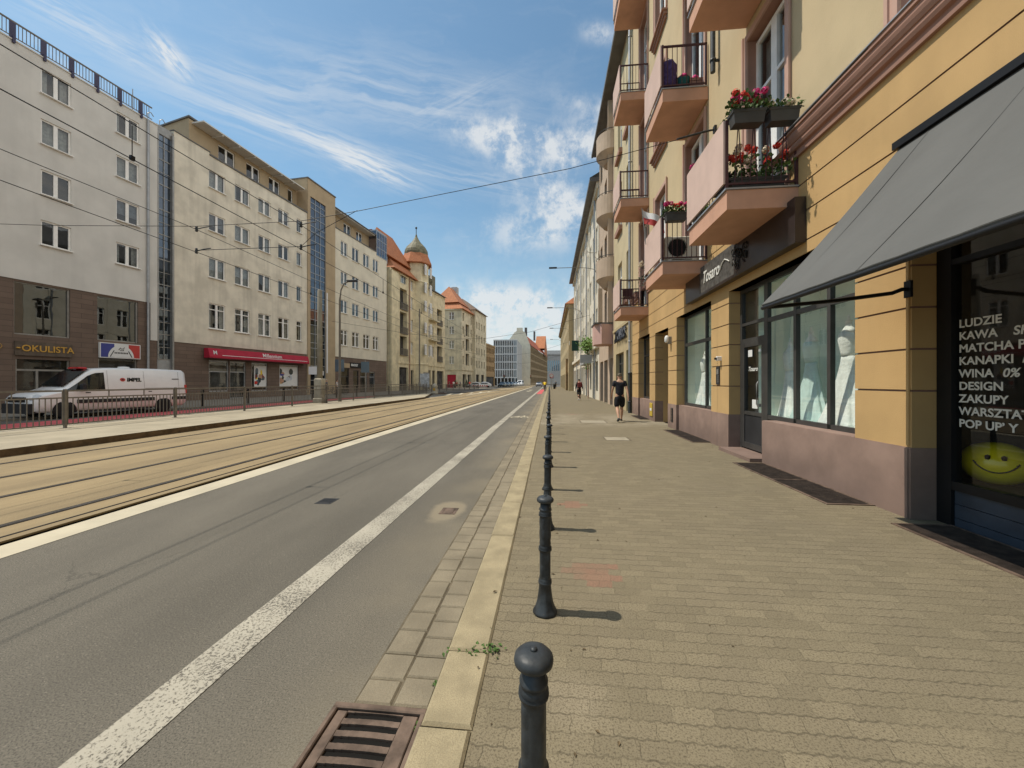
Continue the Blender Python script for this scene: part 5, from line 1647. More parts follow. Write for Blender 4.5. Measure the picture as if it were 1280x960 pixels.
# --- white finned building across the bend
b9 = thing('finned_building', 'white modern building with tall vertical fins facing down the street', 'building', (-17.4, 150, 0))
g = MB(FS, FI)
for k in range(14):
    x = -4.6 + k * .70
    g.box(x, x + .26, -.35, .0, 0 if k % 2 == 0 else 2.9, 18.0)
for k, z in enumerate((2.9, 6.0, 9.0, 12.1, 15.2, 17.6)): g.box(-4.6, 4.76, -.30, .01, z, z + .42)
g.done('fins', K['whiteconc'], b9)
g = MB(FS, FI); g.face([(-4.6, .15, 0), (4.7, .15, 0), (4.7, .15, 18), (-4.6, .15, 18)]); g.done('pane', K['towerglass'], b9)
g = MB(FS, FI); g.box(-4.6, 4.75, .3, 26, 0, 17.95); g.done('body', K['greyconc'], b9)

b10 = thing('gabled_house', 'brown brick block with tall cream gable and red roof in the distance', 'building', (-9.0, 180, 0))
g = MB(FS, FI)
g.face([(-12, 0, 0), (0, 0, 0), (0, 0, 18.5), (-2.4, 0, 24.6), (-5, 0, 26.2), (-7.5, 0, 24.6), (-12, 0, 18.5)])
g.box(-6.4, -3.6, -.1, 1, 25, 26.8)
g.done('gable', K['wallC'], b10)
g = MB((.085, .9964), (-.9964, .085))
ops = [(2 + k * 3.1, 4.2 + k * 3.1, z, z + 2.6) for k in range(27) for z in (1, 4.8, 8.4, 12.0, 15.2)]
facade(g, 0, 88, 0, 18.5, ops, 0, .4); g.done('long_wall', K['brownbrick'], b10)
g = MB((.085, .9964), (-.9964, .085)); g.face([(0, .38, 0), (88, .38, 0), (88, .38, 18), (0, .38, 18)]); g.done('dim_rooms', K['inside'], b10)
g = MB((.085, .9964), (-.9964, .085)); g.face([(0, -.4, 18.4), (88, -.4, 18.4), (88, 5, 25.6), (0, 5, 25.6)]); g.face([(0, 10, 18.4), (88, 10, 18.4), (88, 5, 25.6), (0, 5, 25.6)]); g.done('roof', mat('dark red tiles', (.36, .10, .05), var=.15, scale=3), b10)
g = MB((.085, .9964), (-.9964, .085)); g.face([(58, -1, 18), (74, -1, 18), (74, -1, 22), (66, -1, 30.5), (58, -1, 22)]); g.face([(66, -1, 30.5), (74, -1, 22), (74, 5, 22), (66, 5, 30.5)]); g.face([(58, -1, 22), (66, -1, 30.5), (66, 5, 30.5), (58, 5, 22)]); g.done('cross_gable', K['roof'], b10)
g = MB(FS, FI); g.box(-3.2, -2.0, 8, 9.5, 24, 28); g.box(.2, 1.2, 30, 31.5, 24, 29); g.done('chimneys', K['roofgrey'], b10)
b11 = thing('grey_hall', 'long grey flat roofed building closing the end of the street', 'building', (-4, 275, 0))
g = MB(FS, FI)
ops = [(1 + k * 1.5, 1.9 + k * 1.5, 9, 16.5) for k in range(24)]
facade(g, -3, 40, 0, 20.5, ops, 0, .3); g.box(-3, 40, -.6, 8, 20.5, 21.3); g.box(0, 40, 4, 12, 21.3, 24); g.done('wall', K['greyconc'], b11)
g = MB(FS, FI); g.face([(-3, .3, 0), (40, .3, 0), (40, .3, 20), (-3, .3, 20)]); g.done('windows', K['towerglass'], b11)

# ------------------------------------------------------------------ right side further on
oa = 0
K['beige'] = mat('beige render', (.47, .375, .22), var=.07, scale=1.5, bump=.3, streak=.2)
K['palehouse'] = mat('pale weathered render', (.55, .46, .29), var=.07, scale=1.2, bump=.3, streak=.18)
K['oldpink'] = mat('faded pink render', (.50, .385, .285), var=.08, scale=1.5, bump=.25, streak=.3)
K['greywhite'] = mat('grey white render', (.70, .64, .52), var=.08, scale=1.2, bump=.25, streak=.10)
c1 = thing('beige_house', 'narrow beige house beyond the silver downpipe with dark shop lettering', 'building', (XW, 21, 0))
class RB(LB):
    def __init__(s, oa): super().__init__(oa, RS, RI)
oa = 21
wc = [(19.35, 20.25), (21.5, 22.7)]
ops = [(a, b, z, z + 2.4) for a, b in wc for z in (5.75, 10.1, 14.3)]
g = RB(oa); facade(g, 18.722, 24.1, 4.6, 19.3, ops, .02, .25); g.done('upper_wall', K['palehouse'], c1)
gop = [(19.3, 20.2, -.1, 3.1), (20.9, 23.3, .9, 3.1)]
g = RB(oa); facade(g, 18.722, 24.1, -.2, 4.6, gop, .0, .3); g.box(18.73, 24.1, -.06, .02, 4.45, 4.6); g.done('shop_storey_wall', K['beige'], c1)
for a, b, z, d in ops: window(c1, RS, RI, a - oa, b - oa, z, d, .2, style='dt:.7', curtain=1)
for a, b, z, d in ops:
    g = RB(oa); g.box(a - .15, b + .15, -.16, .02, z - .3, z - .05); g.done('window_sill', K['trim'], c1)
g = RB(oa); g.box(19.3, 20.2, .2, .26, 0, 3.1); g.done('shop_door', K['sage'], c1)
g = RB(oa); g.box(20.9, 20.98, .2, .27, .9, 3.1); g.box(23.22, 23.3, .2, .27, .9, 3.1); g.box(22.0, 22.08, .2, .27, .9, 3.1); g.box(20.98, 23.22, .2, .27, 2.5, 2.58); w_ = g.done('shop_window', K['darkframe'], c1)
g = RB(oa); g.face([(20.9, .24, .9), (23.3, .24, .9), (23.3, .24, 3.1), (20.9, .24, 3.1)]); g.done('pane', K['glass'], w_)
g = RB(oa); g.face([(18.8, .7, 0), (24, .7, 0), (24, .7, 19), (18.8, .7, 19)]); g.done('dim_rooms', K['inside'], c1)
g = RB(oa); g.box(18.73, 31.0, -.55, .5, 19.3, 19.45); g.box(18.73, 31, -.62, -.5, 19.25, 19.5); g.face([(18.73, -.6, 19.5), (31, -.6, 19.5), (31, 6, 24), (18.73, 6, 24)]); g.done('roof', K['roofgrey'], c1)
# dark wreath-like lettering over that shop
s_ = thing('leaf_sign', 'dark wreath like lettering over the shop of the beige house', 'shop sign', (XW - .04, 21.4, 3.75))
g = RB(0); r = random.Random(4)
for k in range(7):
    c = -1.3 + k * .42
    pts = [(c + .2 * math.cos(q * .9 + k), -.06 - .05 * (q % 2), .28 + .30 * math.sin(q * .9 + k * 1.7)) for q in range(8)]
    g.tube(pts, .05, 5)
g.done('letters', mat('slate letters', (.045, .05, .065), rough=.5), s_)
g = RB(0); g.box(-1.5, 1.6, -.03, .02, .1, .13); g.box(-1.5, 1.6, -.03, .02, .5, .53); g.done('bearers', K['iron'], s_)

c2 = thing('bow_house', 'faded pink house with rounded bow balconies stacked above each other', 'building', (XW, 27, 0))
oa = 27
ops = [(24.4, 25.9, z, z + 2.6) for z in (5.2, 9.2, 13.2)] + [(a, a + 1.1, z, z + 2.2) for a in (27.0, 29.2) for z in (5.6, 9.5, 13.4, 16.6)] + [(24.5, 25.7, -.1, 3.0), (26.6, 28.3, -.1, 3.0), (28.8, 30.5, -.1, 3.0)]
g = RB(oa); facade(g, 24.102, 31, -.2, 19.25, ops, .01, .3); g.done('wall', K['oldpink'], c2)
g = RB(oa); g.face([(24.2, .35, 0), (31, .35, 0), (31, .35, 19), (24.2, .35, 19)]); g.done('dim_rooms', K['inside'], c2)
for z0, z1 in ((7.7, 9.2), (11.6, 13.1), (15.6, 17.0)):
    g = RB(oa)
    n = 14
    arc = [(25.15 + 1.1 * math.cos(math.pi * k / n), -.92 * math.sin(math.pi * k / n)) for k in range(n + 1)]
    arc_in = [(25.15 + .55 * math.cos(math.pi * k / n), -.45 * math.sin(math.pi * k / n)) for k in range(n + 1)]
    for k in range(n):
        (a, o), (b, p_) = arc[k], arc[k + 1]
        (c, q), (d, s2_) = arc_in[k], arc_in[k + 1]
        g.face([(a, o, z0 + .3), (b, p_, z0 + .3), (b, p_, z1), (a, o, z1)])
        g.face([(a, o, z0 + .3), (b, p_, z0 + .3), (d, s2_, z0 - .25), (c, q, z0 - .25)])
        g.face([(c, q, z0 - .25), (d, s2_, z0 - .25), (25.15, 0, z0 - .5)])
        g.face([(a, o, z1), (b, p_, z1), (d, s2_, z0 + .5), (c, q, z0 + .5)])
    g.done('bow_balcony', K['oldpink'], c2)
    g = RB(oa); g.tube([(a, o * 1.0, z1 + .12) for a, o in arc], .02, 5); g.done('bow_rail', K['iron'], c2)
g = RB(oa); g.vprism([(24.5, 0), (24.3, -.7), (24.8, -1.1), (25.8, -1.1), (26.3, -.7), (26.1, 0)], 3.85, 5.1); g.done('oriel_box', mat('fresh pink panel', (.56, .36, .31), var=.05), c2)
g = RB(oa); g.box(24.4, 26.2, -1.15, 0, 5.101, 5.2); g.done('oriel_lid', K['roofgrey'], c2)
g = RB(oa); g.box(24.3, 24.55, -.9, -.65, 5.2, 7.3); g.box(24.35, 24.5, -.3, -.02, 5.2, 19); g.done('bow_columns', K['oldpink'], c2)
for y, z, lab in ((24.9, 9.5, 'white satellite dish on the upper edge of the bow balcony'), (33.0, 12.5, 'white satellite dish on the grey white house wall'), (61.5, 7.6, 'far white satellite dish near the end of the grey white house')):
    d_ = thing('satellite_dish', lab, 'satellite dish', (XW - .55, y, z))
    g = MB(); n = 16
    V = [(-.06 * (1 - rr * rr) + .0, .38 * rr * math.cos(2 * math.pi * k / n), .38 * rr * math.sin(2 * math.pi * k / n)) for rr in (0.01, .5, 1) for k in range(n)]
    g.smooth = True; g.mesh([(x * -1 - .25 + .25 * yy, yy, zz) for x, yy, zz in V], [(j * n + k, j * n + (k + 1) % n, (j + 1) * n + (k + 1) % n, (j + 1) * n + k) for j in range(2) for k in range(n)]); g.done('dish', K['signwhite'], d_)
    g = MB(); g.tube([(-.2, 0, 0), (.1, 0, -.1), (.55, 0, -.1)], .025, 6); g.tube([(-.25, -.05, -.3), (-.55, -.15, -.05)], .012, 5); g.done('mount', K['steel'], d_)

c3 = thing('grey_house', 'long grey white house with dark eaves on the right side', 'building', (XW, 46, 0))
oa = 46
ops = []
for k in range(13):
    a = 32.0 + k * 2.4
    for z in (5.4, 8.8, 12.2, 15.2): ops.append((a, a + 1.15, z, z + (2.2 if z < 15 else 1.5)))
    ops.append((a - .2, a + 1.4, -.1 if k % 2 else .7, 3.2))
g = RB(oa); facade(g, 31.002, 63, -.2, 17.4, ops, .0, .3)
for a in (31.0, 38.2, 45.4, 52.6, 59.8): g.box(a + .01, a + .6, -.06, 0, 4.6, 17)
g.box(31.01, 62.99, -.30, -.001, 4.2, 4.55); g.box(31.01, 62.99, -.22, -.001, 16.9, 17.4)
g.done('wall', K['greywhite'], c3)
for q in ops:
    if q[2] > 4 and q[0] < 50: window(c3, RS, RI, q[0] - oa, q[1] - oa, q[2], q[3], .15, style='dt:.7', curtain=-1)
g = RB(oa); g.face([(31, .31, 0), (63, .31, 0), (63, .31, 17.3), (31, .31, 17.3)]); g.done('dim_rooms', K['inside'], c3)
g = RB(oa); g.box(30.9, 63.2, -.75, .5, 17.4, 17.7); g.face([(30.9, -.7, 17.7), (63.2, -.7, 17.7), (63.2, 5, 21), (30.9, 5, 21)]); g.face([(63.1, 0, 0), (63.1, 9, 0), (63.1, 9, 20), (63.1, 0, 17.7)]); g.done('roof', K['roofgrey'], c3)
g = RB(oa)
for a in (33.2, 40.5, 47.5, 54.5): g.tube([(a, -.12, 0), (a, -.12, 17.4)], .06, 6)
g.done('downpipes', K['zinc'], c3)
g = RB(oa)
for a in (36.6, 39.0): g.box(a, a + 2.0, -.75, -.02, 3.15, 3.75)
g.done('shop_canopy', K['greyconc'], c3)

c4 = thing('red_roof_house', 'far beige house with red hipped roof at the end of the right side', 'building', (3.1, 80, 0))
oa = 80
class RB4(RB): pass
ops = [(a, a + 1.3, z, z + 2.2) for a in range(65, 108, 4) for z in (4.6, 8.0, 11.2)] + [(a, a + 2.4, -.1, 3) for a in range(65, 108, 4)]
g = RB(oa); facade(g, 63.3, 110, -.2, 14.2, ops, 0, .3); g.box(63.3, 110, -.4, 0, 13.8, 14.2); g.face([(63.3, 0, -.2), (63.3, 6, -.2), (63.3, 6, 14.2), (63.3, 0, 14.2)]); g.done('wall', K['beige'], c4)
g = RB(oa); g.face([(63.4, .3, 0), (110, .3, 0), (110, .3, 14), (63.4, .3, 14)]); g.done('dim_rooms', K['inside'], c4)
g = RB(oa); g.face([(63, -.6, 14.2), (110.4, -.6, 14.2), (107, 3.5, 17.6), (66, 3.5, 17.6)]); g.face([(63, -.6, 14.2), (63, 8, 14.2), (66, 3.5, 17.6)]); g.face([(63, -.6, 14.19), (110.4, -.6, 14.19), (110.4, 8, 14.19), (63, 8, 14.19)]); g.done('roof', K['roof'], c4)
g = RB(oa); g.box(66, 66.9, -.35, -.01, 0, 5.4); g.done('shop_pillar', K['brick'], c4)
# signs and greenery on the right side
def arm_sign(label, x0, y, z, w_, h_, m, cat='sign'):
    t_ = thing('projecting_sign', label, cat, (XW, y, z))
    g = MB(); g.box(x0 - XW, x0 - XW + w_, -.06, .06, 0, h_); g.done('sign_box', m, t_)
    for zz in (h_ - .12, .06):
        g = MB(); g.box(x0 - XW + w_, 0, -.02, .02, zz, zz + .06); g.done('bracket', K['iron'], t_)
arm_sign('dark green square sign jutting from the grey white house', 2.45, 43.0, 4.9, .75, 1.15, K['greensign'])
arm_sign('pale grey oval board jutting over a shop beyond the pink box', 2.6, 33.4, 3.1, 1.0, .7, K['greyconc'])
hg = thing('hanging_greenery', 'bright green climbing plant on a shop canopy beyond the pink box', 'plant', (3.3, 34.2, 3.6))
r = random.Random(8)
def leafcloud(g, n, c, s, size, r):
    for _ in range(n):
        p = Vector((r.gauss(c[0], s[0]), r.gauss(c[1], s[1]), r.gauss(c[2], s[2])))
        u = Vector((r.gauss(0, 1), r.gauss(0, 1), r.gauss(0, 1))).normalized(); v = u.orthogonal().normalized()
        k = size * r.uniform(.6, 1.4)
        g.face([tuple(p + u * k), tuple(p + v * k * .5), tuple(p - u * k), tuple(p - v * k * .5)])
g = MB(); leafcloud(g, 700, (0, 0, 1.15), (.3, .9, .28), .11, r); leafcloud(g, 150, (0, .2, .2), (.12, .3, .6), .10, r); g.done('leaves', K['leafpale'], hg)
g = MB(); g.tube([(.1, .3, -3.6), (.05, .2, 0), (0, 0, 1.1)], .04, 6); g.tube([(0, -1.2, 1.1), (0, 1.2, 1.1)], .03, 6); g.done('stems', K['trim'], hg)
# ------------------------------------------------------------------ signs across the street
def lpt(a, o=0.0): return (LP0.x + a * LS[0] + o * LI[0], LP0.y + a * LS[1] + o * LI[1])
LR = (LS[0], LS[1], 0)
UP = (0, 0, 1)
s_ = thing('optician_sign', 'brown stone fascia with gold letters OKULISTA', 'shop sign', (*lpt(21.3), 2.95))
g = LB(0); g.box(.0, 2.35, -.06, .03, 0, .78); g.done('board', mat('grey brown stone board', (.13, .10, .075), var=.2, scale=3), s_)
text_mesh('OKULISTA', .50, LR, UP, K['gold'], 'lettering', s_, (.22 * LS[0] - .07 * LI[0], .22 * LS[1] - .07 * LI[1], .24), bold=.006, extrude=.02, sx=.94)
g = LB(0); g.lathe([(.06, .36), (.10, .40), (.06, .44)], 8, c=(.1, -.09, 0)); g.done('eye_emblem', K['gold'], s_)
s_ = thing('oval_sign', 'small dark oval sign with gold script left of the gold lettered fascia', 'shop sign', (*lpt(20.3), 3.1))
g = LB(0); V = [(.55 * math.cos(q * .3142), -.05, .3 + .27 * math.sin(q * .3142)) for q in range(20)]; g.face(V); g.mesh(V + [(a, .03, z) for a, o, z in V], [(q, (q + 1) % 20, (q + 1) % 20 + 20, q + 20) for q in range(20)]); g.done('board', K['cladding'], s_)
g = LB(0); g.tube([(-.3 + k * .06, -.07, .32 + .05 * math.sin(k * 2.2)) for k in range(11)], .015, 5); g.tube([(.52 * math.cos(q * .3142), -.06, .3 + .25 * math.sin(q * .3142)) for q in range(21)], .012, 5); g.done('script', K['gold'], s_)
s_ = thing('tricolour_sign', 'blue white and red sign with a white oval and black emblem', 'shop sign', (*lpt(24.95), 3.04))
g = LB(0)
g.m = 0; g.box(0, 2.25, -.10, .03, 0, .98)
g.m = 1; g.box(.05, .75, -.108, -.1, .05, .93)
g.m = 2; g.box(1.55, 2.20, -.108, -.1, .05, .93)
g.m = 0; g.mesh([(1.13 + .72 * math.cos(math.pi * q / 16), -.114, .06 + .80 * math.sin(math.pi * q / 16)) for q in range(17)], [tuple(range(17))])
g.done('board', [K['signwhite'], K['signblue'], K['signred']], s_)
g = LB(0); g.tube([(.98, -.12, .55), (1.08, -.12, .70), (1.16, -.12, .60), (1.3, -.12, .74), (1.24, -.12, .52), (1.06, -.12, .52)], .02, 5)
for sx in (-1, 1): g.tube([(1.13 + sx * (.60 - .05 * q), -.12, .1 + .10 * q) for q in range(5)], .022, 5)
for k in range(9): g.box(.76 + k * .085, .80 + k * .085 + .015, -.119, -.113, .30, .40)
g.done('emblem', K['black'], s_)
s_ = thing('bank_fascia', 'long bright red fascia with white Millennium lettering', 'shop sign', (*lpt(31.7), 3.45))
g = LB(0)
g.m = 0; g.prism([(-.05, 0), (-.62, 0), (-.62, .12), (-.45, .78), (-.05, .78)], 0, 11.2)
g.m = 1; g.box(-.02, 11.22, -.63, -.05, -.05, -.002)
g.done('fascia', [K['red'], mat('dark red edge', (.14, .012, .02), rough=.5)], s_)
NF = Vector((-.57, .64))  # slanted face direction is close to vertical
up2 = Vector((0, 0, .66)) + Vector((LI[0] * .17, LI[1] * .17, 0)); up2.normalize()
def fpos(a, f): return (a * LS[0] + (-.63 + .17 * f) * LI[0], a * LS[1] + (-.63 + .17 * f) * LI[1], .12 + .66 * f)
text_mesh('Millennium', .52, LR, tuple(up2), K['signwhite'], 'lettering', s_, fpos(5.2, .32), bold=.004, extrude=.004)
text_mesh('M', .46, LR, tuple(up2), K['signwhite'], 'lettering', s_, fpos(.35, .25), bold=.004, extrude=.004)
g = LB(0); a0, z0 = 1.1, .22; g.mesh([(1.1, -.645 + .17 * .15, .21), (10.9, -.645 + .17 * .15, .21), (10.9, -.645 + .17 * .21, .25), (1.1, -.645 + .17 * .21, .25)], [(0, 1, 2, 3)]); g.done('white_line', K['signwhite'], s_)
def poster(label, a0, a1, z0, z1, cols, seed):
    t_ = thing('window_poster', label, 'poster', (*lpt(a0, .13), z0))
    r = random.Random(seed)
    g = LB(0)
    w_, h_ = a1 - a0, z1 - z0
    g.m = 0; g.box(0, w_, 0, .012, 0, h_)
    for k in range(16):
        g.m = r.randrange(1, len(cols)) if k else 0
        a = r.uniform(.05, w_ * .7); z = r.uniform(h_ * .1, h_ * .8)
        n = 10; ra, rz = r.uniform(.08, .3) * w_ * .6, r.uniform(.05, .17) * h_
        g.face([(min(w_ - .03, max(.03, a + ra * math.cos(q * .628) * r.uniform(.8, 1.1))), -.002 - k * .0012, min(h_ - .03, max(.03, z + rz * math.sin(q * .628)))) for q in range(n)])
    g.done('print', [K[c] for c in cols], t_)
poster('bright advertising poster with a blue figure in the bank window nearer its door', 36.6, 38.0, .95, 3.0, ['signwhite', 'petalred', 'bluecar', 'skin', 'darkcar', 'hivis', 'wine'], 1)
poster('wide advertising poster with golden shapes in the last bank window', 39.6, 42.0, 1.0, 3.05, ['signwhite', 'darkcar', 'signblue', 'gold', 'skin', 'hair', 'citylight'], 2)
s_ = thing('food_shop_sign', 'white block lettered sign on black over the brown shop front', 'shop sign', (*lpt(51.0), 3.45))
g = LB(0); g.box(0, 3.7, -.10, -.0, -.1, .55); g.done('board', K['black'], s_)
text_mesh('BRADLEY', .42, LR, UP, K['signwhite'], 'lettering', s_, (.1 * LS[0] - .12 * LI[0], .1 * LS[1] - .12 * LI[1], .08), bold=.012, extrude=.01, sx=.85)
s_ = thing('tan_sign_panel', 'tan panel over the dark doorway left of the block lettered sign', 'shop sign', (*lpt(49.0), 3.3))
g = LB(0); g.box(0, 1.9, -.08, .0, 0, .55); g.box(-.02, 1.92, -.09, -.0, -.03, -.001); g.done('panel', K['tan'], s_)
s_ = thing('poster_stand', 'pale lit advertising stand before the old house', 'advertising stand', (*lpt(64.4, -4.3), 0))
g = LB(0); g.box(0, 1.5, -.1, .1, .5, 2.9); g.box(-.08, 1.58, -.13, .13, 2.9, 3.0); g.box(-.08, 0, -.13, .13, .3, 2.9); g.box(1.5, 1.58, -.13, .13, .3, 2.9); g.box(.3, 1.2, -.08, .08, 0, .499); g.done('housing', K['steel'], s_)
g = LB(0); g.box(.05, 1.45, -.112, -.1, .6, 2.8); g.done('poster_panel', K['citylight'], s_)
# a front facing us as well
g = LB(0); g.box(-.092, -.081, -.9, .9, .6, 2.8); g.done('side_poster_panel', K['citylight'], s_)

# ------------------------------------------------------------------ van
def car_mesh(stations, nside=1):
    """stations: (x, zbot, zbelt, ztop, half width bottom, half width belt, half width top); symmetric loft"""
    g = MB(); g.smooth = True
    rings = []
    for x, zb, zl, zt, wb, wl, wt in stations:
        zm = (zb + zl) / 2
        half = [(0, zb), (wb * .9, zb), (wb, zb + .07), (wb + .6 * (wl - wb) + .012, zm), (wl, zl - .04), (wl - .006, zl), (wt + .03, zt - .10), (wt - .03, zt - .025), (wt * .75, zt), (0, zt + .01)]
        if zt - zl < .18: half[6] = (wt + .02, zl + (zt - zl) * .45); half[7] = (wt - .03, zl + (zt - zl) * .75)
        ring = half + [(-y, z) for y, z in half[-2:0:-1]]
        rings.append([(x, y, z) for y, z in ring])
    n = len(rings[0])
    V = [p for q in rings for p in q]
    F = [(i * n + k, i * n + (k + 1) % n, (i + 1) * n + (k + 1) % n, (i + 1) * n + k) for i in range(len(rings) - 1) for k in range(n)]
    F += [tuple(range(n))[::-1], tuple(range((len(rings) - 1) * n, len(rings) * n))]
    g.mesh(V, F)
    return g, rings


def quad_on(rings, xs, side, t0, t1, off=.008, xa=None, xb=None):
    """strip of glass lying on the body side between belt (5) and roof (6): list of faces for x range"""
    faces = []
    def at(x, t):
        for (A, B) in zip(rings, rings[1:]):
            if A[0][0] <= x <= B[0][0] + 1e-6:
                f = (x - A[0][0]) / max(1e-6, B[0][0] - A[0][0])
                p5 = Vector(A[5]).lerp(Vector(B[5]), f); p6 = Vector(A[6]).lerp(Vector(B[6]), f)
                p = p5.lerp(p6, t)
                return (p.x, side * (p.y + off), p.z)
        return None
    for x0, x1 in zip(xs, xs[1:]):
        faces.append([at(x0, t0(x0)), at(x1, t0(x1)), at(x1, t1(x1)), at(x0, t1(x0))])
    return [f for f in faces if None not in f]


def wheel(parent, x, y, r=.33, w_=.2, side=1):
    t_ = thing('wheel', None, None); t_.parent = parent; t_.location = (x, y, r)
    M = []
    g = MB(); g.lathe([(r * .62, -w_ / 2), (r * .93, -w_ / 2), (r, -w_ / 2 + .03), (r, w_ / 2 - .03), (r * .93, w_ / 2), (r * .62, w_ / 2)], 28)
    g.v = [(a, -c, b) for a, b, c in g.v]
    g.done('tyre', K['rubber'], t_)
    g = MB()
    yy = side * (w_ / 2 - .015)
    g.lathe([(r * .64, yy - side * .03), (r * .64, yy), (r * .54, yy - side * .01), (r * .50, yy - side * .04), (r * .2, yy - side * .025), (r * .17, yy), (.01, yy)], 24)
    for k in range(5):
        a = k * 1.2566
        c, s = math.cos(a), math.sin(a); n = .035
        P_ = [(r * .15 * c - n * s, r * .15 * s + n * c), (r * .15 * c + n * s, r * .15 * s - n * c), (r * .6 * c + n * s, r * .6 * s - n * c), (r * .6 * c - n * s, r * .6 * s + n * c)]
        g.face([(px, py, yy + side * .004) for px, py in P_])
    g.v = [(a, c, b) for a, b, c in g.v]
    g.done('rim', K['steel'], t_)
    return t_


# van built with front towards local -x; local y<0 is the side facing the street
van = thing('delivery_van', 'white delivery van with black lower trim parked behind the railing', 'van', (-20.90, 16.25, ZR))
vdir = Vector((.95, 6.03))
van.scale = (.94, 1, 1)
van.rotation_euler = (0, 0, math.atan2(vdir.y, vdir.x))
st = [(-3.02, .42, .62, .80, .70, .72, .62), (-2.97, .30, .80, .98, .86, .88, .74), (-2.75, .28, .95, 1.08, .95, .97, .78), (-2.3, .28, 1.08, 1.19, .97, .985, .80), (-1.95, .28, 1.13, 1.32, .97, .99, .80),
      (-1.6, .28, 1.14, 1.64, .97, .99, .79), (-1.2, .28, 1.15, 2.00, .97, .99, .80), (-.95, .28, 1.15, 2.12, .97, .99, .81), (-.3, .28, 1.15, 2.19, .97, .99, .83), (1.5, .28, 1.15, 2.20, .97, .99, .83), (2.85, .30, 1.15, 2.17, .97, .985, .83), (3.02, .40, 1.13, 2.08, .94, .95, .79)]
g, rings = car_mesh(st)
g.done('body', K['vanwhite'], van)
for side in (-1, 1):
    g = MB()
    xs = [-1.98 + .15 * k for k in range(10)]
    for f in quad_on(rings, xs, side, lambda x: .06, lambda x: .90 if x > -1.2 else max(.1, .9 - (-1.2 - x) * .25)): g.face(f)
    g.done('side_window', K['carglass'], van)
g = MB()
P_ = [(-1.98, 1.34), (-1.6, 1.67), (-1.2, 2.02), (-1.05, 2.09)]
V = [(x - .03, s * .74, z + .02) for x, z in P_ for s in (-1, 1)]
g.mesh(V, [(2 * k, 2 * k + 1, 2 * k + 3, 2 * k + 2) for k in range(3)])
g.done('windscreen', K['carglass'], van)
g = MB()
for s in (-1, 1):
    g.box(-1.65, 1.42, s * 1.0 - .012, s * 1.0 + .012, .62, .78, ch=.004); g.box(2.25, 3.0, s * .985 - .012, s * .985 + .012, .62, .78)
    g.box(-1.6, 1.35, s * .97 - .012, s * .97 + .012, .22, .30)
g.box(-3.08, -2.9, -.86, .86, .26, .66, ch=.02)
g.done('black_trim', K['plastic'], van)
g = MB(); g.box(-3.06, -2.97, -.5, .5, .72, .92, ch=.015); g.done('grille', K['black'], van)
for s in (-1, 1):
    g = MB(); g.mesh([(-2.99, s * .52, .74), (-2.97, s * .86, .80), (-2.72, s * .965, .98), (-2.80, s * .80, 1.05), (-2.96, s * .55, .92)], [(0, 1, 2, 3, 4)]); g.v = [(x - .02, y * 1.01, z) for x, y, z in g.v]; g.done('headlight', K['lamp'], van)
    g = MB(); g.box(2.93, 3.04, s * .90 - .06, s * .90 + .06, .92, 1.38, ch=.01); g.done('tail_light', K['signred'], van)
    g = MB(); g.box(-1.55, -1.42, s * 1.10 - .11, s * 1.10 + .11, 1.16, 1.46, ch=.03); g.done('mirror', K['plastic'], van)
    # wheel arches
    for wx in (-2.05, 1.85):
        g = MB(); N = 14
        V = [(wx + rr * math.cos(math.pi * k / N), s * .992, .33 + rr * math.sin(math.pi * k / N)) for k in range(N + 1) for rr in (.40, .30)]
        g.mesh(V, [(2 * k, 2 * k + 1, 2 * k + 3, 2 * k + 2) for k in range(N)])
        g.face([(wx + .40 * math.cos(math.pi * k / N), s * .990, .33 + .40 * math.sin(math.pi * k / N)) for k in range(N + 1)] + [(wx - .4, s * .99, .24), (wx + .4, s * .99, .24)])
        g.done('wheel_arch', K['black'], van)
for wx in (-2.05, 1.85):
    for s in (-1, 1): wheel(van, wx, s * .91, .34, .21, s)
g = MB()
for s in (-1,):
    for x in (-.52, .98, 2.62): g.box(x - .004, x + .004, s * .992 - .004, s * .992 + .004, .82, 1.15); g.face([(x - .005, s * .995, 1.15), (x + .005, s * .995, 1.15), (x + .005, s * .875, 2.06), (x - .005, s * .875, 2.06)])
    g.box(1.0, 2.9, s * 1.0 - .006, s * 1.0 + .006, 1.22, 1.235)
g.done('panel_seams', K['greypaint'], van)
g = MB(); g.box(-1.35, -1.17, -1.0, -.985, 1.05, 1.09); g.box(1.15, 1.3, -1.0, -.985, 1.05, 1.09); g.done('handle', K['plastic'], van)
g = MB(); g.box(-1.25, -.95, -.35, .35, 2.12, 2.2, ch=.03); g.done('roof_beacon', K['redplastic'], van)
g = MB(); g.lathe([(.24, 2.18), (.22, 2.27), (.02, 2.29)], 16, c=(.75, .1, 0)); g.done('roof_vent', K['vanwhite'], van)
kk = (.99 - .86) / (2.1 - 1.15)
upv = Vector((0, kk, 1)).normalized()
def von(x, z, off=.012): return (x, -(.984 - kk * (z - 1.15)) - off, z)
text_mesh('IMPEL', .24, (1, 0, 0), tuple(upv), K['black'], 'lettering', van, von(.25, 1.56), bold=.01, extrude=.003, shear=.12)
g = MB(); n = 16
g.face([tuple(Vector(von(.08, 1.64)) + Vector((.11 * math.cos(q * .3927), 0, 0)) + upv * .085 * math.sin(q * .3927)) for q in range(n)])
g.done('red_emblem', K['signred'], van)
g = MB(); g.face([tuple(Vector(von(.08, 1.64, .016)) + Vector((.05 * math.cos(q * .3927), 0, 0)) + upv * .035 * math.sin(q * .3927)) for q in range(n)]); g.done('emblem_dot', K['signdark'], van)
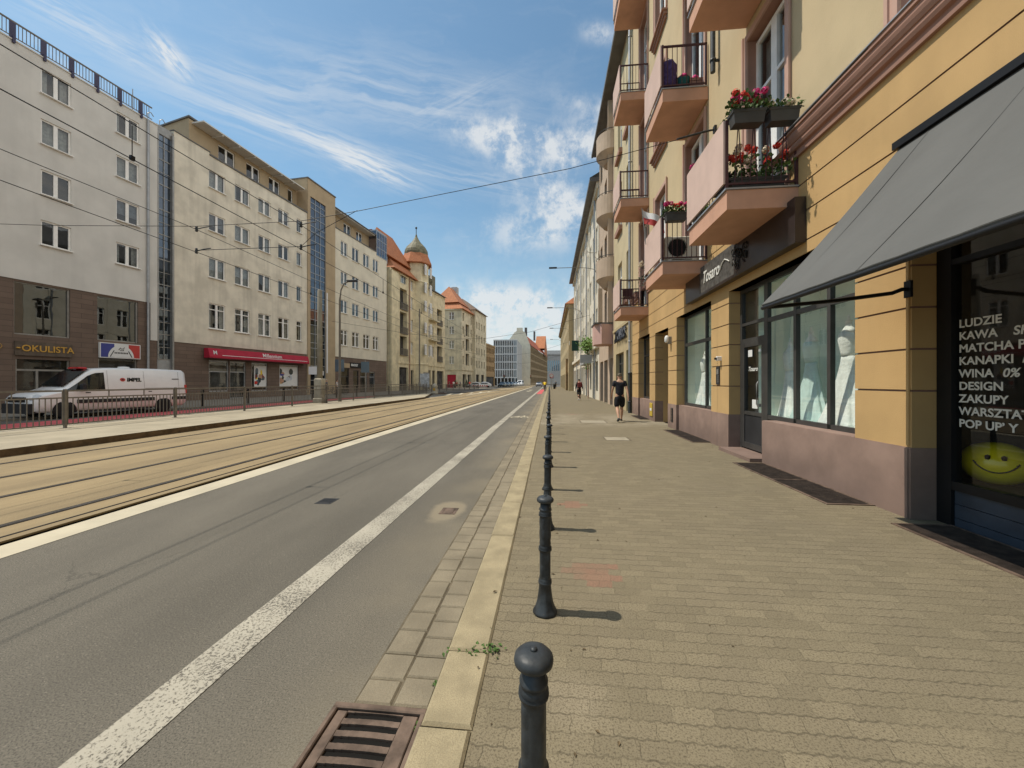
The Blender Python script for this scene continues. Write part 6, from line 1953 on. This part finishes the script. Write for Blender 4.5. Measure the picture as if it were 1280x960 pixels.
g = MB(); p_ = Vector(von(2.3, 1.66)); g.face([tuple(p_), tuple(p_ + Vector((.35, 0, 0))), tuple(p_ + Vector((.35, 0, 0)) + upv * .04), tuple(p_ + upv * .04)]); g.done('small_marking', K['plastic'], van)

# ------------------------------------------------------------------ parked cars
def car(label, loc, rz, paint, kind='sedan', group='cars in the distance'):
    c = thing('parked_car', label, 'car', loc, group, rz)
    if kind == 'van':
        st = [(-2.4, .4, .6, .8, .7, .72, .6), (-2.3, .3, .85, 1.0, .85, .88, .7), (-1.7, .28, 1.05, 1.25, .92, .94, .76), (-1.2, .28, 1.08, 1.9, .92, .94, .75), (-.8, .28, 1.1, 2.05, .92, .94, .78), (2.3, .3, 1.1, 2.05, .92, .94, .78), (2.45, .4, 1.05, 1.9, .88, .9, .72)]
    else:
        st = [(-2.15, .38, .55, .66, .62, .66, .55), (-2.08, .26, .66, .78, .80, .84, .66), (-1.5, .22, .82, .93, .87, .90, .70), (-.85, .22, .90, 1.02, .88, .91, .68), (-.35, .22, .91, 1.32, .88, .91, .60), (.0, .22, .92, 1.44, .88, .91, .60), (.8, .22, .93, 1.46, .88, .91, .60), (1.35, .22, .94, 1.36, .88, .90, .60), (1.75, .24, .93, 1.10, .86, .88, .62), (2.05, .28, .86, 1.0, .82, .84, .64), (2.14, .40, .70, .86, .70, .74, .58)]
    g, rings = car_mesh(st)
    g.done('body', K[paint], c)
    g = MB()
    a, b = (-1.15, 2.2) if kind == 'van' else (-.55, 1.5)
    for side in (-1, 1):
        xs = [a + (b - a) * k / 8 for k in range(9)]
        for f in quad_on(rings, xs, side, lambda x: .10, lambda x: .86): g.face(f)
    if kind != 'van':
        g.face([(-.87, -.60, 1.05), (-.87, .60, 1.05), (-.12, .52, 1.43), (-.12, -.52, 1.43)]); g.face([(1.74, -.58, 1.13), (1.74, .58, 1.13), (1.22, .52, 1.44), (1.22, -.52, 1.44)])
    else:
        g.face([(-1.72, -.62, 1.3), (-1.72, .62, 1.3), (-1.22, .6, 1.9), (-1.22, -.6, 1.9)])
    g.v = [(x, y, z + .012) for x, y, z in g.v]
    g.done('window', K['carglass'], c)
    L_ = 2.1 if kind != 'van' else 2.33
    for s in (-1, 1):
        g = MB(); g.box(-L_ - .05, -L_ + .12, s * .6 - .15, s * .6 + .15, .62, .74, ch=.01); g.done('headlight', K['lamp'], c)
        g = MB(); g.box(L_ - .1, L_ + .07, s * .62 - .12, s * .62 + .12, .72, .86, ch=.01); g.done('tail_light', K['signred'], c)
        for wx in (-1.35, 1.3): wheel(c, wx, s * .80, .31, .19, s)
    g = MB(); g.box(-L_ - .06, -L_ + .06, -.55, .55, .3, .46, ch=.01); g.box(L_ - .06, L_ + .06, -.6, .6, .3, .46, ch=.01); g.done('bumper_trim', K['plastic'], c)
    return c
tx = car('white taxi with a red lower door band crossing at the side street', (-16.4, 93.5, ZR), R(12), 'vanwhite')
g = MB(); g.box(-.9, 1.2, -.925, -.912, .38, .62); g.done('door_band', K['signred'], tx)
g = MB(); g.box(.2, .5, -.25, .25, 1.47, 1.6, ch=.02); g.done('roof_sign', K['signwhite'], tx)
car('second white car half hidden behind the taxi with the red band', (-19.2, 96.5, ZR), R(8), 'vanwhite')
car('dark teal car waiting first in the far row with lit front', (-13.1, 106, ZR), R(85), 'darkcar')
car('dark blue grey car second in the far row', (-12.7, 113, ZR), R(86), 'bluecar')
car('blue grey car third in the far row before the white finned building', (-12.3, 120, ZR), R(86), 'bluecar')
car('silver car in the far row next to the white transporter', (-11.8, 127, ZR), R(84), 'silver')
car('white car in the far row behind the silver one', (-11.3, 134, ZR), R(84), 'vanwhite')
car('white transporter at the end of the far row', (-10.8, 142, ZR), R(84), 'vanwhite', 'van')
car('grey car driving away on the right lane near the cyclist', (-3.3, 122, ZR), R(-92), 'silver')

# ------------------------------------------------------------------ railings
fence = thing('platform_railing', 'long brown grey bar railing along the tram platform in front of the van', 'railing', (-14.24, 10, .12))
ys = [3.3 + 3.35 * k for k in range(13)]
for y in ys:
    g = MB(); g.box(-.03, .03, y - 10 - .03, y - 10 + .03, 0, 1.16, ch=.006); g.box(-.09, .09, y - 10 - .09, y - 10 + .09, 0, .015); g.done('post', K['greypaint'], fence)
allp = [-6.75, -3.4, -.05] + ys
for y0, y1 in zip(allp, allp[1:]):
    a, b = y0 - 10 + .06, y1 - 10 - .06
    g = MB()
    g.box(-.022, .022, a, b, 1.08, 1.13); g.box(-.016, .016, a, b, .88, .92); g.box(-.016, .016, a, b, .10, .14)
    n = max(2, int((b - a) / .128))
    for k in range(n + 1):
        y = a + (b - a) * k / n
        wd = .011 if k in (0, n) else .0095
        g.box(-wd, wd, y - wd, y + wd, .14, .88 if k not in (0, n) else 1.08)
    for k in (1, 2): g.box(-.01, .01, a + (b - a) * k / 3 - .01, a + (b - a) * k / 3 + .01, .92, 1.08)
    g.done('bar_panel', K['greypaint'], fence)
f2 = thing('kerb_railing', 'dark short post railing along the far pavement by the red fascia', 'railing', (*lpt(30, -7.9), .02))
for k in range(9):
    a = -8 + k * 3.1
    g = LB(0); g.box(a - .05, a + .05, -.05, .05, 0, 1.0, ch=.01); g.done('post', K['black'], f2)
g = LB(0); g.box(-8, 16.8, -.02, .02, .92, .96); g.box(-8, 16.8, -.015, .015, .55, .58)
for k in range(100): g.box(-8 + k * .248, -8 + k * .248 + .02, -.01, .01, .58, .92)
g.done('rails', K['greypaint'], f2)
f3 = thing('far_railing', 'far dark bar railing along the pavement by the old domed house', 'railing', (*lpt(50, -7.9), .02))
for k in range(12):
    g = LB(0); g.box(k * 3 - .05, k * 3 + .05, -.05, .05, 0, 1.05); g.done('post', K['greypaint'], f3)
g = LB(0); g.box(0, 33, -.02, .02, 1.0, 1.05); g.box(0, 33, -.02, .02, .1, .14)
for k in range(180): g.box(k * .183, k * .183 + .02, -.01, .01, .14, 1.0)
g.done('rails', K['greypaint'], f3)
sb = thing('stone_bollard', 'squat pale concrete bollard with domed head at the end of the tram platform', 'bollard', (-13.9, 45.6, -.03))
g = MB(); g.lathe([(.42, 0), (.42, .18), (.34, .22), (.32, .85), (.36, .9), (.34, 1.0), (.26, 1.16), (.12, 1.28), (.01, 1.31)], 20); g.done('post', K['concrete'], sb)
g = MB(); g.box(-.14, .14, -.345, -.31, .45, .75); g.done('reflector_plate', K['gold'], sb)
bs = thing('platform_marker', 'low red base plate beside the concrete bollard', 'kerb marker', (-13.2, 46.2, -.03))
g = MB(); g.box(-.5, .5, -.25, .25, 0, .16, ch=.05); g.box(-.3, .3, -.1, .1, .16, .22, ch=.02); g.done('base', K['rust'], bs)

# ------------------------------------------------------------------ poles, lamps and wires
pole = thing('catenary_pole', 'thick pale concrete tram pole with wide foot on the platform', 'pole', (-14.6, 23.2, .1))
g = MB(); g.lathe([(.17, 1.6), (.16, 4), (.14, 7.2), (.1, 7.25)], 16); g.done('mast', mat('pale pole', (.27, .245, .19), var=.15, scale=2, streak=.2), pole)
g = MB(); g.box(-.24, .24, -.24, .24, .35, 1.6, ch=.05); g.box(-.3, .3, -.3, .3, 0, .35, ch=.04); g.done('foot', K['concrete'], pole)
lp = thing('street_lamp', 'dark curved arm street lamp beside the pale tram pole', 'street lamp', (-14.4, 25.2, .1))
g = MB(); g.tube([(0, 0, 0), (0, 0, 3), (0, 0, 7.0), (.08, 0, 7.7), (.3, 0, 8.15), (.65, 0, 8.3)], [.085, .075, .06, .05, .045, .04], 10); g.tube([(0, 0, 0), (0, 0, 1.2)], .12, 10); g.done('mast', K['greypaint'], lp)
g = MB(); g.box(.55, 1.25, -.13, .13, 8.27, 8.38, ch=.03); g.done('lamp_head', K['plastic'], lp)
p2 = thing('dark_pole', 'thin dark pole carrying a round plate beside the domed house', 'pole', (-14.4, 41.5, .1))
g = MB(); g.tube([(0, 0, 0), (0, 0, 9.5)], .07, 8); g.box(-.02, .02, -.25, .25, 8.6, 8.9); g.done('mast', K['greypaint'], p2)
g = MB(); g.tube([(0, 0, .9), (0, 0, 1.3)], .12, 10); g.done('collar', K['steel'], p2)
for i, (x0, y, zw, zh, lab) in enumerate([(.55, 32.0, 10.5, 10.9, 'nearest wall lamp on a long arm over the pavement side of the street'), (.3, 45.6, 9.2, 10.2, 'second wall lamp on a curved arm along the grey house'), (.6, 64.5, 9.6, 10.4, 'third small wall lamp far down the right side'), (.7, 88, 10.2, 11.1, 'fourth tiny wall lamp, farthest down the right side')]):
    t_ = thing('wall_street_lamp', lab, 'street lamp', (XW, y, zw), 'street lamps on the right hand walls')
    g = MB(); L_ = x0 - XW; h_ = zh - zw
    xo = 0 if i < 2 else (-.15 if i == 2 else -.82)
    g.tube([(xo, 0, -.3), (xo - .25, 0, h_ * .5), (xo - .9, 0, h_ * .85), (L_ * .6, 0, h_), (L_, 0, h_)], .026, 7); g.box(xo - .04, xo + .0, -.1, .1, -.5, .1); g.done('arm', K['greypaint'], t_)
    g = MB(); g.box(L_ - .60, L_ + .05, -.12, .12, h_ - .02, h_ + .07, ch=.025); g.done('lamp_head', K['plastic'], t_)

def sagging(y0, y1, z0, z1, x, sag, n, span):
    return [(x, y0 + (y1 - y0) * k / n, z0 - sag * (1 - ((((y0 + (y1 - y0) * k / n) - 9.5) / span % 1) * 2 - 1) ** 2)) for k in range(n + 1)]
for x, zc, zm, lab in ((-6.5, 4.98, 5.62, 'near'), (-9.5, 5.00, 5.62, 'far')):
    g = MB(); g.tube([(x, -12, zc), (x, 9.5, zc), (x, 150, zc)], .008, 5)
    tag(g.done('contact_wire', K['black']), 'lower black tram contact wire over the %s track' % lab, 'wire')
    g = MB(); g.tube(sagging(-26, 150, zm, zm, x, .18, 100, 30), .0075, 5)
    tag(g.done('carrier_wire', K['black']), 'upper black tram carrier wire over the %s track' % lab, 'wire')
    for y in (1.0, 5.4, 14.5, 19, 24, 29, 35, 41):
        t_ = thing('wire_dropper', 'thin dropper joining the two tram wires over the %s track' % lab, 'wire dropper', (x, y, zc), 'droppers between the tram wires')
        g = MB(); g.tube([(0, 0, 0), (0, 0, zm - .12 - zc)], .008, 4); g.box(-.02, .02, -.03, .03, -.02, .05); g.done('rod', K['black'], t_)
yx = 9.5
sp = [(XW, yx, 7.46), (.5, yx, 6.72), (-4.9, yx, 5.92), (-6.5, yx, 5.72), (-9.5, yx, 5.70), (-14, yx, 5.9), (-20, yx, 6.3), (LP0.x + 12.6 * LS[0] + .0, yx, 7.2)]
g = MB(); g.tube(sp, .008, 5); cw_ = g.done('span_wire', K['black'])
tag(cw_, 'span wire crossing the street from the ochre house to the far side', 'wire')
g = MB(); g.tube([(XW - .01, 0, 0), (XW - .25, 0, -.03), (XW - .9, 0, -.18)], .022, 6); g.box(XW - .06, XW - .005, -.05, .05, -.08, .08); a_ = g.done('anchor', K['iron'], cw_, (0, yx, 7.46))
g = MB(); g.tube([(-4.95, 0, 5.93), (-6.1, 0, 5.38), (-6.5, 0, 5.05)], .008, 4); g.tube([(-6.5, 0, 5.05), (-9.5, 0, 5.05)], .008, 4); g.done('steady_wire', K['black'], cw_, (0, yx, 0))
for x in (-6.5, -9.5):
    for z in (5.62, 5.03):
        t_ = thing('wire_insulator', 'black clamp and insulator holding a tram wire on the span wire', 'insulator', (x, yx, z), 'insulators on the span wire')
        g = MB(); g.lathe([(.02, -.07), (.04, -.05), (.024, -.02), (.04, .01), (.024, .04), (.034, .06), (.015, .08)], 10); g.done('body', K['iron'], t_)
        g = MB(); g.tube([(0, 0, .0), (.22, .0, .04), (.42, 0, .06)], .014, 5); g.done('arm', K['iron'], t_)
# cross spans further away
for y, z in ((38, 6.4), (66, 6.6), (95, 6.6)):
    g = MB(); g.tube([(XW if y < 63 else 3.1, y, z + 1.6), (-2, y, z), (-6.5, y, z - .6), (-9.5, y, z - .6), (-14.4, y, z), (-22.6 if y < 80 else -20.9, y, z + 1.4)], .013, 4)
    tag(g.done('span_wire', K['black']), {38: 'first distant span wire crossing beyond the pale pole', 66: 'span wire crossing near the domed house', 95: 'farthest span wire crossing the street'}[y], 'wire')
# signs on posts
def post_sign(name, label, cat, loc, h_, draw):
    t_ = thing(name, label, cat, loc)
    g = MB(); g.tube([(0, 0, 0), (0, 0, h_)], .035, 8); g.done('post', K['steel'], t_)
    draw(t_)
    return t_
def two_panels(t_):
    g = MB(); g.box(-.58, .03, -.05, .0, 2.05, 2.6); g.done('panel', K['signwhite'], t_)
    g = MB(); g.box(.05, .50, -.05, .0, 1.98, 2.28); g.done('panel', K['signwhite'], t_)
post_sign('stop_board', 'pair of white information panels on a post left of the pale pole', 'sign', (-16.2, 25.4, ZR), 2.7, two_panels)
def round_sign(m, z=2.5, r_=.3):
    def d(t_):
        g = MB(); g.mesh([(r_ * math.cos(q * .3142), -.05, z + r_ * math.sin(q * .3142)) for q in range(20)], [tuple(range(20))]); g.done('sign_plate', K[m], t_)
        g = MB(); g.tube([(r_ * math.cos(q * .3142), -.055, z + r_ * math.sin(q * .3142)) for q in range(21)], .035, 5); g.done('sign_rim', K['signred'], t_)
    return d
post_sign('round_sign', 'round white road sign with red rim at the far kerb on the right', 'road sign', (.35, 72, 0), 2.8, round_sign('signwhite', 2.6, .34))
post_sign('round_sign', 'round white road sign on a far pole behind the walking pedestrian', 'road sign', (.5, 88, 0), 2.8, round_sign('signwhite', 2.6, .34))
def blue_board(t_):
    g = MB(); g.box(-.35, .35, -.05, .0, 2.3, 3.2); g.done('sign_plate', K['bluecar'], t_)
post_sign('blue_sign', 'blue grey sign board on a post beside the pale tram pole', 'road sign', (-15.6, 27.3, ZR), 3.3, blue_board)
post_sign('blue_sign', 'small blue sign on the post before the brown shop front', 'road sign', (-15.2, 30.5, ZR), 3.3, blue_board)
def traffic(t_):
    g = MB(); g.box(-.16, .16, -.2, .0, 2.4, 3.3, ch=.03); g.done('signal_head', K['black'], t_)
    for k, m in enumerate(('greensign', 'gold', 'signred')):
        g = MB(); g.lathe([(.001, -.03), (.1, 0), (.09, .01)], 12, c=(0, 0, 0)); g.v = [(x, -.21 - z * .2, 2.55 + .28 * k + y) for x, y, z in g.v]; g.done('signal_lens', K[m], t_)
for i, (x, y, lab) in enumerate([(.2, 97, 'traffic light at the far end of the pavement on the right'), (-5.1, 104, 'traffic light standing between far tracks and road'), (-12.0, 101, 'traffic light at the far left of the tracks by the crossing'), (.9, 106, 'traffic light beyond the right kerb, farthest')]):
    post_sign('traffic_light', lab, 'traffic light', (x, y, ZR), 3.4, traffic)
bn = thing('waste_bin', 'dark slim bin by the far pavement of the right side', 'bin', (1.0, 80, 0))
g = MB(); g.lathe([(.22, 0), (.26, .9), (.28, .95), (.2, 1.1)], 14); g.done('body', K['plastic'], bn)
g = MB(); g.lathe([(.29, .93), (.29, .97)], 14); g.done('rim', K['steel'], bn)
ba = thing('road_barrier', 'red and white barrier standing before the taxi', 'barrier', (-16.6, 90.0, ZR))
g = MB(); g.box(-1.6, 1.6, -.05, .05, .45, .75); g.done('board', K['signwhite'], ba)
g = MB(); [g.box(-1.55 + k * .55, -1.3 + k * .55, -.056, -.051, .46, .74) for k in range(6)]; g.done('red_stripes', K['signred'], ba)
for sx in (-1.2, 1.2):
    g = MB(); g.tube([(sx, -.3, 0), (sx, 0, .6), (sx, .3, 0)], .03, 6); g.done('leg', K['steel'], ba)

# ------------------------------------------------------------------ people
def person(label, loc, rz, h=1.78, step=.0, shirt='navy', legs='shorts', lower='blackcloth', hair='hair', pose='walk', group=None, arms=None, hat=None, pack=None, sub=2):
    t_ = thing('person', label, 'person', loc, group, rz)
    k = h / 1.78
    s = step
    # joints (x right, y forward, z up)
    N = []; E = []
    def n(x, y, z, r, r2=None): N.append((x * k, y * k, z * k, r * k, (r2 or r) * k)); return len(N) - 1
    def e(*ids): E.extend(list(zip(ids, ids[1:])))
    if pose == 'ride':
        pel = n(0, -.12, .98, .13, .11); wa = n(0, -.02, 1.12, .13, .10); che = n(0, .12, 1.30, .15, .11); uc = n(0, .20, 1.40, .12, .09); ne = n(0, .26, 1.48, .05); h1 = n(0, .31, 1.58, .08, .085); h2 = n(0, .32, 1.68, .07, .075)
    else:
        pel = n(0, 0, .95, .135, .105); wa = n(0, 0, 1.08, .125, .10); che = n(0, 0, 1.28, .15, .11); uc = n(0, -.005, 1.41, .12, .085); ne = n(0, .01, 1.50, .052); h1 = n(0, .025, 1.60, .076, .088); h2 = n(0, .02, 1.70, .068, .078)
    e(pel, wa, che, uc, ne, h1, h2)
    hands = []
    for sx in (-1, 1):
        if pose == 'ride':
            P_ = [(.18, .2, 1.40), (.24, .36, 1.2), (.26, .56, 1.07), (.26, .63, 1.05)]
        else:
            sw = s * .28 * (-sx)
            P_ = [(.175, 0, 1.415), (.245, -.03 + sw * .3, 1.14), (.265, .03 + sw, .90), (.262, .05 + sw * 1.15, .83)]
        sh = n(sx * P_[0][0], *P_[0][1:], .062); el = n(sx * P_[1][0], *P_[1][1:], .042); wr = n(sx * P_[2][0], *P_[2][1:], .028); ha = n(sx * P_[3][0], *P_[3][1:], .034, .022)
        e(uc, sh, el, wr, ha)
        hx, hy, hz = P_[3]
        if sub > 1:
            for q in range(4):
                f1 = n(sx * hx, hy + (-.03 + .019 * q), hz - .055, .0095); f2 = n(sx * (hx - .012), hy + (-.03 + .021 * q) + .004, hz - .095 + .008 * abs(q - 1.4), .008)
                e(ha, f1, f2)
            t1 = n(sx * (hx - .018), hy + .045, hz - .02, .011); t2 = n(sx * (hx - .022), hy + .055, hz - .058, .009); e(ha, t1, t2)
    feet = []
    for sx in (-1, 1):
        if pose == 'ride':
            up_ = sx > 0
            P_ = [(.09, -.12, .93), (.10, .28, .78 if up_ else .66), (.10, .12, .42 if up_ else .26), (.10, .10, .32 if up_ else .16), (.10, .26, .29 if up_ else .13)]
        else:
            f = s * sx
            P_ = [(.092, 0, .90), (.098, .06 + .16 * f, .50), (.095, -.02 + .32 * f - (.10 if f < 0 else 0), .10 + (.10 if f < 0 else 0)), (.095, -.03 + .34 * f - (.12 if f < 0 else 0), .055 + (.10 if f < 0 else 0)), (.105, .13 + .34 * f - (.10 if f < 0 else 0), .035)]
        hp = n(sx * P_[0][0], *P_[0][1:], .088); kn = n(sx * P_[1][0], *P_[1][1:], .060); c1_ = n(sx * P_[1][0], (P_[1][1] * .6 + P_[2][1] * .4) - .02, P_[1][2] * .62 + P_[2][2] * .38, .064); an = n(sx * P_[2][0], *P_[2][1:], .034); he = n(sx * P_[3][0], *P_[3][1:], .036); to = n(sx * P_[4][0], *P_[4][1:], .034, .03)
        e(pel, hp, kn, c1_, an, he, to)
        feet.append(P_)
    grow('body', N, E, K['skin'], t_, sub)
    # clothes: grown a little wider over the same joints
    def cloth(name, pts, edges, m, sub_=2):
        return grow(name, [(x * k, y * k, z * k, r * k, r2 * k) for x, y, z, r, r2 in pts], edges, K[m], t_, sub_)
    def jt(i): return tuple(c / k for c in N[i][:3])
    C = []; CE = []
    tor = [jt(pel), jt(wa), jt(che), jt(uc)]
    dz = -.04
    C += [(*tor[0][:2], tor[0][2] - .07, .165, .135), (*tor[1], .158, .130), (*tor[2], .175, .13), (*tor[3], .14, .105)]
    CE += [(0, 1), (1, 2), (2, 3)]
    # sleeves
    ai = [i for i, q in enumerate(N) if abs(abs(q[0]) / k - (.18 if pose == 'ride' else .175)) < 1e-4]
    for i in ai:
        sh = Vector(jt(i)); el = Vector(jt(i + 1)); wr = Vector(jt(i + 2))
        b = len(C)
        if arms == 'long':
            C += [(*sh, .078, .078), (*el, .056, .056), (*(el.lerp(wr, .9)), .042, .042)]; CE += [(3, b), (b, b + 1), (b + 1, b + 2)]
        else:
            C += [(*sh, .080, .078), (*(sh.lerp(el, .62)), .066, .066)]; CE += [(3, b), (b, b + 1)]
    cloth('shirt', C, CE, shirt)
    C = [(*jt(pel)[:2], jt(pel)[2] + .05, .155, .125), (*jt(pel)[:2], jt(pel)[2] - .05, .17, .14)]; CE = [(0, 1)]
    for P_, sx in zip(feet, (-1, 1)):
        hp = Vector((sx * P_[0][0], *P_[0][1:])); kn = Vector((sx * P_[1][0], *P_[1][1:])); an = Vector((sx * P_[2][0], *P_[2][1:]))
        b = len(C)
        if legs == 'shorts':
            C += [(hp.x * 1.08, hp.y, hp.z - .06, .110, .125), (kn.x * 1.12, kn.y, kn.z, .088, .10)]; CE += [(1, b), (b, b + 1)]
        else:
            C += [(*hp, .108, .108), (*kn, .078, .078), (*(kn.lerp(an, .92)), .060, .062)]; CE += [(1, b), (b, b + 1), (b + 1, b + 2)]
    cloth('shorts' if legs == 'shorts' else 'trousers', C, CE, lower)
    for P_, sx in zip(feet, (-1, 1)):
        cloth('shoe', [(sx * P_[3][0], P_[3][1] - .035, P_[3][2] - .005, .047, .05), (sx * P_[3][0], P_[3][1] + .05, (P_[3][2] + P_[4][2]) / 2, .048, .045), (sx * P_[4][0], P_[4][1] + .02, P_[4][2] + .005, .046, .038)], [(0, 1), (1, 2)], 'shoe' if legs == 'shorts' else 'shoewhite')
    hx = jt(h1); h3 = jt(h2)
    if hat: cloth('cap', [(hx[0], hx[1] - .005, h3[2] - .03, .092, .10), (hx[0], hx[1], h3[2] + .045, .072, .08)], [(0, 1)], hat)
    else:
        cloth('hair', [(hx[0], hx[1] - .04, hx[2] - .01, .070, .052), (hx[0], hx[1] - .028, h3[2] - .02, .086, .083), (hx[0], hx[1] - .01, h3[2] + .035, .070, .078)], [(0, 1), (1, 2)], hair)
    g = MB()
    for sx in (-1, 1): g.lathe([(.001, -.03), (.014, -.02), (.016, .01), (.001, .03)], 8, c=(sx * .080 * k, hx[1] * k - .005, hx[2] * k))
    g.done('ears', K['skin'], t_)
    g = MB()
    for sx in (-1, 1): g.lathe([(.001, -.009), (.010, 0), (.001, .009)], 8, c=(sx * .032 * k, (hx[1] + .086) * k, (hx[2] + .03) * k))
    g.done('eyes', K['black'], t_)
    g = MB(); g.mesh([(0, (hx[1] + .085) * k, (hx[2] + .03) * k), (-.016, (hx[1] + .084) * k, (hx[2] - .01) * k), (.016, (hx[1] + .084) * k, (hx[2] - .01) * k), (0, (hx[1] + .112) * k, (hx[2] - .006) * k)], [(0, 1, 3), (0, 3, 2), (1, 2, 3)]); g.done('nose', K['skin'], t_)
    if pack:
        c = jt(che)
        g = MB(); g.box(-.15 * k, .15 * k, (c[1] - .28) * k, (c[1] - .12) * k, (c[2] - .22) * k, (c[2] + .18) * k, ch=.05); g.done('backpack', K[pack], t_)
    return t_
person('man in dark T-shirt and black shorts walking away on the pavement', (2.62, 14.75, 0), R(-2), 1.86, step=.85, shirt='navy', legs='shorts', lower='blackcloth', hair='hair')
person('person in black trousers with a wine red backpack walking farther along the pavement', (2.36, 31.2, 0), R(8), 1.76, step=.45, shirt='blackcloth', legs='long', lower='blackcloth', hair='hairdark', arms='long', pack='wine')
person('tiny pedestrian far down the pavement by the far road signs', (1.3, 84, 0), R(180), 1.7, step=.4, shirt='bluecar', legs='long', lower='blackcloth', hair='hairdark', sub=1)
crowd = [(-21.3, 87.0, 'wine', 'person in a wine red top waiting at the side street'), (-22.2, 87.6, 'whitecloth', 'person in a white top waiting at the side street'), (-20.9, 88.6, 'bluecar', 'person in a blue grey top waiting nearest the taxi'), (-23.0, 86.6, 'blackcloth', 'person in black standing left of the others at the side street'), (-18.9, 90.0, 'petalred', 'person in a red top beside the barrier')]
for i, (x, y, m, lab) in enumerate(crowd):
    person(lab, (x, y, .02 if False else -.05), R(40 * i), 1.68 + .04 * (i % 3), step=.3, shirt=m, legs='long' if i % 2 else 'shorts', lower='blackcloth', hair='hairdark', group='people waiting at the side street', sub=1)

# ------------------------------------------------------------------ bicycles
def bicycle(label, loc, rz):
    b = thing('bicycle', label, 'bicycle', loc, None, rz)
    for y in (-.52, .52):
        w_ = thing('wheel', None, None); w_.parent = b; w_.location = (0, y, .34)
        g = MB(); g.tube([(0, .33 * math.cos(q * .2618), .33 * math.sin(q * .2618)) for q in range(25)], .018, 6, cap=False); g.done('tyre', K['rubber'], w_)
        g = MB(); [g.tube([(0, 0, 0), (0, .32 * math.cos(q * .5236), .32 * math.sin(q * .5236))], .003, 4) for q in range(12)]; g.tube([(-.05, 0, 0), (.05, 0, 0)], .02, 6); g.done('spokes', K['steel'], w_)
    g = MB()
    for P_ in ([(0, -.52, .34), (0, -.05, .30)], [(0, -.05, .30), (0, -.18, .85)], [(0, -.52, .34), (0, -.15, .78)], [(0, -.05, .30), (0, .38, .78)], [(0, -.15, .78), (0, .36, .84)], [(0, .52, .34), (0, .36, .84), (0, .34, .98)]): g.tube(P_, .017, 6)
    g.done('frame', K['darkcar'], b)
    g = MB(); g.box(-.07, .07, -.32, -.06, .86, .91, ch=.02); g.done('saddle', K['plastic'], b)
    g = MB(); g.tube([(-.28, .44, 1.02), (-.12, .36, 1.0), (.12, .36, 1.0), (.28, .44, 1.02)], .014, 6); g.done('handlebar', K['black'], b)
    g = MB(); g.tube([(.08, -.05, .30), (.10, .05, .22)], .012, 5); g.tube([(-.08, -.05, .30), (-.10, -.15, .38)], .012, 5); g.done('pedals', K['steel'], b)
    return b
bicycle('bicycle ridden by the cyclist in the yellow vest', (-.75, 61, ZR), R(3))
person('cyclist in a yellow vest riding away in the bike lane', (-.75, 61, ZR), R(3), 1.78, shirt='hivis', legs='long', lower='blackcloth', hair='hairdark', pose='ride', arms='long', sub=1)
bicycle('bicycle of the person in the white cap by the brown shop front', (-24.75, 41.2, .02), R(-60))
person('person in a white cap beside a bicycle at the brown shop front', (-25.0, 41.0, .02), R(-50), 1.74, step=.2, shirt='bluecar', legs='shorts', lower='blackcloth', hat='whitecloth', sub=1)
bicycle('bicycle of the person in the pale shirt by the brown shop front', (-24.05, 42.2, .02), R(-70))
person('person in a pale shirt beside a bicycle at the brown shop front', (-24.3, 41.9, .02), R(-60), 1.72, step=.2, shirt='whitecloth', legs='shorts', lower='bluecar', hair='hairdark', sub=1)
# dry leaves and bits of litter on the paving
g = MB(); r = random.Random(31)
for _ in range(150):
    x, y = r.uniform(.1, 3.7), 1.2 + 14 * r.random() ** 1.6
    if r.random() < .45: x = r.choice([-.30, 3.62, .12]) + r.gauss(0, .07)
    s_ = r.uniform(.006, .020); a = r.uniform(0, 6.28); zz = .003 + (.02 if x < -.33 else 0)
    g.face([(x + s_ * math.cos(a), y + s_ * math.sin(a), zz), (x + s_ * .5 * math.cos(a + 1.6), y + s_ * .5 * math.sin(a + 1.6), zz + s_ * .3), (x - s_ * math.cos(a), y - s_ * math.sin(a), zz), (x + s_ * .5 * math.cos(a - 1.6), y + s_ * .5 * math.sin(a - 1.6), zz + s_ * .2)])
tag(g.done('leaf_litter', mat('dry brown litter', (.12, .085, .045), var=.5, scale=30)), 'scattered dry leaf bits and litter on the pavers', 'litter', None, 'stuff')
# clipped conifers in pots by the corner house
for i, (x, y, lab) in enumerate([(-22.6, 90.6, 'dark cone shaped shrub in a pot left of the corner house shop'), (-19.9, 91.0, 'dark cone shaped shrub in a pot right of the corner house shop')]):
    t_ = thing('potted_shrub', lab, 'shrub', (x, y, -.05), 'potted shrubs at the corner house')
    g = MB(); g.lathe([(.25, 0), (.33, .5), (.36, .52), (.3, .52)], 14); g.done('pot', K['planter'], t_)
    g = MB(); r = random.Random(i)
    for _ in range(420):
        z = r.uniform(0, 1); rr = .42 * (1 - z) ** .8 * r.uniform(.6, 1.05); a = r.uniform(0, 6.28)
        p = Vector((rr * math.cos(a), rr * math.sin(a), .55 + 1.5 * z)); u = Vector((r.gauss(0, 1), r.gauss(0, 1), r.gauss(0, 1))).normalized(); v = u.orthogonal().normalized()
        g.face([tuple(p + u * .08), tuple(p + v * .04), tuple(p - u * .08), tuple(p - v * .04)])
    g.done('foliage', K['leafdark'], t_)
